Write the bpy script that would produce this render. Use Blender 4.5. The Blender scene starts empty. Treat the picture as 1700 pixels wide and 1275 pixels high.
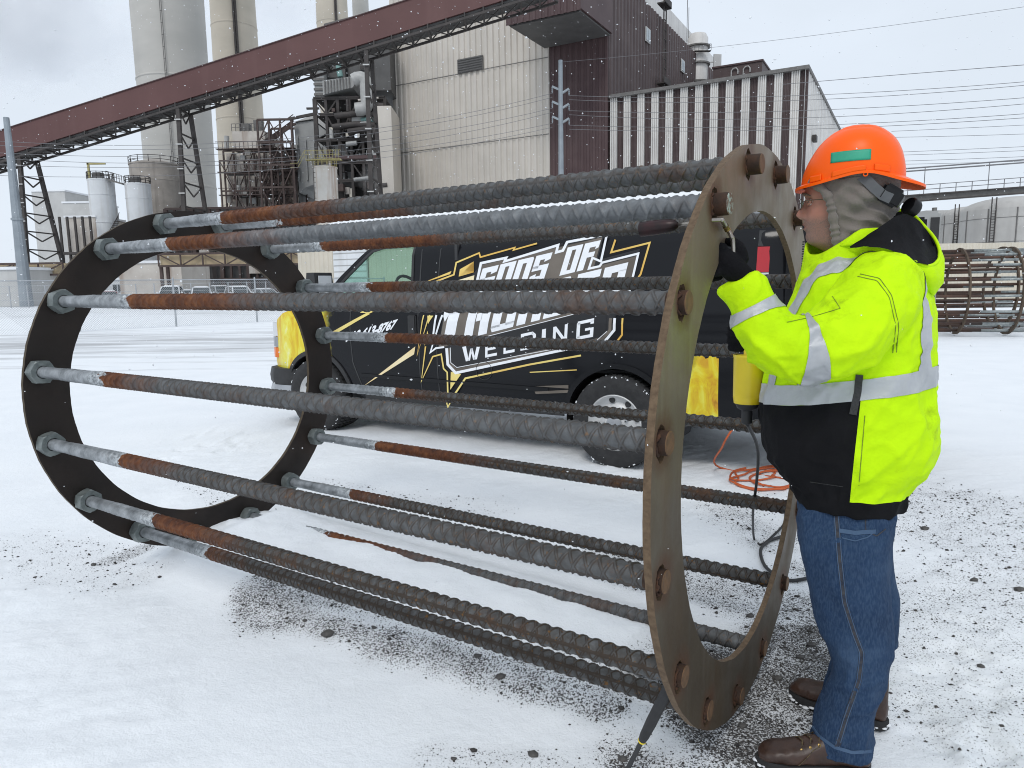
import bpy, bmesh, math, random
import numpy as np
from mathutils import Vector, Matrix
random.seed(7); rng = np.random.default_rng(7)
scene = bpy.context.scene
COL = scene.collection

# ---------------------------------------------------------------- camera, sky, sun, exposure
CAM_H, PITCH, ROLL, FPX, IW, IH = 1.51, math.radians(8.0), math.radians(-0.9), 1180.0, 1700, 1275
FW = np.array([0, math.cos(PITCH), -math.sin(PITCH)])
_rt = np.array([1.0, 0, 0]); _up = np.cross(_rt, FW)
RT = math.cos(ROLL)*_rt + math.sin(ROLL)*_up
UP = -math.sin(ROLL)*_rt + math.cos(ROLL)*_up
EYE = np.array([0, 0, CAM_H])
cd = bpy.data.cameras.new('camera'); cam = bpy.data.objects.new('camera', cd); COL.objects.link(cam)
cd.sensor_fit = 'HORIZONTAL'; cd.sensor_width = 36; cd.lens = 36*FPX/IW
cd.clip_start = 0.05; cd.clip_end = 6000
cam.matrix_world = Matrix(((RT[0], UP[0], -FW[0], 0), (RT[1], UP[1], -FW[1], 0), (RT[2], UP[2], -FW[2], CAM_H), (0, 0, 0, 1)))
scene.camera = cam

world = bpy.data.worlds.new('World'); scene.world = world; world.use_nodes = True
wn, wl = world.node_tree.nodes, world.node_tree.links
bg = wn['Background']; bg.inputs['Strength'].default_value = 0.1
SUN_EL, SUN_AZ = math.radians(48), math.radians(200)      # high behind the cloud, behind the camera
sky = wn.new('ShaderNodeTexSky'); sky.sky_type = 'NISHITA'; sky.sun_disc = False
sky.sun_elevation = SUN_EL; sky.sun_rotation = SUN_AZ; sky.air_density = 1.0; sky.dust_density = 2.0
tc = wn.new('ShaderNodeTexCoord'); mp = wn.new('ShaderNodeMapping'); mp.inputs['Scale'].default_value = (1, 1, 2.2)
wl.new(tc.outputs['Generated'], mp.inputs['Vector'])
nz = wn.new('ShaderNodeTexNoise'); nz.inputs['Scale'].default_value = 2.6; nz.inputs['Detail'].default_value = 7; nz.inputs['Roughness'].default_value = 0.52
wl.new(mp.outputs['Vector'], nz.inputs['Vector'])
rmp = wn.new('ShaderNodeValToRGB'); rmp.color_ramp.elements[0].position = 0.36; rmp.color_ramp.elements[1].position = 0.62
rmp.color_ramp.elements[0].color = (7.35, 8.05, 8.9, 1); rmp.color_ramp.elements[1].color = (7.8, 8.55, 9.5, 1)
wl.new(nz.outputs['Fac'], rmp.inputs['Fac'])
mx = wn.new('ShaderNodeMixRGB'); mx.inputs['Fac'].default_value = 0.93
wl.new(sky.outputs['Color'], mx.inputs['Color1']); wl.new(rmp.outputs['Color'], mx.inputs['Color2'])
wl.new(mx.outputs['Color'], bg.inputs['Color'])

sd = bpy.data.lights.new('sun', 'SUN'); sun = bpy.data.objects.new('sun', sd); COL.objects.link(sun)
sd.energy = 1.15; sd.angle = math.radians(18); sd.color = (1.0, 0.97, 0.93)
_sd = Vector((math.sin(SUN_AZ)*math.cos(SUN_EL), math.cos(SUN_AZ)*math.cos(SUN_EL), math.sin(SUN_EL)))
sun.rotation_euler = _sd.to_track_quat('Z', 'Y').to_euler()
vs = scene.view_settings; vs.view_transform = 'Standard'; vs.look = 'None'; vs.exposure = 0.10; vs.gamma = 1.0; vs.use_curve_mapping = False
scene.render.engine = 'CYCLES'; scene.cycles.use_denoising = True
scene.cycles.max_bounces = 7; scene.cycles.diffuse_bounces = 3; scene.cycles.glossy_bounces = 3; scene.cycles.transmission_bounces = 4
scene.cycles.transparent_max_bounces = 12; scene.cycles.volume_bounces = 5; scene.cycles.sample_clamp_indirect = 5; scene.cycles.filter_width = 1.05
# ---------------------------------------------------------------- helpers
V = lambda *a: np.array(a, float)
def ray(x, y): return FW + RT*(x-IW/2)/FPX - UP*(y-IH/2)/FPX
def at(x, y, Y):                          # the point at distance Y seen in this direction
    d = ray(x, y); return EYE + d*(Y/d[1])
def gnd(x, y, z=0.0):
    d = ray(x, y); return EYE + d*((z-CAM_H)/d[2])
def onplane(x, y, P, n):
    d = ray(x, y); n = np.asarray(n, float); return EYE + d*(((np.asarray(P)-EYE)@n)/(d@n))
def unit(v): v = np.asarray(v, float); return v/np.linalg.norm(v)

def _hash(i, j, k, seed):
    n = (i*374761393 + j*668265263 + k*2147483647 + seed*974634281) & 0xffffffff
    n = ((n ^ (n >> 13))*1274126177) & 0xffffffff
    return ((n ^ (n >> 16)) & 0xffff)/65535.0
def vnoise(P, scale=1.0, seed=0):         # smooth value noise, vectorised, -1..1
    P = np.asarray(P, float)*scale; I = np.floor(P).astype(np.int64); f = P-I; f = f*f*(3-2*f)
    out = 0
    for a in (0, 1):
        for b in (0, 1):
            for c in (0, 1):
                w = (f[:, 0] if a else 1-f[:, 0])*(f[:, 1] if b else 1-f[:, 1])*(f[:, 2] if c else 1-f[:, 2])
                out = out + w*_hash(I[:, 0]+a, I[:, 1]+b, I[:, 2]+c, seed)
    return out*2-1
def fbm(P, scale=1.0, octv=4, seed=0, gain=0.5):
    s = 0; a = 1.0
    for o in range(octv): s = s + a*vnoise(P, scale*2**o, seed+o*17); a *= gain
    return s

def root_loc(o):
    s = V(0, 0, 0)
    while o is not None:
        s = s + np.array(o.location); o = o.parent
    return s
def tag(o, label=None, cat=None, group=None, kind=None):
    if label: o['label'] = label
    if cat: o['category'] = cat
    if group: o['group'] = group
    if kind: o['kind'] = kind
    return o
def thing(name, label, cat, loc, group=None):
    o = bpy.data.objects.new(name, None); COL.objects.link(o); o.location = [float(v) for v in loc]
    o.empty_display_size = 0.1
    return tag(o, label, cat, group)
def addobj(name, me, parent=None):
    o = bpy.data.objects.new(name, me); COL.objects.link(o)
    if parent is not None: o.parent = parent
    return o

class MB:                                 # collects geometry in world coordinates, builds ONE mesh object
    def __init__(s): s.v = []; s.f = []
    def add(s, vs, fs):
        b = len(s.v); s.v += [tuple(map(float, p)) for p in vs]; s.f += [tuple(b+i for i in f) for f in fs]; return s
    def frame(s, o, a, b, c):             # a box from corner o along the three vectors
        o, a, b, c = map(np.asarray, (o, a, b, c))
        vs = [o, o+a, o+a+b, o+b, o+c, o+a+c, o+a+b+c, o+b+c]
        fs = [(0, 3, 2, 1), (4, 5, 6, 7), (0, 1, 5, 4), (1, 2, 6, 5), (2, 3, 7, 6), (3, 0, 4, 7)]
        if np.dot(np.cross(a, b), c) < 0: fs = [f[::-1] for f in fs]
        return s.add(vs, fs)
    def box(s, lo, hi):
        lo, hi = V(*lo), V(*hi); d = hi-lo
        return s.frame(lo, V(d[0], 0, 0), V(0, d[1], 0), V(0, 0, d[2]))
    def beam(s, p, q, w, h=None, up=(0, 0, 1)):
        p, q = V(*p), V(*q); h = w if h is None else h
        a = q-p; u = np.asarray(up, float)
        if abs(np.dot(unit(a), u)) > .97: u = V(0, 1, 0) if abs(unit(a)[1]) < .9 else V(1, 0, 0)
        x = unit(np.cross(a, u)); y = unit(np.cross(x, a))
        return s.frame(p-x*w/2-y*h/2, a, x*w, y*h)
    def tube(s, pts, r, n=8, cap=True, closed=False):
        pts = [V(*p) for p in pts]; m = len(pts); rs = r if hasattr(r, '__len__') else [r]*m
        tans = []
        for i in range(m):
            if closed: t = pts[(i+1) % m]-pts[(i-1) % m]
            else: t = pts[min(i+1, m-1)]-pts[max(i-1, 0)]
            tans.append(unit(t))
        u = V(0, 0, 1) if abs(tans[0][2]) < .9 else V(1, 0, 0)
        x = unit(np.cross(tans[0], u)); b = len(s.v)
        for i in range(m):
            x = unit(x-tans[i]*np.dot(x, tans[i])); y = np.cross(tans[i], x)
            for k in range(n):
                t = 2*math.pi*k/n; s.v.append(tuple(pts[i]+rs[i]*(math.cos(t)*x+math.sin(t)*y)))
        for i in range(m if closed else m-1):
            j = (i+1) % m
            for k in range(n): s.f.append((b+i*n+k, b+i*n+(k+1) % n, b+j*n+(k+1) % n, b+j*n+k))
        if cap and not closed:
            s.f.append(tuple(b+k for k in range(n))[::-1]); s.f.append(tuple(b+(m-1)*n+k for k in range(n)))
        return s
    def lathe(s, prof, o, axis=(0, 0, 1), n=32, capb=False, capt=False):
        ax = unit(axis); u = V(0, 0, 1) if abs(ax[2]) < .9 else V(1, 0, 0)
        x = unit(np.cross(ax, u)); y = np.cross(ax, x); b = len(s.v); o = V(*o)
        for r, z in prof:
            for k in range(n):
                t = 2*math.pi*k/n; s.v.append(tuple(o+ax*z+r*(math.cos(t)*x+math.sin(t)*y)))
        for i in range(len(prof)-1):
            for k in range(n): s.f.append((b+i*n+k, b+i*n+(k+1) % n, b+(i+1)*n+(k+1) % n, b+(i+1)*n+k))
        if capb: s.f.append(tuple(b+k for k in range(n))[::-1])
        if capt: s.f.append(tuple(b+(len(prof)-1)*n+k for k in range(n)))
        return s
    def loft(s, rings, cap0=True, cap1=True):
        n = len(rings[0]); b = len(s.v)
        for R_ in rings: s.v += [tuple(map(float, p)) for p in R_]
        for i in range(len(rings)-1):
            for k in range(n): s.f.append((b+i*n+k, b+i*n+(k+1) % n, b+(i+1)*n+(k+1) % n, b+(i+1)*n+k))
        if cap0: s.f.append(tuple(b+k for k in range(n))[::-1])
        if cap1: s.f.append(tuple(b+(len(rings)-1)*n+k for k in range(n)))
        return s
    def prism(s, poly, ext):              # planar polygon pushed along ext
        ext = np.asarray(ext, float); n = len(poly); P = [V(*p) for p in poly]
        nrm = V(0, 0, 0)
        for i in range(n): nrm = nrm+np.cross(P[i], P[(i+1) % n])
        if np.dot(nrm, ext) > 0: P = P[::-1]
        vs = P+[p+ext for p in P]
        fs = [tuple(range(n)), tuple(range(2*n-1, n-1, -1))]
        fs += [(i, i+n, (i+1) % n+n, (i+1) % n) for i in range(n)]
        return s.add(vs, fs)
    def mesh(s, name, off=(0, 0, 0)):
        me = bpy.data.meshes.new(name); o = np.asarray(off, float)
        me.from_pydata([(p[0]-o[0], p[1]-o[1], p[2]-o[2]) for p in s.v], [], s.f); me.update(); return me
    def build(s, name, m, parent=None, smooth=False, bevel=0, origin=None, auto=None):
        off = root_loc(parent) if parent is not None else (V(*origin) if origin is not None else V(0, 0, 0))
        me = s.mesh(name, off); o = addobj(name, me, parent)
        if parent is None and origin is not None: o.location = [float(v) for v in origin]
        if m: me.materials.append(m)
        if smooth: me.polygons.foreach_set('use_smooth', [True]*len(me.polygons))
        if auto is not None: me.set_sharp_from_angle(angle=math.radians(auto))
        if bevel:
            bm_ = bmesh.new(); bm_.from_mesh(me)
            bmesh.ops.bevel(bm_, geom=bm_.edges[:], offset=bevel, segments=2, affect='EDGES', clamp_overlap=True)
            bm_.to_mesh(me); bm_.free()
            me.polygons.foreach_set('use_smooth', [True]*len(me.polygons)); me.set_sharp_from_angle(angle=math.radians(40))
        return o
def copytree(o, parent=None, delta=None):
    c = o.copy(); COL.objects.link(c); c.parent = parent
    if delta is not None: c.location = [a+b for a, b in zip(o.location, delta)]
    for ch in o.children: copytree(ch, c)
    return c

# ---------------------------------------------------------------- materials
def nodes(name):
    m = bpy.data.materials.new(name); m.use_nodes = True
    n, l = m.node_tree.nodes, m.node_tree.links
    return m, n, l, n['Principled BSDF']
def noise_node(n, l, scale, detail=5, rough=.55, vec=None, coord='Object', stretch=None, dist=0):
    t = n.new('ShaderNodeTexNoise'); t.inputs['Scale'].default_value = scale; t.inputs['Detail'].default_value = detail
    t.inputs['Roughness'].default_value = rough; t.inputs['Distortion'].default_value = dist
    if vec is None:
        c = n.new('ShaderNodeTexCoord'); vec = c.outputs[coord]
    if stretch:
        mp_ = n.new('ShaderNodeMapping'); mp_.inputs['Scale'].default_value = stretch; l.new(vec, mp_.inputs['Vector']); vec = mp_.outputs['Vector']
    l.new(vec, t.inputs['Vector']); return t.outputs['Fac']
def ramp(n, l, src, stops):
    r = n.new('ShaderNodeValToRGB'); e = r.color_ramp.elements
    while len(e) < len(stops): e.new(.5)
    for k, (p, c) in enumerate(stops):
        e[k].position = p; e[k].color = (c, c, c, 1) if not hasattr(c, '__len__') else (*c[:3], 1)
    l.new(src, r.inputs['Fac']); return r.outputs['Color']
def mixc(n, l, fac, a, b, mode='MIX'):
    x = n.new('ShaderNodeMixRGB'); x.blend_type = mode
    for key, val in (('Fac', fac), ('Color1', a), ('Color2', b)):
        if hasattr(val, 'is_output') or hasattr(val, 'links'): l.new(val, x.inputs[key])
        elif key == 'Fac': x.inputs[key].default_value = val
        else: x.inputs[key].default_value = (*val[:3], 1)
    return x.outputs['Color']
def math_(n, l, op, a, b=None, c=None):
    x = n.new('ShaderNodeMath'); x.operation = op
    for i, val in enumerate((a, b, c)):
        if val is None: continue
        if hasattr(val, 'links'): l.new(val, x.inputs[i])
        else: x.inputs[i].default_value = val
    return x.outputs[0]
def bump(n, l, bs, h, strength=.3, dist=.01):
    b = n.new('ShaderNodeBump'); b.inputs['Strength'].default_value = strength; b.inputs['Distance'].default_value = dist
    l.new(h, b.inputs['Height']); l.new(b.outputs['Normal'], bs.inputs['Normal'])
def mat(name, c1, c2=None, scale=6, rough=.6, metal=0, bmp=0, bscale=None, bdist=.005, stretch=None, coord='Object', lo=.35, hi=.65, spec=.5, streak=None, detail=5):
    m, n, l, b = nodes(name); b.inputs['Roughness'].default_value = rough; b.inputs['Metallic'].default_value = metal
    b.inputs['Specular IOR Level'].default_value = spec
    if c2 is None: c2 = tuple(v*.82 for v in c1)
    f = noise_node(n, l, scale, detail, coord=coord, stretch=stretch)
    col = ramp(n, l, f, [(lo, c1), (hi, c2)])
    if streak:                            # vertical dirt or rust streaks: (colour, scale, amount)
        s = noise_node(n, l, streak[1], 4, coord=coord, stretch=(1, 1, .06))
        sm = ramp(n, l, s, [(.52, 0), (.72, streak[2])])
        col = mixc(n, l, sm, col, streak[0])
    l.new(col, b.inputs['Base Color'])
    if bmp: bump(n, l, b, noise_node(n, l, bscale or scale*4, 4, coord=coord), bmp, bdist)
    return m
def flat(name, c, rough=.5, metal=0, spec=.5): return mat(name, c, tuple(v*.93 for v in c), 9, rough, metal, spec=spec)
M = {}
# ---------------------------------------------------------------- ground: one snow sheet to the horizon
C1, C2 = V(-1.776, 4.1025, 0.985), V(0.8317, 2.403, 0.982)       # far and near ring centres of the anchor cage
AX = unit(C2-C1); AS = unit(np.cross(AX, V(0, 0, 1))); AU = np.cross(AS, AX)
def seg_d(X, Y, p, q):
    px, py = q[0]-p[0], q[1]-p[1]; t = np.clip(((X-p[0])*px+(Y-p[1])*py)/(px*px+py*py+1e-9), 0, 1)
    return np.hypot(X-p[0]-t*px, Y-p[1]-t*py)
PATCH = [((440, 1010), (1000, 1172), .13, .85), ((430, 990), (640, 1045), .12, .85), ((780, 885), (1080, 960), .17, .58), ((1000, 930), (1290, 1000), .24, .78),
         ((1190, 1130), (1330, 1060), .24, 1.1), ((1180, 1190), (1290, 1260), .22, 1.1), ((1210, 840), (1320, 930), .34, .65), ((1300, 1150), (1340, 1230), .12, .95),
         ((1560, 830), (1690, 990), .85, .56), ((1580, 1020), (1690, 1200), .45, .50), ((20, 900), (190, 960), .30, .40), ((190, 925), (245, 905), .08, .75),
         ((720, 1248), (1010, 1266), .09, .5), ((470, 780), (800, 850), .25, .36), ((300, 800), (420, 850), .16, .38), ((1050, 1262), (1200, 1300), .17, .95),
         ((1380, 1050), (1330, 1000), .12, .9)]
PATCHW = [(gnd(*a), gnd(*b), r, s) for a, b, r, s in PATCH]
FOOT = [gnd(x, y) for x, y in ((345, 738), (372, 748), (398, 741), (275, 760), (240, 735), (1600, 1080), (1640, 1150), (1545, 1215), (1660, 1255), (330, 722), (385, 730), (412, 718), (300, 745), (355, 715), (1560, 1110), (1520, 1170), (1640, 1230), (1600, 1030))]
def grit(X, Y):
    P = np.stack([X, Y, 0*X], -1); g = 0*X
    wob = .55*fbm(P, 1.6, 4, 3)
    for p, q, r, s in PATCHW:
        d = seg_d(X, Y, p, q)/r + wob
        g = np.maximum(g, s*np.clip(1.45-d, 0, 1)**1.2)
    return g
def gz(X, Y):
    X = np.asarray(X, float); Y = np.asarray(Y, float); sh = X.shape; X = X.ravel(); Y = Y.ravel()
    P = np.stack([X, Y, 0*X], -1); near = np.clip((60-Y)/50, 0, 1)
    z = .022*fbm(P, .45, 3, 1)*near
    Q = P@np.array([[.87, -.49, 0], [.49, .87, 0], [0, 0, 1]]); Q = Q*V(.45, 1.3, 1)
    z += .011*fbm(Q, 2.6, 5, 9, .55)*near + .0055*np.clip(fbm(Q, 7, 3, 14), -.1, 1)*np.clip((14-Y)/8, 0, 1) + .0036*fbm(P, 16, 2, 5)*np.clip((12-Y)/8, 0, 1)
    g = grit(X, Y); z -= .010*np.clip(g, 0, 1)
    e1 = (X-C1[0])*AX[0]+(Y-C1[1])*AX[1]; e2 = (X-C1[0])*AS[0]+(Y-C1[1])*AS[1]
    rough_ = 1+.28*fbm(P, 5, 3, 21)
    z += .155*np.exp(-np.hypot((e1-.10)/.42, (e2+.10)/.40)**2.6)*rough_                                         # drift over the foot of the far ring
    along = np.clip((e1+.1)/.4, 0, 1)*np.clip((3.0-e1)/.35, 0, 1)
    z = np.maximum(z, z*.35+(.158-.0130*e1)*along*np.exp(-(np.abs(e2+.05)/(.50-.04*e1))**4.0)*(1+.07*fbm(P, 6, 3, 23)))       # snow banked along the lowest bar
    z += .03*np.exp(-np.hypot((e1-3.12)/.35, (e2-.05)/.35)**2)                                                   # trodden grit under the near ring
    for f in FOOT:
        ca, sa = math.cos(f[0]*17), math.sin(f[0]*17); u = (X-f[0])*ca+(Y-f[1])*sa; v = -(X-f[0])*sa+(Y-f[1])*ca; dd = np.hypot(u/1.9, v*(1+.25*np.sign(u)))+.012*np.sin(u*70); z += -.016*np.exp(-(dd/.055)**6) + .007*np.exp(-((dd-.075)/.016)**2)*(1+.6*np.sin(u*40+v*60))
    z -= .014
    return z.reshape(sh)
def axis_(a, b, step, far, grow=1.16):
    v = list(np.arange(a, b, step)); s = step
    while v[-1] < far[1]: s *= grow; v.append(v[-1]+s)
    s = step; lo = [a]
    while lo[-1] > far[0]: s *= grow; lo.append(lo[-1]-s)
    return np.array(lo[:0:-1]+v)
gx = axis_(-3.4, 3.2, .022, (-2500, 2500)); gy = axis_(1.15, 6.4, .02, (-60, 4000), 1.1)
GX, GY = np.meshgrid(gx, gy); GZ = gz(GX, GY); nx_, ny_ = len(gx), len(gy)
me = bpy.data.meshes.new('ground')
me.vertices.add(nx_*ny_); me.vertices.foreach_set('co', np.stack([GX, GY, GZ], -1).ravel())
i0 = (np.arange(ny_-1)[:, None]*nx_+np.arange(nx_-1)).ravel(); quads = np.stack([i0, i0+1, i0+1+nx_, i0+nx_], -1)
me.loops.add(quads.size); me.loops.foreach_set('vertex_index', quads.ravel())
me.polygons.add(len(quads)); me.polygons.foreach_set('loop_start', np.arange(0, quads.size, 4)); me.polygons.foreach_set('use_smooth', np.ones(len(quads), bool))
me.update(calc_edges=True)
ga = me.attributes.new('grit', 'FLOAT', 'POINT'); ga.data.foreach_set('value', grit(GX.ravel(), GY.ravel()))
RD = np.clip(1-np.abs((GY-.0*GX)-21)/11, 0, 1)*np.clip((14-GX)/16, 0, 1)
RD = np.maximum(RD, .55*np.clip((GY-34)/10, 0, 1)*np.clip((130-GY)/20, 0, 1)*np.clip((10-GX)/12, 0, 1))
ra = me.attributes.new('road', 'FLOAT', 'POINT'); ra.data.foreach_set('value', RD.ravel())
m, n, l, b = nodes('snow_ground'); M['snow_ground'] = m
at_g = n.new('ShaderNodeAttribute'); at_g.attribute_name = 'grit'; at_r = n.new('ShaderNodeAttribute'); at_r.attribute_name = 'road'
sn = ramp(n, l, noise_node(n, l, 1.7, 6), [(.3, (.765, .795, .825)), (.7, (.815, .84, .865))])
grav = ramp(n, l, noise_node(n, l, 90, 3), [(.32, (.020, .019, .020)), (.58, (.075, .070, .067)), (.75, (.22, .205, .19))])
spk = noise_node(n, l, 135, 4, .7)
cover = noise_node(n, l, 7, 5, .65)
t = math_(n, l, 'ADD', math_(n, l, 'MULTIPLY_ADD', cover, .24, spk), math_(n, l, 'MULTIPLY', at_g.outputs['Fac'], .25))
fac = ramp(n, l, t, [(.82, 0), (.89, 1)])
streak = noise_node(n, l, 1.0, 6, .65, stretch=(.18, 1.5, 1))
t2 = math_(n, l, 'ADD', streak, math_(n, l, 'MULTIPLY', at_r.outputs['Fac'], .34))
f2 = ramp(n, l, t2, [(.66, 0), (.92, .62)])
sn2 = mixc(n, l, f2, sn, (.20, .195, .20))
thin = math_(n, l, 'MULTIPLY', math_(n, l, 'POWER', at_g.outputs['Fac'], 1.5), math_(n, l, 'MULTIPLY', noise_node(n, l, 5, 4), .62))
sn3 = mixc(n, l, thin, sn2, (.30, .29, .29))
l.new(mixc(n, l, fac, sn3, grav), b.inputs['Base Color'])
b.inputs['Roughness'].default_value = .75; b.inputs['Specular IOR Level'].default_value = .25
bump(n, l, b, math_(n, l, 'MULTIPLY_ADD', noise_node(n, l, 130, 3), .35, noise_node(n, l, 28, 5, .6)), .6, .010)
me.materials.append(m); ground = addobj('ground', me); tag(ground, 'snow-covered yard with gravel showing through', kind='structure')

# loose gravel: thousands of little stones lying in the thin patches
M['stone'] = mat('gravel_stone', (.020, .019, .019), (.075, .068, .062), 40, .85)
M['stone2'] = mat('big_stone', (.045, .043, .042), (.10, .095, .09), 30, .85, bmp=.6, bscale=60)
ico = bpy.data.meshes.new('tmp'); bm = bmesh.new(); bmesh.ops.create_icosphere(bm, subdivisions=1, radius=1); bm.to_mesh(ico); bm.free()
iv = np.array([v.co[:] for v in ico.vertices]); ifc = np.array([p.vertices[:] for p in ico.polygons])
octv = V(1, 0, 0), V(-1, 0, 0), V(0, 1, 0), V(0, -1, 0), V(0, 0, 1), V(0, 0, -1); octv = np.array(octv)
octf = np.array([(0, 2, 4), (2, 1, 4), (1, 3, 4), (3, 0, 4), (2, 0, 5), (1, 2, 5), (3, 1, 5), (0, 3, 5)])
def scatter(name, P, S, base_v, base_f, m, jit=.35, flatz=.6):
    N, k = len(P), len(base_v)
    vv = base_v[None]*(1+jit*(rng.random((N, k, 1))-.5)*2)*np.stack([S*(.7+.6*rng.random(N)), S*(.7+.6*rng.random(N)), S*flatz], -1)[:, None, :]
    th = rng.random(N)*6.283; c, s = np.cos(th), np.sin(th)
    x = vv[..., 0]*c[:, None]-vv[..., 1]*s[:, None]; y = vv[..., 0]*s[:, None]+vv[..., 1]*c[:, None]
    vv = np.stack([x, y, vv[..., 2]], -1)+P[:, None, :]
    ff = (base_f[None]+(np.arange(N)*k)[:, None, None]).reshape(-1, 3)
    me = bpy.data.meshes.new(name); me.vertices.add(N*k); me.vertices.foreach_set('co', vv.ravel())
    me.loops.add(ff.size); me.loops.foreach_set('vertex_index', ff.ravel()); me.polygons.add(len(ff))
    me.polygons.foreach_set('loop_start', np.arange(0, ff.size, 3)); me.update(calc_edges=True); me.materials.append(m)
    return addobj(name, me)
N = 420000; X = rng.uniform(-3.6, 4.2, N); Y = rng.uniform(1.3, 8.5, N)
keep = rng.random(N) < np.clip(grit(X, Y)-.12, 0, 1)**1.5*.62*np.clip(6.5/(Y+1.5), 0, 1)
X, Y = X[keep], Y[keep]; S = np.minimum(.0019*np.exp(.55*rng.standard_normal(len(X)))*(1+.10*Y), .012)
g = scatter('gravel', np.stack([X, Y, gz(X, Y)+S*.25], -1), S, octv, octf, M['stone']); tag(g, 'loose dark gravel scattered on the snow', kind='stuff')
# the few stones big enough to pick up one by one
BIG = [((543, 1054), .022, 'olive grey stone lying alone in the gravel below the lowest bars'), ((507, 1035), .010, 'small black stone left of the olive grey stone'),
       ((622, 1056), .010, 'dark pointed stone right of the olive grey stone'), ((793, 1106), .012, 'dark flat stone below the middle of the lowest bar'),
       ((831, 1130), .014, 'wedge-shaped dark stone below the lowest bar, near the hammer'), ((1246, 1017), .016, 'dark stone between the near ring and the jeans'),
       ((1347, 1065), .020, 'rounded dark stone just left of the jeans'), ((1328, 1085), .015, 'dark stone below the rounded one left of the jeans'),
       ((1291, 1125), .018, 'brown stone between the ring foot and the far boot'), ((884, 1243), .014, 'black stone on clean snow near the bottom edge'),
       ((753, 1247), .009, 'small dark stone near the bottom edge'), ((1617, 962), .018, 'dark stone on the snow right of the man'), ((1692, 981), .02, 'dark stone at the right edge of the picture'),
       ((1535, 880), .018, 'dark stone right of the jeans, among grit'), ((1630, 1101), .013, 'small dark stone on the right, on clean snow'), ((155, 934), .014, 'brown stone near the foot of the far ring'),
       ((1232, 1206), .014, 'black stone at the foot of the near ring'), ((1035, 1250), .014, 'grey pebble beside the hammer head')]
for (px, s, lab) in BIG:
    p = gnd(*px); p[2] = gz(p[0], p[1])+s*.25
    mb = MB(); vv = iv*(1+.28*(rng.random((len(iv), 1))-.5)*2)*V(1.35, 1, .72)*s*rng.uniform(.9, 1.15)
    mb.add(vv+p, [tuple(f) for f in ifc]); o = mb.build('stone', M['stone2'], origin=p)
    tag(o, lab, 'stone', 'bigger stones on the snow')
# ---------------------------------------------------------------- the power plant behind
E1, E2 = unit(V(.87, -.49, 0)), unit(V(.49, .87, 0)); EZ = V(0, 0, 1)     # along the facades (to the right and nearer), and away from us
PC = at(1009, 300, 108.0)*V(1, 1, 0)                                       # foot of the corner between boiler house and striped hall
def pf(x, y): return onplane(x, y, PC, E2)                                 # a point on the facade plane
def pcoord(x, y): p = pf(x, y); return float((p-PC)@E1), float(p[2])
def PP(a, b, z): return PC+E1*a+E2*b+EZ*z
M['beige_clad'] = mat('beige_cladding', (.575, .535, .48), (.515, .48, .43), .25, .6, streak=((.47, .445, .42), .8, .35))
M['brown_clad'] = mat('brown_cladding', (.062, .040, .040), (.088, .062, .061), .3, .6, streak=((.11, .085, .085), 1.2, .3))
M['brown_deep'] = mat('brown_cladding_red', (.060, .033, .035), (.082, .050, .050), .3, .6)
M['white_clad'] = mat('pale_cladding', (.66, .645, .62), (.58, .565, .545), .4, .6, streak=((.33, .31, .30), 1.5, .3))
M['dark_steel'] = mat('dark_steelwork', (.035, .031, .030), (.06, .052, .049), .8, .7)
M['brown_steel'] = mat('brown_steelwork', (.055, .036, .032), (.085, .06, .054), .8, .7)
M['louvre'] = mat('louvre_metal', (.12, .115, .11), (.16, .155, .15), 2, .7)
M['glass_far'] = mat('far_glass', (.45, .50, .53), (.3, .34, .37), .6, .25)
M['roof_snow'] = mat('roof_snow', (.80, .82, .84), (.74, .76, .79), 1, .8)
M['red_clad'] = mat('dark_red_cladding', (.088, .036, .034), (.108, .047, .044), .15, .6, streak=((.16, .085, .08), .5, .25))
M['concrete'] = mat('chimney_concrete', (.47, .455, .425), (.395, .385, .36), .06, .85, stretch=(1, 1, 2.5), streak=((.36, .35, .33), .12, .4))
M['concrete2'] = mat('chimney_concrete_tan', (.50, .45, .375), (.425, .385, .32), .06, .85, stretch=(1, 1, 2.5), streak=((.33, .30, .26), .12, .4))
M['tank_white'] = mat('white_tank_paint', (.66, .68, .70), (.58, .60, .61), .5, .5, streak=((.40, .36, .32), 1.0, .4))
M['tank_rust'] = mat('white_tank_rusting', (.70, .68, .64), (.62, .57, .50), .6, .55, streak=((.32, .12, .03), 1.1, .85))
M['tank_conc'] = mat('stained_concrete_tank', (.37, .335, .30), (.27, .245, .22), .5, .8, streak=((.12, .10, .09), 1.0, .55))
M['panel_stain'] = mat('stained_panel', (.58, .545, .50), (.44, .40, .36), .35, .7, streak=((.20, .115, .07), .7, .7))
M['duct_grey'] = mat('grey_duct', (.36, .365, .36), (.29, .295, .29), .4, .6, streak=((.2, .19, .18), .9, .4))
M['dark_clad'] = mat('charcoal_cladding', (.075, .073, .072), (.10, .098, .096), .5, .65)
M['pipe_green'] = mat('green_pipe', (.20, .34, .32), (.15, .27, .25), 1, .5)
M['pipe_grey'] = mat('lagged_pipe', (.42, .42, .41), (.33, .33, .32), 1, .5)
M['yellow_rail'] = mat('yellow_rail', (.42, .37, .16), (.34, .30, .13), 2, .6)
M['pale_wall'] = mat('pale_wall', (.52, .52, .51), (.45, .45, .44), .5, .7, streak=((.38, .37, .36), .8, .3))
M['cream_wall'] = mat('cream_wall', (.60, .55, .46), (.53, .49, .41), .6, .7)
M['cream_truss'] = mat('cream_truss_clad', (.50, .40, .26), (.42, .33, .21), 1, .7)

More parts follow.
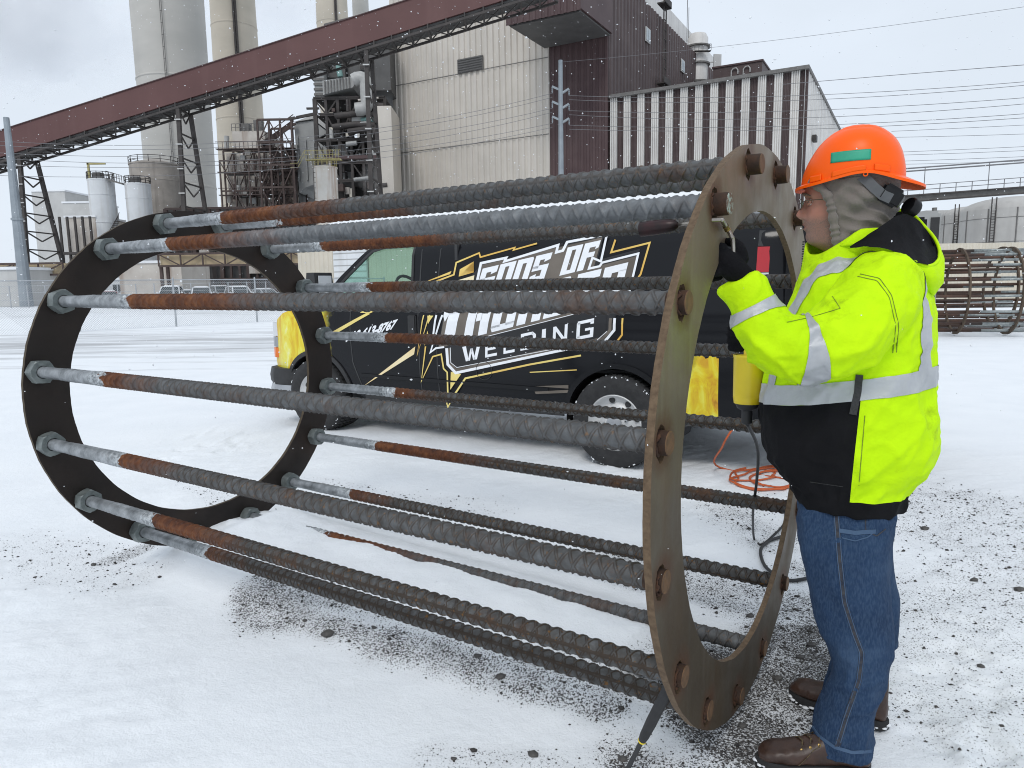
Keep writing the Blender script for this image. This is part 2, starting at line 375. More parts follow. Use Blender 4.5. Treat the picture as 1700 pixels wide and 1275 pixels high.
def corrugated(mb, o, along, up, out, pitch, depth):        # standing trapezoid ribs as real folds
    L = np.linalg.norm(along); n = max(2, int(L/pitch)); a = along/n; o = np.asarray(o, float)
    prof = []
    for i in range(n): prof += [o+a*(i+.0), o+a*(i+.38), o+a*(i+.5)+out*depth, o+a*(i+.88)+out*depth]
    prof.append(o+along); m_ = len(prof)
    return mb.add(prof+[p+up for p in prof], [(k, k+1, m_+k+1, m_+k) for k in range(m_-1)])

# boiler house
aL, _ = pcoord(655, 250); a1, _ = pcoord(913, 250); zT = pcoord(1012, -60)[1]; zS = pcoord(1009, 165)[1]; z0 = 0.0
bh = thing('boiler_house', 'tall boiler house with beige ribbed front and dark brown side', 'building', PP(0, 0, 0))
mb = MB(); corrugated(mb, PP(aL, 0, z0), E1*(a1-aL), EZ*(zT*1.35), -E2, 1.05, .22); mb.build('front_cladding', M['beige_clad'], bh)
mb = MB()
mb.frame(PP(aL, .3, 0), E1*(a1-aL), E2*60, EZ*(zT*1.35-.3)); mb.build('core', M['beige_clad'], bh)
mb = MB(); corrugated(mb, PP(a1, .05, z0), E1*(0-a1), EZ*(zT), -E2, .9, .15); mb.build('corner_bay', M['brown_deep'], bh)
mb = MB(); mb.frame(PP(a1, .4, 0), E1*(-a1), E2*95, EZ*zT); mb.build('side_block', M['brown_clad'], bh)
mb = MB(); corrugated(mb, PP(.02, .1, 0), E2*94.8, EZ*zT, E1, 1.4, .16); mb.build('side_cladding', M['brown_clad'], bh)
for zz in (.28, .52, .76):                                            # lap joints between the sheet courses
    mb = MB(); mb.frame(PP(aL, -.29, zT*zz), E1*(a1-aL), E2*.06, EZ*.10); mb.build('lap_joint', M['louvre'], bh)
(la, lz), (lb, lz2) = pcoord(762, 124), pcoord(803, 92)
mb = MB(); mb.frame(PP(la, -.42, lz), E1*(lb-la), E2*.25, EZ*(lz2-lz)); lo = mb.build('louvre', M['louvre'], bh)
for k in range(6): mb = MB(); mb.frame(PP(la+.1, -.55, lz+.1+(lz2-lz)*k/6), E1*(lb-la-.2), E2*.15, EZ*.12); mb.build('slat', M['dark_clad'], lo)
# cantilevered box over the corner bay
pr = pf(903, 82); zc = pr[2]; cdep = 11.5
ca, cb = float((pr-PC)@E1), float((pf(1018, 62)-PC)@E1)
mb = MB(); mb.frame(PP(ca, -cdep, zc+.25), E1*(cb-ca), E2*(cdep-.3), EZ*(zT-zc)); mb.build('overhanging_box', M['brown_deep'], bh)
mb = MB(); corrugated(mb, PP(ca, -cdep-.02, zc), E1*(cb-ca), EZ*(zT-zc), -E2, .9, .15); mb.build('overhang_cladding', M['brown_deep'], bh)
mb = MB(); mb.frame(PP(ca+.3, -cdep+.6, zc), E1*(cb-ca-.6), E2*(cdep-1), EZ*.2); mb.build('overhang_soffit', M['dark_clad'], bh)
# windows on the brown side, the pale upper house set back behind it, masts
for px in ((1075, 59), (1133, 110)):
    p = onplane(px[0], px[1], PC+E1*.25, E1); c = p
    mb = MB(); mb.frame(c-E2*1.1-EZ*1.1, E1*.15, E2*2.2, EZ*2.2); w = mb.build('window', M['pale_wall'], bh)
    for s in (-1, 1): mb = MB(); mb.frame(c-E2*.5+E2*.52*s-EZ*.9+E1*.16-E2*.42*0, E1*.05, E2*.85, EZ*1.8); mb.build('pane', M['glass_far'], w)
pa = onplane(1180, 90, PC-E1*4.0, E1); up_z = pa[2]
mb = MB(); mb.frame(PP(-30, 6, zT), E1*26, E2*84, EZ*(up_z-zT)); mb.build('penthouse', M['white_clad'], bh)
p0 = onplane(1093, 145, PC+E1*.4, E1); b0 = float((p0-PC)@E2); mb = MB()
for q in (0, 1.3): mb.beam(PP(1.2, b0+q, p0[2]), PP(1.2, b0+q, p0[2]+17), .18)
for k in range(11): mb.beam(PP(1.2, b0, p0[2]+k*1.55), PP(1.2, b0+1.3, p0[2]+k*1.55), .12)
for zz in (.3, 13): mb.frame(PP(.4, b0-1.2, p0[2]+zz), E1*1.4, E2*3.6, EZ*.2); mb.frame(PP(1.7, b0-1.2, p0[2]+zz), E1*.1, E2*3.6, EZ*1.1)
mb.build('ladder_mast', M['dark_steel'], bh)

# roof tank with aerials on the boiler house
tp = at(1158, 96, 150.0)
rt_ = thing('roof_vessel', 'pale round vent vessel with platforms above the brown roof line', 'vent', tp-EZ*9)
mb = MB(); mb.lathe([(2.0, -9), (2.0, 3.6), (1.6, 4.4), (0.1, 4.6)], tp, n=20); mb.build('shell', M['white_clad'], rt_, smooth=True, auto=40)
for zz in (-5, -1.5, 1.8): mb = MB(); mb.lathe([(2.1, zz), (2.5, zz), (2.5, zz+.3), (2.1, zz+.3)], tp, n=18); mb.build('stiffener_ring', M['louvre'], rt_)
mb = MB(); mb.frame(tp+V(-1.3, -2.9, .4), V(3.2, 0, 0), V(0, .8, 0), V(0, 0, .15))
for k in range(5): mb.beam(tp+V(-1.3+.8*k, -2.9, .5), tp+V(-1.3+.8*k, -2.9, 1.7), .08)
mb.beam(tp+V(-1.3, -2.9, 1.7), tp+V(1.9, -2.9, 1.7), .08); mb.build('platform', M['dark_steel'], rt_)
mb = MB(); mb.beam(tp+V(-2.2, 0, 3), tp+V(-2.2, 0, 11), .09); mb.beam(tp+V(-1.9, 0, 3), tp+V(-1.9, 0, 9.5), .07); mb.build('aerial', M['dark_steel'], rt_)
mb = MB(); mb.frame(tp+V(3.0, -1, -3), V(1.6, .3, 0), V(0, .4, 0), V(0, 0, 3.4)); mb.beam(tp+V(1.8, 0, -1), tp+V(3.4, -.6, -1), .2); mb.build('side_panel', M['pale_wall'], rt_)

# striped turbine hall
aR, zR = pcoord(1337, 115); zH = (zS+zR)/2
sh = thing('striped_hall', 'long hall with upright pale and brown stripes on its front', 'building', PP(aR/2, 0, 0))
mb = MB(); mb.frame(PP(.6, .5, 0), E1*(aR-.6), E2*62, EZ*(zH-.2)); mb.build('core', M['white_clad'], sh)
mb = MB(); mb.frame(PP(.3, -.45, zH), E1*(aR+.2), E2*63, EZ*.45); mb.build('roof_edge', M['louvre'], sh)
NS = 13; per = aR/(NS-.05)
for k in range(NS):
    a = .3+k*per
    mb = MB(); corrugated(mb, PP(a, .1, 0), E1*(per*.52), EZ*zH, -E2, per*.52/4, .2); mb.build('pale_panel', M['white_clad'], sh)
    if k < NS: mb = MB(); corrugated(mb, PP(a+per*.52, .35, 0), E1*(per*.48), EZ*zH, -E2, per*.48/5, .08); mb.build('brown_panel', M['brown_clad'], sh)
mb = MB(); corrugated(mb, PP(aR+.05, -.3, 0), E2*62, EZ*zH, E1, 1.9, .3); mb.build('gable_cladding', M['white_clad'], sh)
for k, (y_, z_) in enumerate(((6, .72), (13, .66), (22, .62))):
    mb = MB(); mb.frame(PP(aR+.4, y_, zH*z_), E1*.5, E2*1.6, EZ*.8); mb.build('wall_vent', M['dark_steel'], sh)
# brown plant room behind its roof
q = at(1230, 120, 140.0); zb = at(1230, 118, 140.0)[2]
rp = thing('roof_plant_room', 'small brown plant room standing on the striped hall roof', 'plant room', (q[0], q[1], zH))
mb = MB(); o_ = q*V(1, 1, 0)+EZ*zH; mb.frame(o_-E1*5.2, E1*9, E2*12, EZ*(zb-zH+1.2)); mb.build('walls', M['brown_clad'], rp)
mb = MB(); mb.frame(o_-E1*5.4-E2*.2+EZ*(zb-zH+1.2), E1*9.4, E2*12.4, EZ*.3); mb.build('roof', M['brown_deep'], rp)
for s in (-1.2, 1.0):
    mb = MB(); c = o_-E1*.5+E1*s-E2*.3+EZ*(zb-zH-1.2); mb.tube([c, c+EZ*1.4, c+EZ*1.8+E1*.35, c+EZ*1.8+E1*.9, c+EZ*1.4+E1*1.2, c+EZ*.7+E1*1.2], .13, 6); mb.build('vent_pipe', M['pipe_grey'], rp)

# conveyor gallery: a straight dark-red box climbing to the right, with open steelwork underneath
GY0 = 92.0
gp, gq = at(-140, 262, 95.0), at(930, -81, 80.0)                          # upper edge
gd = gq-gp; gu = EZ; gh = 3.05; gw = 3.6
cg = thing('conveyor_gallery', 'dark red enclosed conveyor gallery climbing across the picture', 'conveyor', gp*V(1, 1, 0))
mb = MB(); mb.frame(gp-gu*gh, gd, V(0, gw, 0), gu*gh); mb.build('red_casing', M['red_clad'], cg)
mb = MB()
nseg = 40
for k in range(nseg):
    p = gp+gd*k/nseg-gu*(gh+.02)
    mb.beam(p+V(0, .0, -.55), p+V(0, gw, -.55), .22); mb.beam(p, p+V(0, 0, -.55), .14); mb.beam(p+V(0, gw, 0), p+V(0, gw, -.55), .14)
    mb.beam(p+V(0, 0, -.55), p+gd/nseg+V(0, gw, -.55), .10); mb.beam(p+V(0, gw, -.55), p+gd/nseg+V(0, 0, -.55), .10)
for y_ in (0, gw): mb.beam(gp-gu*(gh+.62)+V(0, y_, 0), gq-gu*(gh+.62)+V(0, y_, 0), .24)
mb.build('floor_truss', M['dark_steel'], cg)
mb = MB(); mb.frame(gp-gu*(gh+.03)+V(0, .3, 0), gd, V(0, gw-.6, 0), -gu*.2); mb.build('floor', M['dark_clad'], cg)
mb = MB(); mb.frame(gp+V(0, -.12, 0), gd, V(0, gw+.24, 0), gu*.10); mb.build('roof', M['brown_deep'], cg)
h1, h2 = at(536, 42, GY0), at(612, 22, GY0); mb = MB(); mb.frame(h1+V(0, .5, -.2), h2-h1, V(0, 2.4, 0), EZ*.55); mb.build('roof_hatch', M['louvre'], cg)
def trestle(px, label):
    f = (px+140)/1070; tn = gp+gd*f-gu*(gh+.7); n = 8
    near_t, far_t = tn+V(0, .15, 0), tn+V(0, gw-.15, 0)
    near_b, far_b = near_t*V(1, 1, 0)+V(0, -1.0, 0), far_t*V(1, 1, 0)+V(0, 4.6, 0)
    t = thing('conveyor_trestle', label, 'trestle', (near_b+far_b)/2, 'steel towers under the conveyor gallery')
    for a_, b_ in ((near_t, near_b), (far_t, far_b)): mb = MB(); mb.beam(a_, b_, .44, .44); mb.build('leg', M['dark_steel'], t)
    A = lambda s: near_t+(near_b-near_t)*s
    B = lambda s: far_t+(far_b-far_t)*s
    for k in range(n):
        s0, s1, sm = k/n, (k+1)/n, (k+.5)/n; mid = (A(sm)+B(sm))/2
        mb = MB(); mb.beam(A(s1), B(s1), .16); mb.build('strut', M['dark_steel'], t)
        for p, q in ((A(s0), mid), (B(s0), mid)): mb = MB(); mb.beam(p, q, .14); mb.build('brace', M['dark_steel'], t)
        mb = MB(); p = A(sm); mb.frame(p+V(-.36, -.42, 0), V(.72, 0, 0), V(0, .10, 0), V(0, 0, .13)); mb.build('splice_plate', M['pale_wall'], t)
trestle(57, 'steel trestle tower at the left end of the conveyor gallery')
trestle(345, 'steel trestle tower in front of the two chimneys')
trestle(650, 'steel trestle tower beside the beige boiler house front')

# chimneys
def chimney(x0t, x1t, x0b, x1b, Y, m, label, zt=150.0, ladder=None, twin=False):
    cb_ = at((x0b+x1b)/2, 330, Y); ct = at((x0t+x1t)/2, 0, Y)
    rb = (x1b-x0b)/2/FPX*Y*1.02; rtp = (x1t-x0t)/2/FPX*Y*1.0
    c = thing('chimney', label, 'chimney', (cb_[0], Y, 0), 'power plant chimneys')
    k = (rtp-rb)/(ct[2]-cb_[2]); r0 = rb-k*cb_[2]; rend = max(r0+k*zt, 2)
    mb = MB(); mb.lathe([(r0*(1-t_)+rend*t_, zt*t_) for t_ in [i/24 for i in range(25)]], (cb_[0], Y, 0), n=48, capt=True); mb.build('shaft', m, c, smooth=True, auto=50)
    for zz in (.17, .33, .5, .7, .9):                                  # lift joints stand a little proud
        rr = r0*(1-zz)+rend*zz; mb = MB(); mb.lathe([(rr, zt*zz-.25), (rr+.10, zt*zz-.2), (rr+.10, zt*zz+.2), (rr, zt*zz+.25)], (cb_[0], Y, 0), n=48); mb.build('lift_joint', m, c, smooth=True)
    if ladder is not None:
        mb = MB(); ang = ladder
        for s in ((-.045, .045) if twin else (-.02, .02)):
            pts = [(cb_[0]+(r0*(1-t_)+rend*t_+.35)*math.sin(ang+s), Y-(r0*(1-t_)+rend*t_+.35)*math.cos(ang+s), zt*t_) for t_ in (0, 1)]
            mb.beam(pts[0], pts[1], .45 if twin else .10)
        for i in range(90 if twin else 60):
            t_ = i/(90 if twin else 60); rr = r0*(1-t_)+rend*t_+.4; w = .06 if twin else .03
            mb.beam((cb_[0]+rr*math.sin(ang-w), Y-rr*math.cos(ang-w), zt*t_), (cb_[0]+rr*math.sin(ang+w), Y-rr*math.cos(ang+w), zt*t_), .25 if twin else .10)
        mb.build('ladder', M['dark_steel'] if twin else M['louvre'], c)
    return c
chimney(224, 331, 252, 354, 175, M['concrete'], 'thickest grey concrete chimney, leftmost behind the conveyor', ladder=.25)
chimney(358, 425, 371, 444, 215, M['concrete2'], 'tan concrete chimney second from left with a wide ladder', ladder=.40, twin=True)
chimney(531, 579, 540, 592, 300, M['concrete2'], 'tan concrete chimney above the middle of the conveyor', ladder=.45, twin=True)
chimney(591, 616, 598, 626, 330, M['concrete'], 'thinnest grey chimney just right of the third one')

# precipitator: stained panels inside a steel frame, left of the boiler house
def lattice(mb, P, Q, zs, nb, w, xb=True):
    P, Q = np.asarray(P, float), np.asarray(Q, float)
    for k in range(nb+1): p = P+(Q-P)*k/nb; mb.beam(p+EZ*zs[0], p+EZ*zs[-1], w)
    for z in zs: mb.beam(P+EZ*z, Q+EZ*z, w*1.1)
    if xb:
        for i in range(len(zs)-1):
            for k in range(nb):
                if (i+k) % 3 == 0: continue
                a, b = P+(Q-P)*k/nb, P+(Q-P)*(k+1)/nb
                if (i+k) % 2: mb.beam(a+EZ*zs[i], b+EZ*zs[i+1], w*.55)
                else: mb.beam(b+EZ*zs[i], a+EZ*zs[i+1], w*.55)
YP = 128.0
P_ = at(374, 300, YP)*V(1, 1, 0); Q_ = at(492, 300, YP)*V(1, 1, 0)
zt = at(400, 250, YP)[2]; zt2 = at(430, 215, YP)[2]; zb_ = 0
pc_ = thing('precipitator', 'rust-stained precipitator casing behind brown steel frames', 'precipitator', (P_+Q_)/2)
mb = MB(); mb.box((P_[0], YP+1.2, 4), (Q_[0], YP+26, zt-.3)); mb.build('casing_core', M['dark_clad'], pc_)
nbay, lev = 7, 5
for i in range(nbay):
    for j in range(lev):
        x0 = P_[0]+(Q_[0]-P_[0])*(i+.04)/nbay; x1 = P_[0]+(Q_[0]-P_[0])*(i+.96)/nbay; z0_, z1_ = 6+(zt-6)*(j+.05)/lev, 6+(zt-6)*(j+.93)/lev
        mb = MB(); mb.box((x0, YP+.95, z0_), (x1, YP+1.19, z1_)); mb.build('casing_panel', M['panel_stain'], pc_)
mb = MB(); lattice(mb, P_, Q_, [0]+[6+(zt-6)*j/lev for j in range(lev+1)], nbay, .26); lattice(mb, P_+V(0, -2, 0), Q_+V(0, -2, 0), [zt*.32, zt*.52, zt*.72, zt*.92], 5, .22)
for j in range(1, lev+1):
    z = 6+(zt-6)*j/lev; mb.frame(V(P_[0]-.5, YP-2.1, z-.1), V(Q_[0]-P_[0]+1, 0, 0), V(0, 1.2, 0), V(0, 0, .12)); mb.beam(V(P_[0]-.5, YP-2.1, z+1.1), V(Q_[0]+.5, YP-2.1, z+1.1), .1)
    for k in range(18): x = P_[0]+(Q_[0]-P_[0])*k/17; mb.beam(V(x, YP-2.1, z), V(x, YP-2.1, z+1.1), .07)
mb.build('steel_frame', M['brown_steel'], pc_)
xa, xb = at(383, 240, YP)[0], at(437, 240, YP)[0]; mb = MB(); mb.box((xa, YP+1, zt+.2), (xb, YP+9, zt2)); mb.build('hopper_housing', M['panel_stain'], pc_)
mb = MB()
for k in range(9): x = xa+(xb-xa)*k/8; mb.beam(V(x, YP+.9, zt2), V(x, YP+.9, zt2+1.2), .09)
mb.beam(V(xa, YP+.9, zt2+1.2), V(xb, YP+.9, zt2+1.2), .09); mb.beam(V(xa, YP+.9, zt2+.6), V(xb, YP+.9, zt2+.6), .07)
mb.box((xa+1.5, YP+1.5, zt2), (xa+2.8, YP+2.8, zt2+1.4)); mb.box((xb-2.0, YP+1.5, zt2), (xb-.6, YP+2.8, zt2+1.9)); mb.build('roof_rail', M['louvre'], pc_)
# stair tower joined to it
xs0, xs1 = at(439, 240, YP)[0], at(494, 240, YP)[0]; zst = at(470, 205, YP)[2]
st = thing('stair_tower', 'rusty brown open stair tower right of the stained casing', 'stair tower', (xs0/2+xs1/2, YP-3, 0))
for y_ in (YP-3, YP+4):
    mb = MB(); lattice(mb, V(xs0, y_, 0), V(xs1, y_, 0), [zst*j/8 for j in range(9)], 3, .3); mb.build('frame', M['brown_steel'], st)
mb = MB()
for j in range(8):
    z = zst*j/8; a_, b_ = (xs0, xs1) if j % 2 else (xs1, xs0); mb.beam(V(a_, YP-1, z), V(b_, YP-1, z+zst/8), .9, .22, up=(0, 1, 0)); mb.beam(V(a_, YP-1.6, z+1.1), V(b_, YP-1.6, z+1.1+zst/8), .12)
mb.build('flight', M['brown_steel'], st)
# outlet duct: grey wedge running down to the right
d = lambda x, y, Y: at(x, y, Y)
du = thing('outlet_duct', 'big grey wedge-shaped duct between the stair tower and steelwork', 'duct', d(510, 330, YP)*V(1, 1, 0))
prof = [d(488, 204, YP), d(520, 200, YP), d(560, 232, YP), d(592, 250, YP), d(592, 300, YP), d(560, 290, YP), d(506, 312, YP), d(497, 320, YP)]
mb = MB(); mb.prism([V(p[0], YP, p[2]) for p in prof], V(0, 9, 0)); mb.build('casing', M['duct_grey'], du)
mb = MB(); mb.prism([V(p[0], YP-.35, p[2]) for p in (d(490, 203, YP), d(520, 198, YP), d(562, 231, YP), d(594, 247, YP), d(594, 240, YP), d(562, 224, YP), d(522, 191, YP))], V(0, 10, 0)); mb.build('top_flange', M['pale_wall'], du)
for k in range(5): x = d(496+k*13, 260, YP)[0]; mb = MB(); mb.beam(V(x, YP-.15, d(500, 300, YP)[2]), V(x, YP-.15, d(500, 226+k*6, YP)[2]), .25); mb.build('stiffener', M['duct_grey'], du)
# steel tower with hood, pipes and charcoal penthouse
YT = 118.0
tw = thing('boiler_steel_tower', 'dark open steel tower with pipes, ducts and charcoal penthouse', 'steel tower', d(590, 330, YT)*V(1, 1, 0))
X = lambda px: d(px, 200, YT)[0]; Z = lambda py: d(590, py, YT)[2]
mb = MB(); mb.box((X(574), YT+3, Z(142)), (X(646), YT+20, Z(40))); mb.build('penthouse', M['dark_clad'], tw)
for px, py in ((599, 103), (601, 128)): mb = MB(); mb.box((X(px-4), YT+2.8, Z(py+4)), (X(px+4), YT+3.0, Z(py-4))); w = mb.build('window', M['louvre'], tw); mb = MB(); mb.box((X(px-3), YT+2.7, Z(py+3)), (X(px+3), YT+2.79, Z(py-3))); mb.build('pane', M['dark_steel'], w)
mb = MB(); mb.box((X(513), YT+2, Z(122)), (X(572), YT+14, Z(90))); mb.build('side_house', M['dark_clad'], tw)
mb = MB(); mb.box((X(525), YT, Z(160)), (X(541), YT+6, Z(104))); rc = mb.build('ribbed_casing', M['duct_grey'], tw)
for k in range(7): z = Z(158-k*8.5); mb = MB(); mb.box((X(524), YT-.2, z), (X(542), YT-.05, z+.35)); mb.build('rib', M['louvre'], rc)
mb = MB(); mb.prism([V(X(541), YT-1, Z(160)), V(X(541), YT-1, Z(136)), V(X(588), YT-1, Z(130)), V(X(597), YT-1, Z(138)), V(X(590), YT-1, Z(148)), V(X(545), YT-1, Z(158))], V(0, 6, 0)); hd = mb.build('hood', M['duct_grey'], tw)
for k in range(9): x = X(544+k*5); mb = MB(); mb.box((x, YT-1.2, Z(157-k*.9)), (x+.2, YT-1.05, Z(137-k*.7))); mb.build('rib', M['louvre'], hd)
mb = MB(); lattice(mb, V(X(523), YT, 0), V(X(640), YT, 0), [0, Z(300), Z(270), Z(232), Z(190), Z(163)], 6, .42); lattice(mb, V(X(523), YT+8, 0), V(X(640), YT+8, 0), [0, Z(270), Z(200), Z(163)], 8, .36)
for z in (Z(300), Z(270), Z(232), Z(190), Z(163)): mb.box((X(523), YT-.3, z), (X(640), YT+9, z+.25))
for k in range(5):
    mb.beam(V(X(524+23*k), YT, Z(232)), V(X(547+23*k), YT+8, Z(190)), .3); mb.beam(V(X(547+20*k), YT, Z(270)), V(X(524+23*k), YT+8, Z(232)), .3)
mb.build('frame', M['dark_steel'], tw)
mb = MB(); mb.box((X(560), YT+9, Z(345)), (X(640), YT+16, Z(255))); mb.build('dark_casing', M['dark_clad'], tw)
mb = MB(); mb.box((X(548), YT+1, Z(263)), (X(571), YT+4, Z(238))); mb.build('pale_housing', M['duct_grey'], tw)
mb = MB(); mb.box((X(586), YT-1, Z(205)), (X(606), YT+2, Z(190))); mb.build('instrument_box', M['pale_wall'], tw)
mb = MB(); mb.tube([V(X(x), YT-2, Z(y)) for x, y in ((594, 140), (600, 137), (606, 136), (611, 138), (614, 143), (614.5, 150), (615, 170), (615, 178), (612, 184), (606, 186), (596, 187))], 1.05, 12); mb.build('lagged_pipe', M['pipe_grey'], tw, smooth=True, auto=50)
mb = MB(); mb.tube([V(X(x), YT-1, Z(y)) for x, y in ((567, 92), (569, 118), (571, 130))], .45, 8); mb.build('green_pipe', M['pipe_green'], tw, smooth=True, auto=50)
mb = MB(); mb.tube([V(X(x), YT-1, Z(y)) for x, y in ((602, 203), (616, 200), (622, 202), (625, 208), (627, 214))], .45, 8); mb.build('green_pipe', M['pipe_green'], tw, smooth=True, auto=50)
mb = MB()
for y_, x0, x1 in ((196, 560, 640), (214, 556, 630), (183, 600, 640), (222, 580, 640)): mb.tube([V(X(x0), YT-1.5, Z(y_)), V(X((x0+x1)/2), YT-1.5, Z(y_-4)), V(X(x1), YT-1.5, Z(y_-2))], .5, 8)
mb.build('service_pipes', M['dark_steel'], tw, smooth=True, auto=50)
mb = MB(); mb.box((X(628), YT-2.5, 0), (X(654), YT+6, Z(183))); mb.build('pale_side_casing', M['beige_clad'], tw)
mb = MB(); mb.beam(V(X(480), YT, Z(196)), V(X(523), YT, Z(188)), .4); mb.beam(V(X(510), YT, Z(179)), V(X(531), YT, Z(179)), .3); mb.beam(V(X(525), YT, Z(232)), V(X(525), YT, Z(160)), .5); mb.build('davit', M['dark_steel'], tw)
rp_ = random.Random(4)
for k in range(30):
    x0 = rp_.uniform(528, 636); y0 = rp_.uniform(165, 320); m_ = rp_.choice(('pipe_grey', 'duct_grey', 'dark_steel', 'brown_steel', 'panel_stain')); yy = YT+rp_.uniform(-2.5, 1)
    mb = MB()
    if k % 3 == 0: mb.box((X(x0), yy, Z(y0+rp_.uniform(5, 12))), (X(x0+rp_.uniform(5, 13)), yy+1.5, Z(y0))); mb.build('equipment_box', M[m_], tw)
    else:
        L_ = rp_.uniform(12, 34); pts = [(x0, y0), (x0+L_, y0-.10*L_)] if k % 3 == 1 else [(x0, y0), (x0, y0+L_*.8)]
        if rp_.random() < .5: pts.append((pts[-1][0]+rp_.uniform(3, 8), pts[-1][1]+rp_.uniform(4, 10)))
        mb.tube([V(X(a), yy, Z(b)) for a, b in pts], rp_.uniform(.14, .42), 8); mb.build('pipe', M[m_], tw, smooth=True, auto=50)
for k in range(22):
    x0 = rp_.uniform(376, 490); y0 = rp_.uniform(225, 330); m_ = rp_.choice(('pipe_grey', 'panel_stain', 'brown_steel', 'duct_grey')); mb = MB(); P3 = lambda a, b: V(at(a, b, YP)[0], YP-.6, at(a, b, YP)[2])
    if k % 2: mb.tube([P3(x0, y0), P3(x0, y0+rp_.uniform(10, 26))], rp_.uniform(.2, .5), 8); mb.build('pipe', M[m_], pc_, smooth=True, auto=50)
    else: a_, b_ = P3(x0, y0+rp_.uniform(4, 10)), P3(x0+rp_.uniform(4, 11), y0); mb.box((a_[0], YP-.9, a_[2]), (b_[0], YP-.2, b_[2])); mb.build('equipment_box', M[m_], pc_)
# brown low beam and yellow stair by the rusty tank
mb = MB(); mb.box((X(560), YT-8, Z(278)), (X(640), YT-7, Z(273))); mb.build('pipe_bridge', M['brown_deep'], tw)
YK = 100.0
tk = thing('rusty_white_tank', 'white upright tank streaked with orange rust and yellow railing', 'tank', d(541, 340, YK)*V(1, 1, 0))
r = (d(560, 300, YK)[0]-d(521, 300, YK)[0])/2; c = V((d(560, 300, YK)[0]+d(521, 300, YK)[0])/2, YK, 0); ztk = d(540, 280, YK)[2]
mb = MB(); mb.lathe([(r, 0), (r, ztk), (r+.1, ztk), (r+.1, ztk+.15), (.1, ztk+.5)], c, n=32); mb.build('shell', M['tank_rust'], tk, smooth=True, auto=40)
mb = MB()
for k in range(16):
    t_ = k*math.pi/8; p = c+V(r*math.cos(t_), r*math.sin(t_), ztk); mb.beam(p, p+EZ*1.2, .05)
for zz in (.6, 1.2): mb.lathe([(r-.025, ztk+zz), (r+.025, ztk+zz+.025), (r-.025, ztk+zz+.05)], c, n=24)
sx0 = d(488, 285, YK)[0]; z1_, z2_ = d(490, 288, YK)[2], d(515, 267, YK)[2]
for y_ in (-1.5,):
    for dz in (.55, 1.1):
        mb.beam(V(sx0, YK+y_, z1_+dz), V(sx0+1.0, YK+y_, z1_+dz), .06); mb.beam(V(sx0+1.0, YK+y_, z1_+dz), V(d(512, 270, YK)[0], YK+y_, z2_+dz), .06); mb.beam(V(d(512, 270, YK)[0], YK+y_, z2_+dz), V(d(570, 270, YK)[0], YK+y_, z2_+dz), .06)
for k in range(12): x = d(512+5*k, 270, YK)[0]; mb.beam(V(x, YK-1.5, z2_), V(x, YK-1.5, z2_+1.1), .05)
mb.build('railing', M['yellow_rail'], tk)
mb = MB(); mb.frame(V(d(512, 270, YK)[0], YK-1.6, z2_-.15), V(d(570, 270, YK)[0]-d(512, 270, YK)[0], 0, 0), V(0, 1.0, 0), EZ*.14); mb.build('walkway', M['yellow_rail'], tk)
mb = MB(); x = c[0]-r*.8
for q in (0, .5): mb.beam(V(x+q, YK-r*.75, 0), V(x+q, YK-r*.75, ztk+1), .07)
for k in range(26): mb.beam(V(x, YK-r*.75, k*ztk/26), V(x+.5, YK-r*.75, k*ztk/26), .05)
mb.build('ladder', M['dark_steel'], tk)

# silos at the left
def silo(x0, x1, yt, Y, m, label, dome=.06, rail=True):
    c = V((d(x0, 330, Y)[0]+d(x1, 330, Y)[0])/2, Y, 0); r = (d(x1, 330, Y)[0]-d(x0, 330, Y)[0])/2; z = d((x0+x1)/2, yt, Y)[2]
    s = thing('silo', label, 'silo', c, 'silos left of the chimneys')
    mb = MB(); mb.lathe([(r, 0), (r, z), (r*1.02, z), (r*1.02, z+.25), (r*.3, z+r*dome*2+.25), (.05, z+r*dome*2+.3)], c, n=36); mb.build('shell', m, s, smooth=True, auto=30)
    for k in range(4): mb = MB(); zz = z*(k+.8)/4.3; mb.lathe([(r, zz-.06), (r+.07, zz), (r, zz+.06)], c, n=36); mb.build('seam', m, s, smooth=True)
    if rail:
        mb = MB()
        for k in range(14): t_ = k*math.pi/7; p = c+V(r*math.cos(t_), r*math.sin(t_), z+.2); mb.beam(p, p+EZ*1.2, .09)
        for zz in (.7, 1.3): mb.lathe([(r-.05, z+zz), (r+.05, z+zz+.05), (r-.05, z+zz+.1)], c, n=24)
        mb.build('railing', M['dark_steel'], s)
    mb = MB()                                                            # stair winding round the shell
    for k in range(34):
        t_ = -2.6+k*.07; p = c+V((r+.1)*math.cos(t_), (r+.1)*math.sin(t_), z*.10+k*z*.017); mb.beam(p, p+V(math.cos(t_), math.sin(t_), 0)*.9, .35, .08)
        q = c+V((r+1)*math.cos(t_), (r+1)*math.sin(t_), z*.10+k*z*.017); mb.beam(q, q+EZ*1.1, .06); mb.beam(q+EZ*1.1, c+V((r+1)*math.cos(t_+.07), (r+1)*math.sin(t_+.07), z*.10+(k+1)*z*.017)+EZ*1.1, .08)
    mb.build('stair', M['dark_steel'], s)
    return s, c, r, z
s1, c1s, r1s, z1s = silo(150, 190, 301, 120, M['tank_white'], 'white silo with a yellow davit on its roof, left of the others')
mb = MB(); mb.beam(c1s+V(-1.8, 0, z1s), c1s+V(-1.8, 0, z1s+2.9), .28); mb.beam(c1s+V(-2.0, 0, z1s+2.8), c1s+V(1.0, 0, z1s+2.8), .28); mb.build('davit', M['yellow_rail'], s1)
s2, c2s, r2s, z2s = silo(211, 250, 308, 120, M['tank_white'], 'white silo with a winding stair, right of the walkway')
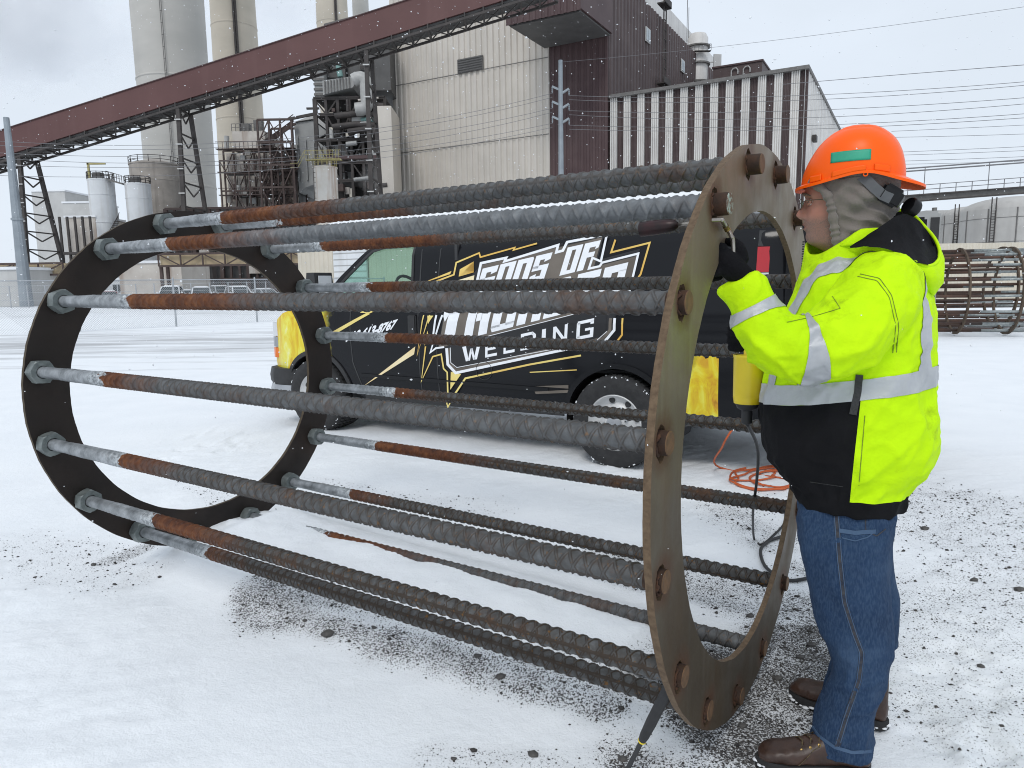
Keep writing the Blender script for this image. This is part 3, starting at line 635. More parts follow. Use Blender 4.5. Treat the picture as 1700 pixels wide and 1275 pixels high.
for s_, c_, z_ in ((s1, c1s, z1s), (s2, c2s, z2s)):
    mb = MB(); mb.box((c_[0]-.7, c_[1]-1.0, z_+.3), (c_[0]+.5, c_[1]+.3, z_+1.3)); mb.build('vent_unit', M['dark_clad'], s_)
silo(223, 300, 276, 132, M['tank_conc'], 'stained round concrete silo with a small vent on top', .10)
wk = thing('silo_walkway', 'railed steel walkway joining the tops of the two white silos', 'walkway', (c1s+c2s)/2+EZ*z1s)
mb = MB(); a_, b_ = c1s+V(r1s*.9, -1, z1s+.1), c2s+V(-r2s*.9, -1, z2s+.1); mb.beam(a_, b_, 1.1, .25); mb.build('deck', M['louvre'], wk)
mb = MB()
for zz in (.7, 1.3): mb.beam(a_+EZ*zz-V(0, .5, 0), b_+EZ*zz-V(0, .5, 0), .08)
for k in range(7): p = a_+(b_-a_)*k/6-V(0, .5, 0); mb.beam(p, p+EZ*1.3, .07)
mb.build('railing', M['dark_steel'], wk)

# pale process buildings at the left edge, behind the first trestle
def block(name, x0, x1, yt, Y, m, label, dep=9, roof=True, cat='building'):
    a_, b_ = d(x0, yt, Y), d(x1, yt, Y); z = (a_[2]+b_[2])/2
    t = thing(name, label, cat, V((a_[0]+b_[0])/2, Y, 0)); mb = MB(); mb.box((a_[0], Y, 0), (b_[0], Y+dep, z)); mb.build('walls', m, t)
    if roof: mb = MB(); mb.box((a_[0]-.15, Y-.15, z), (b_[0]+.15, Y+dep+.15, z+.3)); mb.build('roof', M['roof_snow'], t)
    return t, a_, b_, z
block('process_building', 52, 107, 318, 140, M['pale_wall'], 'pale tall process building behind the left trestle')
block('process_building', 104, 152, 337, 138, M['pale_wall'], 'pale lower process building left of the white silos')
t, a_, b_, z = block('equipment_shed', 108, 158, 361, 118, M['panel_stain'], 'small stained shed on steel legs left of the white silos')
mb = MB()
for k in range(5): x = a_[0]+(b_[0]-a_[0])*k/4; mb.beam(V(x, 116.5, 0), V(x, 116.5, z), .3)
mb.box((a_[0]-.5, 115.8, z*.55), (b_[0]+1, 117.5, z*.58)); mb.build('steel_platform', M['dark_steel'], t)
block('gable_shed', -40, 32, 448, 75, M['pale_wall'], 'low snow-roofed shed by the left edge', 12)
block('pump_house', 196, 300, 437, 85, M['panel_stain'], 'dark-stained low pump house seen through the far ring', 8)
# low truss bridge with cream sheeting seen through the far ring, and its continuation left
def lowtruss(x0, x1, y0, y1, Y, label):
    a_, b_ = d(x0, y0, Y), d(x1, y0, Y); h_ = d(x0, y0, Y)[2]-d(x0, y1, Y)[2]; zt_ = (a_[2]+b_[2])/2
    t = thing('pipe_truss', label, 'truss bridge', V((a_[0]+b_[0])/2, Y, 0)); n = int((b_[0]-a_[0])/2.2)
    mb = MB(); mb.box((a_[0], Y+.4, zt_-h_), (b_[0], Y+2.5, zt_)); mb.build('sheeting', M['cream_truss'], t)
    mb = MB()
    for k in range(n+1):
        x = a_[0]+(b_[0]-a_[0])*k/n; mb.beam(V(x, Y, zt_-h_), V(x, Y, zt_), .14)
        if k < n: x2 = a_[0]+(b_[0]-a_[0])*(k+1)/n; mb.beam(V(x, Y, zt_-h_ if k % 2 else zt_), V(x2, Y, zt_ if k % 2 else zt_-h_), .12)
    for z in (zt_-h_, zt_): mb.beam(V(a_[0], Y, z), V(b_[0], Y, z), .22)
    for k in range(0, n+1, 5): x = a_[0]+(b_[0]-a_[0])*k/n; mb.beam(V(x, Y+.5, 0), V(x, Y+.5, zt_-h_), .3); mb.beam(V(x, Y+2, 0), V(x, Y+2, zt_-h_), .3)
    mb.build('truss', M['brown_steel'], t)
lowtruss(-60, 104, 438, 457, 80, 'low cream pipe truss at the left edge behind the steel pole')
lowtruss(262, 520, 420, 440, 80, 'low cream pipe truss seen through the far ring')
t, a_, b_, z = block('boiler_basement', 278, 640, 345, 104, M['dark_clad'], 'dark boiler basement of pipes and columns behind the far ring', 6, roof=False)
mb = MB()
for k in range(26):
    x = a_[0]+(b_[0]-a_[0])*k/25; mb.beam(V(x, 103.4, 0), V(x, 103.4, z), .3 if k % 3 else .5)
    if k < 25: x2 = a_[0]+(b_[0]-a_[0])*(k+1)/25; mb.beam(V(x, 103.4, z*.2+(k*37 % 10)*z*.05), V(x2, 103.4, z*.25+(k*53 % 10)*z*.06), .16)
for zz in (.22, .42, .63, .85, 1.0): mb.beam(V(a_[0], 103.2, z*zz), V(b_[0], 103.2, z*zz), .3)
mb.build('columns', M['brown_steel'], t)
for k in range(9):
    x = a_[0]+(b_[0]-a_[0])*(k+.3)/9; mb = MB(); mb.box((x, 103.0, z*(.10+.06*(k*7 % 9))), (x+1.6+.3*(k % 3), 103.6, z*(.10+.06*(k*7 % 9))+1.5+.2*(k % 4))); mb.build('panel', M['panel_stain'] if k % 2 else M['duct_grey'], t)

# cream warehouse with snowy roof, running behind the van
wl0, wl1 = d(492, 388, 52), d(1160, 326, 36)
wa, wb_ = V(wl0[0], wl0[1], 0), V(wl1[0], wl1[1], 0); wdir = wb_-wa; wn_ = unit(np.cross(EZ, wdir))
zl, zr = wl0[2], wl1[2]; zz = (zl+zr)/2
wh = thing('warehouse', 'long cream metal warehouse with snow on its roof behind the van', 'warehouse', (wa+wb_)/2)
mb = MB(); corrugated(mb, wa, wdir, EZ*(zz-.5), -wn_ if wn_[1] > 0 else wn_, .45, .05); mb.build('front_wall', M['cream_wall'], wh)
bk = wn_*20 if wn_[1] > 0 else -wn_*20
mb = MB(); mb.prism([wa+bk*.01, wa+bk, wa+bk+EZ*(zz-.5), wa+bk*.5+EZ*(zz+2.2), wa+bk*.01+EZ*(zz-.5)], wdir); mb.build('body', M['cream_wall'], wh)
mb = MB(); ev = wa-bk*.02+EZ*(zz-.5); mb.frame(ev, wdir, bk*.52+EZ*2.75, EZ*.3); mb.build('roof', M['roof_snow'], wh)
mb = MB(); mb.frame(ev-EZ*.22-bk*.005, wdir, bk*.012, EZ*.26); mb.build('eaves_gutter', M['louvre'], wh)
dp = wa+wdir*.04; u_ = unit(wdir); out = -unit(bk)
mb = MB(); mb.frame(dp+u_*2.6+out*.1, u_*3.2, out*.06, EZ*4.2); dr = mb.build('roller_door', M['pale_wall'], wh)
for k in range(10): mb = MB(); mb.frame(dp+u_*2.65+out*.17+EZ*(.1+k*.41), u_*3.1, out*.03, EZ*.33); mb.build('slat', M['tank_white'], dr)
mb = MB(); mb.frame(dp+u_*1.2+out*.1, u_*.95, out*.06, EZ*2.1); mb.build('door', M['louvre'], wh)
# ---------------------------------------------------------------- fence, parked cars, poles, wires, stores at the right
M['galv'] = mat('galvanised_steel', (.20, .225, .225), (.33, .355, .35), 18, .45, .45, bmp=.2, bscale=90)
M['fence'] = mat('galvanised_fence', (.42, .44, .46), (.34, .36, .38), 2, .5, .2)
M['pole'] = mat('galvanised_pole', (.30, .335, .365), (.24, .27, .30), .8, .5, .3)
M['wire'] = mat('wire', (.20, .20, .21), (.15, .15, .16), 1, .6)
f0, f1 = gnd(-60, 560), gnd(640, 523.5)
fd = unit((f1-f0)*V(1, 1, 0)); fl = float(np.linalg.norm((f1-f0)[:2])); FH = 1.9
fence = thing('chain_link_fence', 'chain-link fence with steel posts along the yard behind the far ring', 'fence', f0*V(1, 1, 0))
npst = int(fl/3.1)
for k in range(npst+1):
    p = f0*V(1, 1, 0)+fd*(fl*k/npst); mb = MB(); mb.tube([p+EZ*-.1, p+EZ*(FH+.04)], .038, 8); mb.tube([p+EZ*(FH+.04), p+EZ*(FH+.10)], [.045, .02], 8); mb.build('post', M['fence'], fence, smooth=True, auto=50)
mb = MB(); mb.tube([f0*V(1, 1, 0)+EZ*FH, f0*V(1, 1, 0)+fd*fl+EZ*FH], .022, 6); mb.build('top_rail', M['fence'], fence)
mb = MB()
for k in range(3, npst, 4):
    p = f0*V(1, 1, 0)+fd*(fl*k/npst); q = p+fd*2.9; mb = MB(); mb.tube([p+EZ*(FH*.5), q+EZ*.1], .018, 6); mb.build('brace', M['fence'], fence)
mb = MB(); ps = .085; n_ = int((fl+FH)/ps)
for k in range(n_):
    for sgn in (1, -1):
        a0, a1_ = (k*ps-FH, k*ps) if sgn > 0 else (k*ps, k*ps-FH); z0_, z1_ = .03, FH
        if min(a0, a1_) < 0 or max(a0, a1_) > fl: continue
        mb.tube([f0*V(1, 1, 0)+fd*a0+EZ*z0_, f0*V(1, 1, 0)+fd*a1_+EZ*z1_], 0.0036, 3, cap=False)
o = mb.build('wire_mesh', M['fence'], fence); o['kind'] = 'stuff'
# second fence beyond the car park
g0, g1 = gnd(-40, 512)*V(1, 1, 0), gnd(600, 503)*V(1, 1, 0)
fence2 = thing('chain_link_fence', 'farther chain-link fence behind the parked cars', 'fence', g0)
for k in range(22): p = g0+(g1-g0)*k/21; mb = MB(); mb.tube([p, p+EZ*2.1], .05, 6); mb.build('post', M['fence'], fence2)
for zz in (.1, .7, 1.4, 2.05): mb = MB(); mb.beam(g0+EZ*zz, g1+EZ*zz, .03); mb.build('rail', M['fence'], fence2)

# parked cars
M['tyre'] = mat('tyre_rubber', (.018, .018, .019), (.028, .028, .029), 20, .85, bmp=.3, bscale=80)
M['car_glass'] = mat('car_glass', (.03, .04, .045), (.05, .06, .065), 1, .08)
M['lamp_red'] = flat('lamp_red', (.45, .02, .03), .25); M['lamp_clear'] = flat('lamp_clear', (.62, .64, .66), .2)
M['alloy'] = mat('alloy_wheel', (.35, .36, .37), (.28, .29, .30), 4, .35, .6)
def car_paint(name, c): return mat(name, c, tuple(v*.9 for v in c), 3, .3, .1)
PAINT = {'white': car_paint('paint_white', (.70, .72, .74)), 'black': car_paint('paint_black', (.025, .026, .03)), 'red': car_paint('paint_red', (.22, .03, .035)), 'grey': car_paint('paint_grey', (.18, .19, .20)), 'silver': car_paint('paint_silver', (.42, .44, .46))}
def make_car(kind, paint, pos, ang, label):
    L_, W_, H_ = {'suv': (4.7, 1.88, 1.72), 'sedan': (4.7, 1.82, 1.45), 'pickup': (5.6, 2.0, 1.85)}[kind]
    pos = np.asarray(pos, float); u = V(math.cos(ang), math.sin(ang), 0); w = V(-math.sin(ang), math.cos(ang), 0)
    P = lambda x, y, z: pos+u*x+w*y+EZ*z
    c = thing('parked_car', label, 'car', pos, 'cars parked behind the fence')
    def sect(x, hw, z0, z1, r=.12):
        pts = []
        for (y, z) in ((-hw, z0+r), (-hw+r, z0), (hw-r, z0), (hw, z0+r), (hw, z1-r), (hw-r*.8, z1), (-hw+r*.8, z1), (-hw, z1-r)): pts.append(P(x, y, z))
        return pts
    hw = W_/2; hb = {'suv': 1.02, 'sedan': .92, 'pickup': 1.12}[kind]
    mb = MB(); mb.loft([sect(-L_/2, hw*.86, .42, hb-.16), sect(-L_/2+.12, hw*.97, .30, hb-.02), sect(-L_/4, hw, .26, hb), sect(L_/5, hw, .26, hb), sect(L_/2-.45, hw*.97, .28, hb-.10), sect(L_/2-.05, hw*.84, .40, hb-.26)])
    mb.build('body', paint, c, smooth=True, auto=38)
    cx0, cx1, rx0, rx1 = {'suv': (-2.15, 1.05, -1.9, .35), 'sedan': (-1.75, 1.05, -.95, .25), 'pickup': (-.75, 1.35, -.65, .7)}[kind]
    def ring_(x0, x1, hy, z): return [P(x0, -hy, z), P(x1, -hy, z), P(x1, hy, z), P(x0, hy, z)]
    mb = MB(); mb.loft([ring_(cx0, cx1, hw*.93, hb-.03), ring_(rx0, rx1, hw*.74, H_-.06)]); mb.build('windows', M['car_glass'], c)
    mb = MB(); mb.loft([ring_(rx0-.06, rx1+.06, hw*.755, H_-.09), ring_(rx0+.05, rx1-.1, hw*.68, H_)]); mb.build('roof', paint, c, smooth=False)
    mb = MB(); mb.loft([ring_(rx0+.1, rx1-.15, hw*.66, H_+.002), ring_(rx0+.2, rx1-.25, hw*.58, H_+.06)]); mb.build('roof_snow', M['roof_snow'], c)
    for sx in (-1, 1):
        for (ya) in (-hw*.83, hw*.83):
            mb = MB(); mb.beam(P(cx1 if sx > 0 else cx0, ya*1.1, hb-.03), P(rx1 if sx > 0 else rx0, ya*.9, H_-.07), .09); mb.build('pillar', paint, c)
    for x in (-L_*.29, L_*.31):
        for s in (-1, 1):
            mb = MB(); mb.lathe([(.20, -.11), (.32, -.11), (.34, -.08), (.34, .08), (.32, .11), (.20, .11)], P(x, s*(hw-.12), .34), w, 20); wh_ = mb.build('wheel', M['tyre'], c, smooth=True, auto=40)
            mb = MB(); mb.lathe([(.0, .09), (.21, .075), (.21, -.075), (.0, -.09)], P(x, s*(hw-.12), .34), w, 14); mb.build('rim', M['alloy'], wh_)
    for s in (-1, 1):
        mb = MB(); mb.frame(P(L_/2-.16, s*hw*.62-.16, hb-.42), u*.12, w*.32, EZ*.15); mb.build('headlight', M['lamp_clear'], c)
        mb = MB(); mb.frame(P(-L_/2-.01, s*hw*.72-.10, hb-.40), u*.12, w*.2, EZ*.26); mb.build('tail_light', M['lamp_red'], c)
        mb = MB(); mb.frame(P(cx1-.25, s*(hw+.10)-.09, hb+.02), u*.1, w*.18, EZ*.14); mb.build('mirror', paint, c)
    mb = MB(); mb.frame(P(L_/2-.08, -hw*.7, .36), u*.10, w*hw*1.4, EZ*.16); mb.build('bumper', M['car_glass'], c)
    if kind == 'pickup': mb = MB(); mb.frame(P(-L_/2+.1, -hw*.8, hb-.02), u*1.85, w*hw*1.6, EZ*.05); mb.build('cargo_bed', M['car_glass'], c)
    return c
for px, Y, kind, col, a_, lab in ((180, 74, 'sedan', 'red', -1.0, 'dark red parked car left of all the white ones, behind the fence'), (286, 70, 'pickup', 'white', -1.35, 'leftmost white pickup parked behind the fence'), (308, 76, 'sedan', 'grey', -.9, 'grey parked saloon right of the leftmost white pickup'),
        (334, 68, 'suv', 'white', -1.15, 'white parked wagon in the middle of the row'), (364, 80, 'pickup', 'silver', -.8, 'silver pickup parked behind the white wagons'),
        (397, 69, 'suv', 'white', -.95, 'white parked wagon right of the silver pickup'), (440, 73, 'sedan', 'silver', -.7, 'silver parked saloon near the right of the row'), (484, 76, 'suv', 'grey', -1.2, 'grey parked wagon at the right end of the row')):
    p = at(px, 480, Y)*V(1, 1, 0); make_car(kind, PAINT[col], p, a_, lab)
# site cabins behind the cars
for x0, x1, lab in ((184, 213, 'small white site cabin left of the other, behind the cars'), (245, 272, 'small white site cabin right of the other, behind the cars')):
    t, a_, b_, z = block('site_cabin', x0, x1, 465, 92, M['tank_white'], lab, 2.6, cat='cabin')
    for k in (.28, .68): mb = MB(); xx = a_[0]+(b_[0]-a_[0])*k; mb.box((xx-.4, 91.9, z*.45), (xx+.4, 91.98, z*.8)); mb.build('window', M['car_glass'], t)

# steel poles
def mono(px_t, y_t, px_b, Y, r0, r1, label):
    top = at(px_t, y_t, Y); bot = at(px_b, 500, Y)*V(1, 1, 0)
    t = thing('steel_pole', label, 'power pole', bot); mb = MB(); mb.lathe([(r1+(r0-r1)*s, top[2]*(1-s)) for s in (0+1, .75, .5, .25, 0)], V((top[0]+bot[0])/2, Y, 0), n=12, capt=True); mb.build('shaft', M['pole'], t)
    return t, V((top[0]+bot[0])/2, Y, 0), top[2]
t, c, zt = mono(10, 195, 44, 72, .62, .26, 'tall tapered steel pole at the left edge')
mb = MB(); zf = at(28, 364, 72)[2]; mb.lathe([(.40, zf-.12), (.56, zf-.1), (.56, zf+.1), (.40, zf+.12)], c, n=12); mb.build('flange', M['pole'], t)
LPOLE = (c, zt)
t, c, zt = mono(930, 100, 933, 86, .40, .24, 'steel power pole with insulator arms before the brown bay')
arms = []
for k, (yl, yr) in enumerate(((147, 153), (172, 178), (197, 202))):
    zl, zr_ = at(917, yl, 86)[2], at(946, yr, 86)[2]
    for s, z in ((-1, zl), (1, zr_)):
        mb = MB(); e = c+V(s*.95, -.3*s, z+.3); mb.beam(c+V(0, 0, z-.2), e, .22); arm = mb.build('arm', M['pole'], t)
        mb = MB(); mb.lathe([(.03, 0), (.09, -.1), (.04, -.2), (.09, -.3), (.04, -.4), (.09, -.5), (.03, -.75)], e, n=8); mb.build('insulator', M['pole'], arm)
        arms.append((s, e-EZ*.75))
# overhead lines
def wire(pts, lab, r=.022):
    pts = [V(*p) for p in pts]
    if len(pts) == 3:                                     # parabola through three points
        P0, P1, P2 = pts; t1 = float(np.linalg.norm(P1-P0)/(np.linalg.norm(P1-P0)+np.linalg.norm(P2-P1)))
        c2 = ((P1-P0)/t1-(P2-P0))/(t1-1); c1 = (P2-P0)-c2
        pts = [P0+c1*s+c2*s*s for s in np.linspace(0, 1, 22)]
    mb = MB(); mb.tube(pts, r, 4); o = mb.build('power_line', M['wire'], origin=pts[0]); tag(o, lab, 'power line', 'overhead power lines')
ends = [(160, 136), (168, 141), (185, 163), (197, 172), (210, 190), (216, 197)]
rl_ = sorted([e for s, e in arms if s > 0], key=lambda e: -e[2])
NM = ('top', 'second', 'third', 'fourth', 'fifth', 'lowest')
for k in range(6):
    e = rl_[k//2]+EZ*(-.45*(k % 2)); wire([e, at(1282, ends[k][0], 74), at(1790, ends[k][1]-8, 58)], f'{NM[k]} of the six lines running right from the pole with arms')
ll_ = sorted([e for s, e in arms if s < 0], key=lambda e: -e[2])
ly = [(212, 230), (219, 237), (232, 250), (243, 258), (252, 270), (262, 289)]
for k in range(6):
    e = ll_[k//2]+EZ*(-.45*(k % 2)); wire([e, at(635, ly[k][0], 82), at(-60, ly[k][1], 76)], f'{NM[k]} of the six lines running left from the pole with arms')
wire([c+EZ*(zt-.2), at(1180, 79, 76), at(1790, -2, 60)], 'single high line from the pole top to the upper right corner', .016)
wire([at(1300, 140, 90), at(1420, 130, 84), at(1790, 101, 62)], 'line crossing the sky just right of the striped hall', .03)
for k, (ya, yb) in enumerate(((218, 205), (228, 221), (253, 241), (258, 248), (268, 258), (273, 266))):
    wire([at(1480, ya, 110), at(1600, (ya+yb)/2+1, 108), at(1790, yb-2, 104)], f'{NM[k]} of the faint far lines behind the hard hat', .03)

# pipe bridge and tanks at the right
YB = 66.0
pb = thing('pipe_bridge', 'long dark steel pipe bridge crossing behind the hard hat', 'pipe bridge', at(1600, 455, YB)*V(1, 1, 0))
A, B = at(1480, 327, YB), at(1800, 303, YB); mb = MB(); mb.frame(A-EZ*.5, B-A, V(0, 1.6, 0), EZ*.5); mb.build('girder', M['louvre'], pb)
mb = MB(); mb.beam(A-EZ*.55, B-EZ*.55, .5, .10); mb.beam(A, B, .5, .12); mb.build('flange', M['dark_steel'], pb)
for zz in (.45, .85, 2.15, 2.4): mb = MB(); mb.tube([A+EZ*zz, B+EZ*zz], .035 if zz < 2 else .07, 6); mb.build('pipe', M['wire'], pb)
for k in range(13): p = A+(B-A)*k/12; mb = MB(); mb.beam(p, p+EZ*(2.4 if k in (2, 6, 10) else .85), .05); mb.build('upright', M['wire'], pb)
for px in (1548, 1720): p = at(px, 400, YB)*V(1, 1, 0); mb = MB(); mb.beam(p, p+EZ*(A[2]-1), .30); mb.build('column', M['louvre'], pb)
def tank(x0, x1, ytop, ydome, Y, label):
    c = V((at(x0, 400, Y)[0]+at(x1, 400, Y)[0])/2, Y, 0); r = (at(x1, 400, Y)[0]-at(x0, 400, Y)[0])/2; z = at(x0, ytop, Y)[2]; zd = at((x0+x1)/2, ydome, Y)[2]-z
    t = thing('domed_tank', label, 'tank', c); mb = MB(); mb.lathe([(r, 0), (r, z)], c, n=40); sh_ = mb.build('shell', M['tank_grey'], t, smooth=True)
    mb = MB(); mb.lathe([(r*math.cos(a), z+zd*math.sin(a)) for a in [i*math.pi/2/10 for i in range(10)]]+[(.05, z+zd)], c, n=40); mb.build('dome', M['tank_grey'], t, smooth=True)
    for k in range(3): zz = z*(k+1)/3.4; mb = MB(); mb.lathe([(r, zz), (r+.05, zz+.03), (r, zz+.06)], c, n=40); mb.build('course_joint', M['louvre'], t)
    for k in range(7):
        a = -math.pi+k*math.pi/6; p = c+V(r*1.005*math.cos(a), r*1.005*math.sin(a), 0); mb = MB(); mb.beam(p, p+EZ*z, .10); mb.build('stave', M['louvre'], t)
    mb = MB(); a = -2.5; p = c+V((r+.3)*math.cos(a), (r+.3)*math.sin(a), 0)
    for q in (-.25, .25): mb.beam(p+V(q, 0, 0), p+V(q, 0, z+1.2), .09)
    for k in range(30): mb.beam(p+V(-.25, 0, k*z/30), p+V(.25, 0, k*z/30), .06)
    mb.build('ladder', M['dark_steel'], t); return t
M['tank_grey'] = mat('grey_tank', (.46, .45, .43), (.39, .38, .365), .4, .75, streak=((.27, .26, .25), .8, .4))
tank(1603, 1752, 351, 327, 84, 'big grey domed tank at the right edge'); tank(1566, 1640, 358, 343, 92, 'smaller grey domed tank half hidden left of the big one')
block('grey_hall', 1538, 1582, 349, 110, M['tank_grey'], 'plain grey hall left of the domed tanks', 12, roof=False)
t, a_, b_, z = block('beige_shed', 1545, 1800, 403, 46, M['cream_wall'], 'long beige shed roof just above the stored cage', 14, roof=False)
mb = MB(); corrugated(mb, V(a_[0], 45.9, 0), V(b_[0]-a_[0], 0, 0), EZ*(z+.01), V(0, -1, 0), .4, .05); mb.build('ribbed_front', M['cream_wall'], t)
# stored cages at the right
def stored_cage(cpx, Y, Rr, length, ang, phi, label):
    base = at(cpx, 500, Y)*V(1, 1, 0); ax = V(math.cos(ang), math.sin(ang), 0); sd_ = V(-ax[1], ax[0], 0)
    t = thing('stored_cage', label, 'anchor cage', base, 'spare cages stored at the right'); zc_ = Rr+.02
    for k, s in enumerate((0, -1.15, -length+.1)):
        mb = MB(); c0 = base+ax*s+EZ*zc_; nr = 48
        for i in range(nr):
            a, b = 2*math.pi*i/nr, 2*math.pi*(i+1)/nr; q = []
            for aa in (a, b):
                dv = math.cos(aa)*sd_+math.sin(aa)*EZ; q += [c0+dv*Rr-ax*.02, c0+dv*(Rr-.11)-ax*.02, c0+dv*(Rr-.11)+ax*.02, c0+dv*Rr+ax*.02]
            mb.add(q, [(0, 1, 5, 4), (1, 2, 6, 5), (2, 3, 7, 6), (3, 0, 4, 7)])
        mb.build('plate_ring', M['ring_store'], t)
    for k in range(16):
        a = phi+2*math.pi*k/16; dv = math.cos(a)*sd_+math.sin(a)*EZ; p = base+EZ*zc_+dv*(Rr-.08)
        mb = MB(); mb.tube([p-ax*length, p-ax*(.75+.12*math.sin(k*5))], .036, 8); o = mb.build('bar', M['bar_store'], t, smooth=True)
        mb = MB(); mb.tube([p-ax*(.75+.12*math.sin(k*5)), p+ax*.45], .032, 8); mb.build('galvanised_end', M['galv'], o, smooth=True)
        mb = MB(); mb.lathe([(.0, .02), (.055, .02), (.055, .08), (0, .08)], p, ax, 6); mb.build('nut', M['galv'], o)
M['ring_store'] = mat('ring_store', (.075, .050, .032), (.11, .08, .055), 5, .7, .2)
M['bar_store'] = mat('bar_store', (.045, .036, .032), (.12, .062, .042), 1.2, .7, .2)
stored_cage(1672, 18.4, 1.12, 5.6, -.30, .1, 'spare bar cage nearest of the three at the right edge'); stored_cage(1735, 20.0, 1.16, 6.2, -.22, .28, 'spare bar cage in the middle of the three'); stored_cage(1800, 22.6, 1.2, 6.6, -.12, .2, 'spare bar cage farthest of the three at the right edge')
for k, (xa, xb, y_) in enumerate(((1470, 1760, 541), (1480, 1770, 549))):
    a_, b_ = gnd(xa, y_), gnd(xb, y_+1); mb = MB(); mb.tube([a_+EZ*.05, a_*.4+b_*.6+EZ*.05], .034, 8); o = thing('loose_bar', ('loose ribbed bar on the snow behind the nearer one', 'loose ribbed bar on the snow in front of the spare cages')[k], 'bar', a_*V(1, 1, 0)); mb.build('shaft', M['bar_store'], o)
    mb = MB(); mb.tube([a_*.4+b_*.6+EZ*.05, b_+EZ*.05], .032, 8); mb.build('galvanised_end', M['galv'], o)
# ---------------------------------------------------------------- the black wrapped work van
VR, VF = gnd(1025, 772), gnd(535, 712); WB = float(np.linalg.norm(VR-VF)); VD = (VR-VF)/WB; VN = V(VD[1], -VD[0], 0)   # VN points to the camera side
def VP(s, t, z): return VF+VD*s+VN*t+EZ*z
def side_t(z): return .035 if z < 1.18 else .035-(z-1.18)*.17
def van_px(x, y, off=.0):                              # pixel -> (s, z) on the van's flank
    p = onplane(x, y, VF+VN*(.035+off), VN)
    if p[2] > 1.18:
        n = unit(VN+EZ*.17); p = onplane(x, y, VP(0, .035+off, 1.18), n)
    return float((p-VF)@VD), float(p[2])
van = thing('work_van', 'black work van wrapped with gold and white welding lettering, rear doors open', 'van', VP(2, -1, 0))
# paint: the printed wrap turns from black into yellow flames at nose and tail
m, n, l, b = nodes('van_wrap'); M['van_wrap'] = m
a1 = n.new('ShaderNodeAttribute'); a1.attribute_name = 'vs'; a2 = n.new('ShaderNodeAttribute'); a2.attribute_name = 'vz'
SFL = van_px(1192, 650)[0]; s_, z_ = a1.outputs['Fac'], a2.outputs['Fac']
nn = noise_node(n, l, 2.2, 5, .6); flame = ramp(n, l, noise_node(n, l, 5.0, 5, .6, stretch=(1, 1, .55), dist=1.2), [(.26, (.20, .07, .02)), (.38, (.58, .30, .03)), (.50, (.70, .54, .03)), (.62, (.74, .70, .10)), (.74, (.80, .80, .50))])
f1_ = ramp(n, l, math_(n, l, 'MULTIPLY_ADD', nn, .5, s_), [(.34, 1), (.46, 0)])
rq = math_(n, l, 'ADD', math_(n, l, 'MULTIPLY', math_(n, l, 'SUBTRACT', s_, 3.95), 1.6), math_(n, l, 'MULTIPLY', math_(n, l, 'SUBTRACT', 1.12, z_), .9))
f2_ = ramp(n, l, math_(n, l, 'MULTIPLY_ADD', nn, .7, math_(n, l, 'MULTIPLY', rq, .8)), [(.42, 0), (.62, 1)])
brown = ramp(n, l, noise_node(n, l, 4, 4), [(.4, (.012, .012, .014)), (.62, (.09, .04, .025))])
blk = mixc(n, l, ramp(n, l, math_(n, l, 'ABSOLUTE', math_(n, l, 'SUBTRACT', s_, 2.1)), [(.0, 0), (1.0, 0)]), (.008, .0085, .0105), brown)
edge_b = ramp(n, l, math_(n, l, 'MULTIPLY_ADD', nn, .6, math_(n, l, 'MULTIPLY', math_(n, l, 'ABSOLUTE', math_(n, l, 'SUBTRACT', s_, 2.05)), .5)), [(1.02, 0), (1.3, 1)])
blk = mixc(n, l, edge_b, blk, brown)
c_ = mixc(n, l, f1_, blk, flame); zcap = ramp(n, l, z_, [(.99, 1), (1.0, 0)])
low = math_(n, l, 'MULTIPLY', math_(n, l, 'LESS_THAN', math_(n, l, 'MULTIPLY_ADD', nn, .5, z_), 1.22), math_(n, l, 'LESS_THAN', s_, SFL))
c_ = mixc(n, l, math_(n, l, 'MULTIPLY', f2_, low), c_, flame)
l.new(c_, b.inputs['Base Color']); b.inputs['Roughness'].default_value = .14; b.inputs['Specular IOR Level'].default_value = .24
M['van_black'] = mat('van_black', (.008, .0085, .010), (.010, .0105, .012), 3, .22, spec=.25); M['plastic'] = mat('black_plastic', (.018, .018, .019), (.026, .026, .027), 12, .6, bmp=.2, bscale=200)
M['chrome'] = mat('dull_chrome', (.42, .43, .45), (.33, .34, .36), 6, .35, .7); M['amber'] = flat('amber_lens', (.75, .17, .02), .25)
M['interior'] = mat('dark_trim', (.03, .031, .033), (.045, .046, .048), 5, .8)
m, n, l, b = nodes('tinted_glass'); M['tinted'] = m
tr = n.new('ShaderNodeBsdfTransparent'); tr.inputs[0].default_value = (.66, .84, .77, 1); gl = n.new('ShaderNodeBsdfGlossy'); gl.inputs['Roughness'].default_value = .03; gl.inputs[0].default_value = (.9, 1, .97, 1)
fr = n.new('ShaderNodeFresnel'); fr.inputs['IOR'].default_value = 1.5; ms = n.new('ShaderNodeMixShader'); l.new(fr.outputs[0], ms.inputs[0]); l.new(tr.outputs[0], ms.inputs[1]); l.new(gl.outputs[0], ms.inputs[2])
l.new(ms.outputs[0], n['Material Output'].inputs['Surface'])

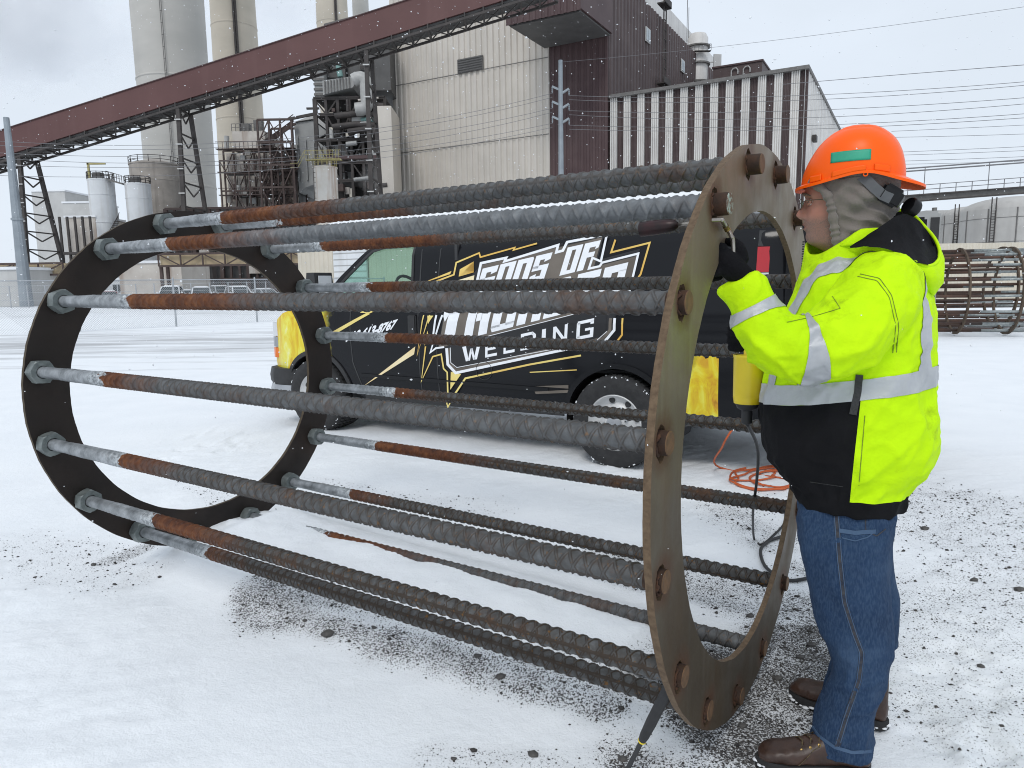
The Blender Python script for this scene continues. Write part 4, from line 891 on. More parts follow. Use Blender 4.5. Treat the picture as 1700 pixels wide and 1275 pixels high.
TOPZ = 2.06
OUT = [(-.74, .52), (-.77, .70), (-.75, 1.00), (-.66, 1.16), (-.52, 1.235), (-.2, 1.31), (.10, 1.40), (.34, 1.62), (.70, 1.895), (.88, 1.955), (1.3, 1.97), (4.45, 1.98), (4.62, 1.93), (4.66, 1.80), (4.70, 1.2), (4.70, .48)]
def arch(c, r, z=.36, a0=None):
    pts = []
    for i in range(17): a = math.pi*i/16; pts.append((c+r*math.cos(a), max(.44, z+r*math.sin(a))))
    return pts
OUT_B = OUT+[(WB+.5, .45)]+arch(WB, .455)+[(WB-.5, .40), (.62, .38)]+arch(0, .47)+[(-.5, .48)]
def side_outline_area():
    return OUT_B
WIN = [(.34, 1.53), (.43, 1.61), (.74, 1.855), (.86, 1.885), (1.26, 1.89), (1.28, 1.42), (.36, 1.42)]
def panel_mesh(outer, holes, rows, cols):
    bm = bmesh.new(); es = []
    for loop in [outer]+holes:
        vs = [bm.verts.new((p[0], 0, p[1])) for p in loop]
        es += [bm.edges.new((vs[i], vs[(i+1) % len(vs)])) for i in range(len(vs))]
    bmesh.ops.triangle_fill(bm, edges=es, use_beauty=True, use_dissolve=False)
    for z in rows: bmesh.ops.bisect_plane(bm, geom=bm.verts[:]+bm.edges[:]+bm.faces[:], plane_co=(0, 0, z), plane_no=(0, 0, 1))
    for s in cols: bmesh.ops.bisect_plane(bm, geom=bm.verts[:]+bm.edges[:]+bm.faces[:], plane_co=(s, 0, 0), plane_no=(1, 0, 0))
    return bm
def sidebody(z, s):                                     # gentle bulge, rounded at the roof gutter and the nose
    t = side_t(z)
    if z > 1.80: t -= (z-1.80)**2*3.2
    if z < .75: t -= (.75-z)**2*.35
    if s < -.25: t -= (-.25-s)**2*.55
    if s > 4.45: t -= (s-4.45)**2*1.0
    return t
def finish_side(bm, name, sgn, m_, extra=0, W=2.0):
    for v in bm.verts:
        s, z = v.co.x, v.co.z; t = sidebody(z, s)+extra
        p = VP(s, t if sgn > 0 else -W-t+.07, z); v.co = p
    bm.normal_update()
    if bm.faces and sum(f.normal.dot(Vector(VN*sgn))*f.calc_area() for f in bm.faces) < 0: bmesh.ops.reverse_faces(bm, faces=bm.faces)
    off = root_loc(van); me = bpy.data.meshes.new(name); bm.to_mesh(me); bm.free()
    co = np.array([v.co[:] for v in me.vertices]); sz = (co-VF)
    for nm, val in (('vs', sz@VD), ('vz', sz[:, 2])): a = me.attributes.new(nm, 'FLOAT', 'POINT'); a.data.foreach_set('value', val)
    me.vertices.foreach_set('co', (co-off).ravel()); me.update()
    me.materials.append(m_); me.polygons.foreach_set('use_smooth', [True]*len(me.polygons)); me.set_sharp_from_angle(angle=math.radians(30))
    return addobj(name, me, van)
ROWS = [.5, .62, .75, .9, 1.05, 1.18, 1.3, 1.45, 1.6, 1.75, 1.80, 1.85, 1.9, 1.94]; COLS = [-.6, -.45, -.3, -.1, .2, .5, 1.0, 1.5, 2, 2.5, 3, 3.5, 4, 4.4, 4.5, 4.6]
bm = panel_mesh(OUT_B, [WIN], ROWS, COLS); side = finish_side(bm, 'side_panel', 1, M['van_wrap']); side['label'] = 'flank with gold and white lettering and yellow flames at nose and tail'
bm = panel_mesh(OUT_B, [WIN], ROWS, COLS); finish_side(bm, 'side_panel', -1, M['van_wrap'])
for sg in (1, -1):
    bm = panel_mesh(WIN, [], [1.6, 1.75, 1.85], [.8, 1.1]); finish_side(bm, 'door_glass', sg, M['tinted'], -.012)
# roof, hood, windscreen, nose: a skin stretched over the profile between the two flanks
def skin(name, prof, m_, crown=.05, nacross=9):
    rings = []
    for s, z in prof:
        t0 = sidebody(z, s); t1 = -2.0-t0+.07; row = []
        for k in range(nacross): f = k/(nacross-1); row.append(VP(s, t0+(t1-t0)*f, z+crown*math.sin(math.pi*f)**.6))
        rings.append(row)
    mb = MB(); b0 = 0
    for r_ in rings: mb.v += [tuple(p) for p in r_]
    for i in range(len(rings)-1):
        for k in range(nacross-1): mb.f.append((i*nacross+k, i*nacross+k+1, (i+1)*nacross+k+1, (i+1)*nacross+k))
    return mb.build(name, m_, van, smooth=True, auto=40)
skin('roof', [(.80, 1.93), (.88, 1.955), (1.3, 1.97), (2.5, 1.985), (4.45, 1.98), (4.60, 1.93)], M['van_black'], .09)
skin('windscreen', [(.11, 1.405), (.34, 1.62), (.70, 1.895), (.80, 1.93)], M['tinted'], .05)
skin('bonnet', [(-.64, 1.17), (-.52, 1.235), (-.2, 1.31), (.11, 1.40)], M['van_black'], .05)
skin('grille_panel', [(-.74, .52), (-.77, .70), (-.75, 1.00), (-.66, 1.16)], M['plastic'], .0)
mb = MB(); mb.frame(VP(.62, -.02, .42), VD*4.0, -VN*1.9, EZ*.05); mb.build('floor', M['interior'], van)
mb = MB(); mb.frame(VP(1.75, -.06, .47), VD*.03, -VN*1.82, EZ*1.42); mb.build('bulkhead', M['interior'], van)
mb = MB(); mb.prism([VP(.20, -.12, .9), VP(.20, -.12, 1.38), VP(.58, -.12, 1.47), VP(.80, -.12, 1.38), VP(.80, -.12, .9)], -VN*1.72); mb.build('dashboard', M['interior'], van)
for t_ in (-.30, -1.25):
    mb = MB(); mb.frame(VP(1.2, t_, .75), VD*.5, -VN*.5, EZ*.16); mb.frame(VP(1.58, t_, .9), VD*.13, -VN*.5, EZ*.62); mb.build('seat', M['interior'], van, bevel=.04)
ctr = VP(.86, -.52, 1.44); ax_ = unit(VD*.85+EZ*.5); u_ = unit(np.cross(ax_, VN)); mb = MB(); mb.tube([ctr+.2*(math.cos(a)*VN+math.sin(a)*u_) for a in np.linspace(0, 2*math.pi, 25)[:-1]], .016, 8, closed=True)
mb.beam(ctr-VN*.19, ctr+VN*.19, .05, .03); mb.beam(ctr, ctr-ax_*.25, .06); mb.build('steering_wheel', M['interior'], van, smooth=True, auto=50)
# B pillar trim and window surround
def strip(name, pts, w, m_, off=.006, parent=None):          # a band lying on the flank
    for i in range(len(pts)-1):
        pass
    mb = MB(); P2 = [V(p[0], p[1]) for p in pts]; L_, R_ = [], []
    for i, p in enumerate(P2):
        t = unit(P2[min(i+1, len(P2)-1)]-P2[max(i-1, 0)]); nn_ = V(-t[1], t[0]); L_.append(p+nn_*w/2); R_.append(p-nn_*w/2)
    q = lambda p, o: VP(p[0], sidebody(p[1], p[0])+o, p[1])
    for i in range(len(P2)-1):
        vs = [q(L_[i], off), q(L_[i+1], off), q(R_[i+1], off), q(R_[i], off), q(L_[i], -.01), q(L_[i+1], -.01), q(R_[i+1], -.01), q(R_[i], -.01)]
        mb.add(vs, [(0, 1, 2, 3), (0, 4, 5, 1), (2, 6, 7, 3), (1, 5, 6, 2), (3, 7, 4, 0)])
    return mb.build(name, m_, parent or van)
dense = lambda pts, n=8: [tuple(V(*pts[i])*(1-k/n)+V(*pts[i+1])*k/n) for i in range(len(pts)-1) for k in range(n)]+[pts[-1]]
strip('window_seal', dense(WIN+[WIN[0]], 5), .028, M['plastic'], .008)
strip('door_seam', dense([(1.36, 1.93), (1.37, 1.2), (1.38, .5), (1.36, .42)], 8), .012, M['interior'], .003)
strip('door_seam', dense([(.52, 1.40), (.50, 1.0), (.52, .75), (.60, .55), (.64, .42)], 6), .012, M['interior'], .003)
strip('door_seam', dense([(1.58, 1.93), (1.58, 1.2), (1.59, .42)], 8), .010, M['interior'], .003)
strip('body_crease', dense([(.62, .62), (3.3*WB/3.43-.5, .60)], 10), .035, M['van_black'], .012)
strip('sill', dense([(.64, .40), (WB-.5, .41)], 10), .07, M['plastic'], .010)
hs, hz = van_px(683, 540); mb = MB(); mb.frame(VP(hs-.03, .03, hz-.10), VD*.10, VN*.035, EZ*.20); dh = mb.build('door_handle', M['plastic'], van, bevel=.012)
mb = MB(); mb.lathe([(0, .0), (.014, 0), (.014, .012), (0, .013)], VP(hs+.02, .062, hz-.135), VN, 12); mb.build('lock', M['chrome'], dh)
for cs in (0, WB):                                        # wheel arch lips and liners
    strip('arch_lip', [(cs+(.475)*math.cos(a), .36+.475*math.sin(a)) for a in np.linspace(.18, math.pi-.18, 24)], .045, M['plastic'] if cs == 0 else M['van_black'], .016)
    mb = MB(); R_ = []
    for t_ in (.0, -.55): R_.append([VP(cs+.47*math.cos(a), t_, .36+.47*math.sin(a)) for a in np.linspace(-.3, math.pi+.3, 24)])
    nl_ = len(R_[0]); mb.add(R_[0]+R_[1], [(k, k+1, nl_+k+1, nl_+k) for k in range(nl_-1)]); mb.add(R_[1]+[VP(cs, -.55, .2)], [tuple(range(nl_))]); mb.build('arch_liner', M['plastic'], van)
def wheel(s, t):
    c = VP(s, t, .372); w = thing_part('wheel'); R0 = .385
    prof = [(.235, -.20), (.29, -.215), (.355, -.205), (.378, -.185), (R0, -.16), (R0, -.06), (R0-.012, -.055), (R0-.012, -.045), (R0, -.04), (R0, .04), (R0-.012, .045), (R0-.012, .055), (R0, .06), (R0, .16), (.378, .185), (.355, .205), (.29, .215), (.235, .20)]
    mb = MB(); mb.lathe([(r, z-.115) for r, z in prof], c, VN, 48); ty = mb.build('wheel', M['tyre'], van, smooth=True, auto=35)
    mb = MB(); mb.lathe([(.240, -.3), (.245, .075), (.225, .085), (.205, .045), (.165, .025), (.10, .055), (.085, .075), (.0, .08)], c, VN, 32); rim = mb.build('rim', M['wheel_paint'], ty, smooth=True, auto=40)
    for k in range(8):
        a = 2*math.pi*k/8+.2; d_ = math.cos(a)*VD+math.sin(a)*EZ; mb = MB(); mb.lathe([(0, 0), (.026, 0), (.026, .012), (0, .013)], c+d_*.185+VN*.033, VN, 10); mb.build('vent_hole', M['plastic'], rim)
        mb = MB(); mb.lathe([(.013, 0), (.013, .03), (.006, .036)], c+d_*.085*1.2+VN*.05, VN, 6); mb.build('lug_nut', M['chrome'], rim)
    mb = MB(); mb.lathe([(.062, .06), (.062, .10), (.05, .108), (0, .11)], c, VN, 20); mb.build('hub_cap', M['chrome'], rim, smooth=True, auto=40)
    # tread blocks with packed snow
    blocks = MB(); sn = MB()
    for k in range(46):
        a = 2*math.pi*k/46; d_ = math.cos(a)*VD+math.sin(a)*EZ; td = -math.sin(a)*VD+math.cos(a)*EZ
        for j, tt in enumerate((-.145, -.085, -.02, .045)):
            p = c+d_*(R0-.006)+VN*(tt-.06); blocks.frame(p-td*.018, td*.036, VN*.05, d_*.012)
        for _ in range(5):
            if random.random() < .6: q_ = random.uniform(-.5, .5)*.05; p = c+d_*(R0-.022+random.uniform(-.006, .010))+td*q_+VN*(.058+random.uniform(-.01, .012)); sn.frame(p, td*.012*random.uniform(.4, 1.5), VN*.010, d_*.010*random.uniform(.5, 1.2))
    o = blocks.build('tread', M['tyre'], ty); o['kind'] = 'stuff'; o = sn.build('packed_snow', M['roof_snow'], ty); o['kind'] = 'stuff'
def thing_part(n_): return None
M['wheel_paint'] = mat('grey_steel_wheel', (.66, .66, .66), (.50, .50, .50), 8, .5, .3)
for s in (0, WB):
    for t_ in (-.01, -1.92): wheel(s, t_)
# front bumper, lamps, mirror
def bumper(z0, z1, m_, name, proud):
    pts = [(-.40, .05), (-.62, .05), (-.80, -.06), (-.87, -.25), (-.89, -1.0), (-.87, -1.75), (-.80, -1.94), (-.62, -2.03), (-.40, -2.03)]
    mb = MB(); q = []
    for s, t in pts: q.append([VP(s, t, z0), VP(s-proud*.2, t, z0+.02), VP(s-proud*.3, t, (z0+z1)/2), VP(s, t, z1), VP(s+.16, t*.9-.1, z1), VP(s+.16, t*.9-.1, z0)])
    mb.loft(q); mb.build(name, m_, van, smooth=True, auto=40)
bumper(.46, .635, M['plastic'], 'bumper_pad', .1); bumper(.315, .455, M['chrome'], 'bumper', .1)
for (z0, z1, m_, nm) in ((.98, 1.13, 'lamp_clear', 'headlight'), (.86, .97, 'chrome', 'marker_lamp'), (.74, .85, 'amber', 'turn_lamp')):
    mb = MB(); mb.prism([VP(-.73, sidebody(1, -.7)+.012, z0), VP(-.785, -.10, z0), VP(-.785, -.10, z1), VP(-.72, sidebody(1, -.7)+.012, z1)], VD*.05-VN*.005); mb.build(nm, M[m_], van)
ms_, mz = van_px(561, 470); ms_ = .36; mz = 1.52
mb = MB(); mb.loft([[VP(ms_+x, t, mz+z) for x, z in ((-.05, -.13), (.05, -.13), (.065, 0), (.05, .13), (-.05, .13), (-.07, 0))] for t in (.16, .19, .37, .40)]); mr = mb.build('mirror', M['plastic'], van, smooth=True, auto=50)
mb = MB(); mb.frame(VP(ms_+.066, .19, mz-.10), VD*.006, VN*.17, EZ*.20); mb.build('mirror_glass', M['lamp_clear'], mr)
mb = MB(); mb.beam(VP(ms_, 0, mz-.05), VP(ms_, .2, mz-.02), .06); mb.build('mirror_arm', M['plastic'], mr)
# tail: lamp, open rear doors, edge frame
(ts0, tz0), (ts1, tz1) = van_px(1256, 452), van_px(1281, 409)
def lamp_blk(name, z0, z1, m_, par, pr=.02): mb = MB(); mb.prism([VP(ts0, sidebody(z0, 4.5)+pr, z0), VP(ts1, sidebody(z0, 4.5)+pr-.03, z0), VP(ts1, sidebody(z1, 4.5)+pr-.03, z1), VP(ts0, sidebody(z1, 4.5)+pr, z1)], -VN*.05); return mb.build(name, m_, par)
tl = lamp_blk('tail_light', tz0, tz1, M['lamp_red'], van); lamp_blk('reversing_lens', tz0-.085, tz0-.004, M['lamp_clear'], tl); lamp_blk('lamp_surround', tz1+.004, tz1+.12, M['interior'], tl, .012)
mb = MB(); mb.frame(VP(4.66, -.02, .47), VD*.05, -VN*.09, EZ*1.42); mb.frame(VP(4.66, -1.85, .47), VD*.05, -VN*.09, EZ*1.42); mb.frame(VP(4.62, -.02, 1.85), VD*.08, -VN*1.9, EZ*.08); mb.build('rear_frame', M['van_black'], van)
mb = MB(); mb.frame(VP(4.70, -.04, .44), VD*.82, VN*.05, EZ*1.46); ld = mb.build('rear_door', M['van_black'], van, bevel=.015); ld['label'] = 'open left rear door, black'
mb = MB(); mb.frame(VP(4.80, .015, 1.20), VD*.60, VN*.006, EZ*.52); mb.build('pane', M['car_glass'], ld)
mb = MB(); mb.frame(VP(4.86, -.05, .62), VD*.03, VN*.10, EZ*.22); mb.build('hinge', M['plastic'], ld)
rdd = unit(VD*.93-VN*.18)
ra0 = VP(4.70, -1.96, .44); mb = MB(); mb.frame(ra0, rdd*.92, VN*.05, EZ*1.66); rd = mb.build('rear_door', M['duct_grey'], van, bevel=.03); rd['label'] = 'open right rear door seen from inside'
mb = MB(); mb.frame(ra0+rdd*.84+EZ*.1+VN*.052, rdd*.07, VN*.01, EZ*1.5); mb.build('door_seal', M['plastic'], rd); mb = MB(); mb.frame(ra0+rdd*.2+EZ*.9+VN*.052, rdd*.55, VN*.008, EZ*.55); mb.build('pane', M['car_glass'], rd)
mb = MB(); mb.frame(VP(4.62, .0, .40), VD*.20, -VN*1.95, EZ*.14); mb.build('rear_bumper', M['plastic'], van, bevel=.02)
# load space: shelf rack with bins and a red box, all dark
for k, zz in enumerate((.75, 1.15, 1.5)): mb = MB(); mb.frame(VP(2.6, -.12, zz), VD*1.9, -VN*.35, EZ*.03); mb.build('shelf', M['interior'], van)
mb = MB(); mb.frame(VP(4.1, -.95, .48), VD*.4, -VN*.45, EZ*.38); mb.build('tool_chest', M['lamp_red'], van)

# ---- printed lettering and stripes, each a thin film standing on the flank
M['film_white'] = flat('white_film', (.86, .88, .91), .35, spec=.3); M['film_gold'] = mat('gold_film', (.72, .42, .08), (.80, .66, .22), 2.0, .3); M['film_bronze'] = mat('bronze_film', (.095, .078, .062), (.17, .145, .12), 3, .3)
M['film_pale'] = mat('pale_gold_film', (.80, .62, .32), (.84, .76, .52), 2.5, .3); M['film_black'] = mat('black_film', (.010, .010, .011), (.014, .014, .016), 3, .3)
def film(name, polys, m_, off, parent=None):               # polys in picture pixels of the photographed flank
    bm = bmesh.new()
    for poly in polys:
        sz = [van_px(x, y) for x, y in poly]
        vs = [bm.verts.new((a, 0, b_)) for a, b_ in sz]
        try: f_ = bm.faces.new(vs)
        except ValueError: continue
    bmesh.ops.triangulate(bm, faces=bm.faces[:])
    for z in (1.18,): bmesh.ops.bisect_plane(bm, geom=bm.verts[:]+bm.edges[:]+bm.faces[:], plane_co=(0, 0, z), plane_no=(0, 0, 1))
    for v in bm.verts: v.co = VP(v.co.x, side_t(v.co.z)+off, v.co.z)
    bm.normal_update()
    for f_ in bm.faces:
        if f_.normal.dot(Vector(VN)) < 0: f_.normal_flip()
    off_ = Vector(root_loc(van))
    for v in bm.verts: v.co -= off_
    me = bpy.data.meshes.new(name); bm.to_mesh(me); bm.free(); me.materials.append(m_)
    o = addobj(name, me, parent or van); return o
def pxstroke(pts, w):
    out = []; P2 = [V(*p) for p in pts]; L_, R_ = [], []
    for i, p in enumerate(P2):
        ts = []
        if i > 0: ts.append(unit(p-P2[i-1]))
        if i < len(P2)-1: ts.append(unit(P2[i+1]-p))
        t = unit(sum(ts)) if np.linalg.norm(sum(ts)) > .05 else ts[0]; nn_ = V(-t[1], t[0]); k = 1/max(.45, abs(float(np.dot(nn_, V(-ts[0][1], ts[0][0])))))
        L_.append(p+nn_*w/2*k); R_.append(p-nn_*w/2*k)
    return [[tuple(L_[i]), tuple(L_[i+1]), tuple(R_[i+1]), tuple(R_[i])] for i in range(len(P2)-1)]
def R4(x0, y0, x1, y1): return [(x0, y0), (x1, y0), (x1, y1), (x0, y1)]
g_, h_ = .36, .20                                           # upright and crossbar weight of the block face
GL = {'S': [R4(0, 1-h_, 1, 1), R4(0, .5, g_, 1-h_), R4(0, .42, 1, .60), R4(1-g_, h_, 1, .42), R4(0, 0, 1, h_), [(1-g_, 1-h_), (1, 1-h_), (1, .76), (1-g_, .70)], [(0, h_), (g_, h_), (g_, .30), (0, .24)]],
      'O': [R4(0, 0, .38, 1), R4(.62, 0, 1, 1), R4(.38, 0, .62, .14), R4(.38, .86, .62, 1)], 'N': [R4(0, 0, .38, 1), R4(.62, 0, 1, .93), R4(.38, .82, .62, 1), [(.62, .93), (1, .93), (.92, 1), (.62, 1)]],
      'F': [R4(0, 0, .42, 1), R4(.42, .80, 1, 1), R4(.42, .44, .86, .62), [(.80, .70), (1, .74), (1, .80), (.80, .80)]], 'T': [R4(.24, 0, .72, .8), R4(0, .76, 1, 1), [(0, .76), (.12, .60), (.24, .76)]],
      'H': [R4(0, 0, .38, 1), R4(.62, 0, 1, 1), R4(.38, .40, .62, .60)], 'U': [R4(0, .1, .38, 1), R4(.62, .1, 1, 1), [(0, .1), (.08, 0), (1, 0), (1, .16), (0, .16)]],
      'D': [R4(0, 0, .38, 1), [(.38, 0), (.8, 0), (1, .2), (.62, .2), (.38, .16)], R4(.62, .18, 1, .82), [(.38, .84), (.62, .8), (1, .8), (.8, 1), (.38, 1)]],
      'E': [R4(0, 0, .38, 1), R4(.38, .80, 1, 1), R4(.38, .42, .85, .60), R4(.38, 0, 1, .20)], 'R': [R4(0, 0, .38, 1), R4(.38, .80, 1, 1), R4(.66, .5, 1, .82), R4(.38, .38, .88, .52), [(.60, 0), (1, 0), (.92, .40), (.56, .40)]]}
t_ = .20; hs_ = .17
GT = {'W': [[(0, 1), (t_, 1), (.36, 0), (.20, 0)], [(.30, 0), (.42, .0), (.56, .78), (.44, .78)], [(.44, .78), (.56, .78), (.72, 0), (.60, 0)], [(.62, 0), (.80, 0), (1, 1), (.82, 1)]], 'E': [R4(0, 0, t_, 1), R4(t_, 1-hs_, 1, 1), R4(t_, .42, .88, .58), R4(t_, 0, 1, hs_)],
      'L': [R4(0, 0, t_, 1), R4(t_, 0, 1, hs_)], 'D': [R4(0, 0, t_, 1), R4(t_, 1-hs_, .78, 1), R4(t_, 0, .78, hs_), R4(1-t_, .2, 1, .8), [(.78, 1), (.70, .83), (.80, .76), (1, .8)], [(.70, .17), (.78, 0), (1, .2), (.80, .24)]],
      'I': [R4(0, 0, 1, 1)], 'N': [R4(0, 0, t_, 1), R4(1-t_, 0, 1, 1), [(t_, 1), (t_, .72), (1-t_, 0), (1-t_, .28)]],
      'G': [R4(0, .08, t_, .92), R4(.05, 1-hs_, 1, 1), R4(.05, 0, 1, hs_), R4(1-t_, hs_, 1, .52), R4(.5, .40, 1-t_, .54), R4(1-t_, .72, 1, .9)]}
def quad_map(Q, u, v):                                      # Q: TL TR BR BL in pixels, v up
    TL, TR, BR, BL = [V(*q) for q in Q]; return tuple((BL*(1-u)+BR*u)*(1-v)+(TL*(1-u)+TR*u)*v)
def word(name, text, Q, glyphs, m_, off, gap=.18, cells=None):
    n_ = len(text); par = None
    for i, ch in enumerate(text):
        u0, u1 = cells[i] if cells else (i/n_, (i+1-gap)/n_)
        polys = [[quad_map(Q, u0+(u1-u0)*x, y) for x, y in pl] for pl in glyphs[ch]]
        par_ = film(name, polys, m_, off)
plate = [(800, 438), (838, 428), (840, 432), (926, 408), (934, 403), (938, 418), (942, 404), (1003, 391), (992, 432), (1063, 413), (1040, 492), (1018, 530), (1022, 548), (1002, 571), (758, 617), (744, 600), (740, 578), (728, 578), (742, 505)]
film('logo_plate', [plate], M['film_black'], .0025)
film('logo_shadow', [[(800, 440), (925, 411), (908, 470), (786, 498)], [(925, 411), (1000, 394), (985, 448), (908, 470)]], M['film_bronze'], .0035)
film('logo_shadow', [[(744, 507), (1057, 425), (1040, 500), (905, 535), (728, 578)]], M['film_bronze'], .0036)
word('letter', 'SONS', [(802, 446), (921, 418), (906, 464), (788, 491)], GL, M['film_white'], .0060, .10)
word('letter', 'OF', [(943, 411), (1001, 398), (986, 444), (929, 458)], GL, M['film_white'], .0060, .10)
word('letter', 'THUNDER', [(740, 509), (1049, 434), (1033, 496), (726, 575)], GL, M['film_white'], .0060, .12)
film('welding_panel', [[(757, 571), (758, 600), (768, 610), (990, 570), (1006, 556), (1008, 520), (905, 541)]], M['film_black'], .0045)
word('letter', 'WELDING', [(768, 576), (987, 528), (985, 559), (768, 601)], GT, M['film_white'], .0062, cells=[(0, .14), (.175, .265), (.315, .40), (.445, .56), (.605, .635), (.69, .80), (.87, 1)])
white = [pxstroke([(792, 470), (799, 437), (841, 428), (838, 434), (927, 407), (924, 419), (935, 416), (942, 402), (1008, 389)], 4.2), pxstroke([(1008, 389), (998, 434), (984, 428), (978, 446), (996, 442), (1000, 436), (1060, 421), (1043, 494), (1036, 498)], 3.6),
         pxstroke([(742, 578), (744, 605), (757, 619), (925, 583), (1005, 566), (1020, 548), (1021, 528)], 4.4), pxstroke([(725, 523), (718, 570)], 3), pxstroke([(735, 523), (715, 585), (724, 578), (738, 576)], 3)]
for w_ in white: film('white_outline', w_, M['film_white'], .0056)
thin = [pxstroke([(748, 577), (749, 602), (759, 610), (990, 566), (1008, 550)], 1.0), pxstroke([(795, 562), (905, 534), (970, 517)], 1.0)]
for w_ in thin: film('pinstripe', w_, M['film_white'], .0058)
film('bronze_border', pxstroke([(746, 578), (747, 604), (758, 614.5), (925, 578), (1001, 562), (1013, 548), (1014, 528)], 5), M['film_bronze'], .0050)
gold = [pxstroke([(690, 480), (754, 456), (758, 436), (796, 420), (798, 427), (855, 411), (853, 415), (892, 404)], 2.6), pxstroke([(1022, 398), (1015, 419), (1079, 403), (1064, 455), (1060, 461)], 3.0), pxstroke([(1052, 488), (1048, 500)], 2.5),
        pxstroke([(1034, 528), (1033, 556), (1022, 570)], 3.0), pxstroke([(704, 523), (693, 590), (714, 523)], 2), pxstroke([(707, 575), (700, 633), (719, 592), (733, 588), (737, 612), (743, 618), (744, 655)], 2.4), pxstroke([(755, 655), (773, 628), (880, 605), (965, 590)], 3.0),
        pxstroke([(880, 618), (958, 614)], 1.6), pxstroke([(742, 668), (744, 676), (748, 668)], 2)]
for w_ in gold: film('gold_line', w_, M['film_gold'], .0052)
for pl in ([(761, 461), (787, 434), (787, 452), (763, 459)], [(764, 447), (787, 434), (787, 451), (762, 459)], [(748, 647), (749, 617), (766, 621)], [(710, 524), (720, 524), (711, 538)], [(713, 560), (710, 549), (705, 574)]): film('gold_wedge', [pl], M['film_gold'], .0050)
film('pale_wedge', [[(742, 471), (788, 457), (786, 471)]], M['film_pale'], .0050); film('gold_streak', [[(604, 641), (690, 575), (688, 588)]], M['film_pale'], .0050); film('gold_streak', [[(696, 472), (750, 450), (748, 455)]], M['film_gold'], .0050)
film('gold_band', [[(548, 553), (610, 519), (615, 521), (558, 554)], [(610, 512), (598, 519), (615, 520), (640, 508)]], M['film_gold'], .0050)
film('bronze_streak', [[(888, 641), (944, 639), (944, 645)], [(888, 650), (944, 647), (943, 652), (890, 654)]], M['film_bronze'], .0050)
# telephone number on the door
tcv = bpy.data.curves.new('num', 'FONT'); tcv.body = '910-613-8767'; tcv.offset = .05; tcv.shear = .1; tcv.resolution_u = 4
to = bpy.data.objects.new('num', tcv); COL.objects.link(to); dg = bpy.context.evaluated_depsgraph_get(); tm = bpy.data.meshes.new_from_object(to.evaluated_get(dg)); bpy.data.objects.remove(to)
co = np.array([v.co[:2] for v in tm.vertices]); lo_, hi_ = co.min(0), co.max(0); uv = (co-lo_)/(hi_-lo_); Qn = [(579, 552), (662, 529), (656, 546), (573, 569)]
film('phone_number', [[quad_map(Qn, *uv[i]) for i in p.vertices] for p in tm.polygons], M['film_white'], .006)
# fuel flap ring
mb = MB(); fs, fz = van_px(804, 615); mb.tube([VP(fs+.085*math.cos(a), side_t(fz)+.004, fz+.085*math.sin(a)) for a in np.linspace(0, 2*math.pi, 29)[:-1]], .0035, 5, closed=True); mb.build('fuel_flap', M['plastic'], van)
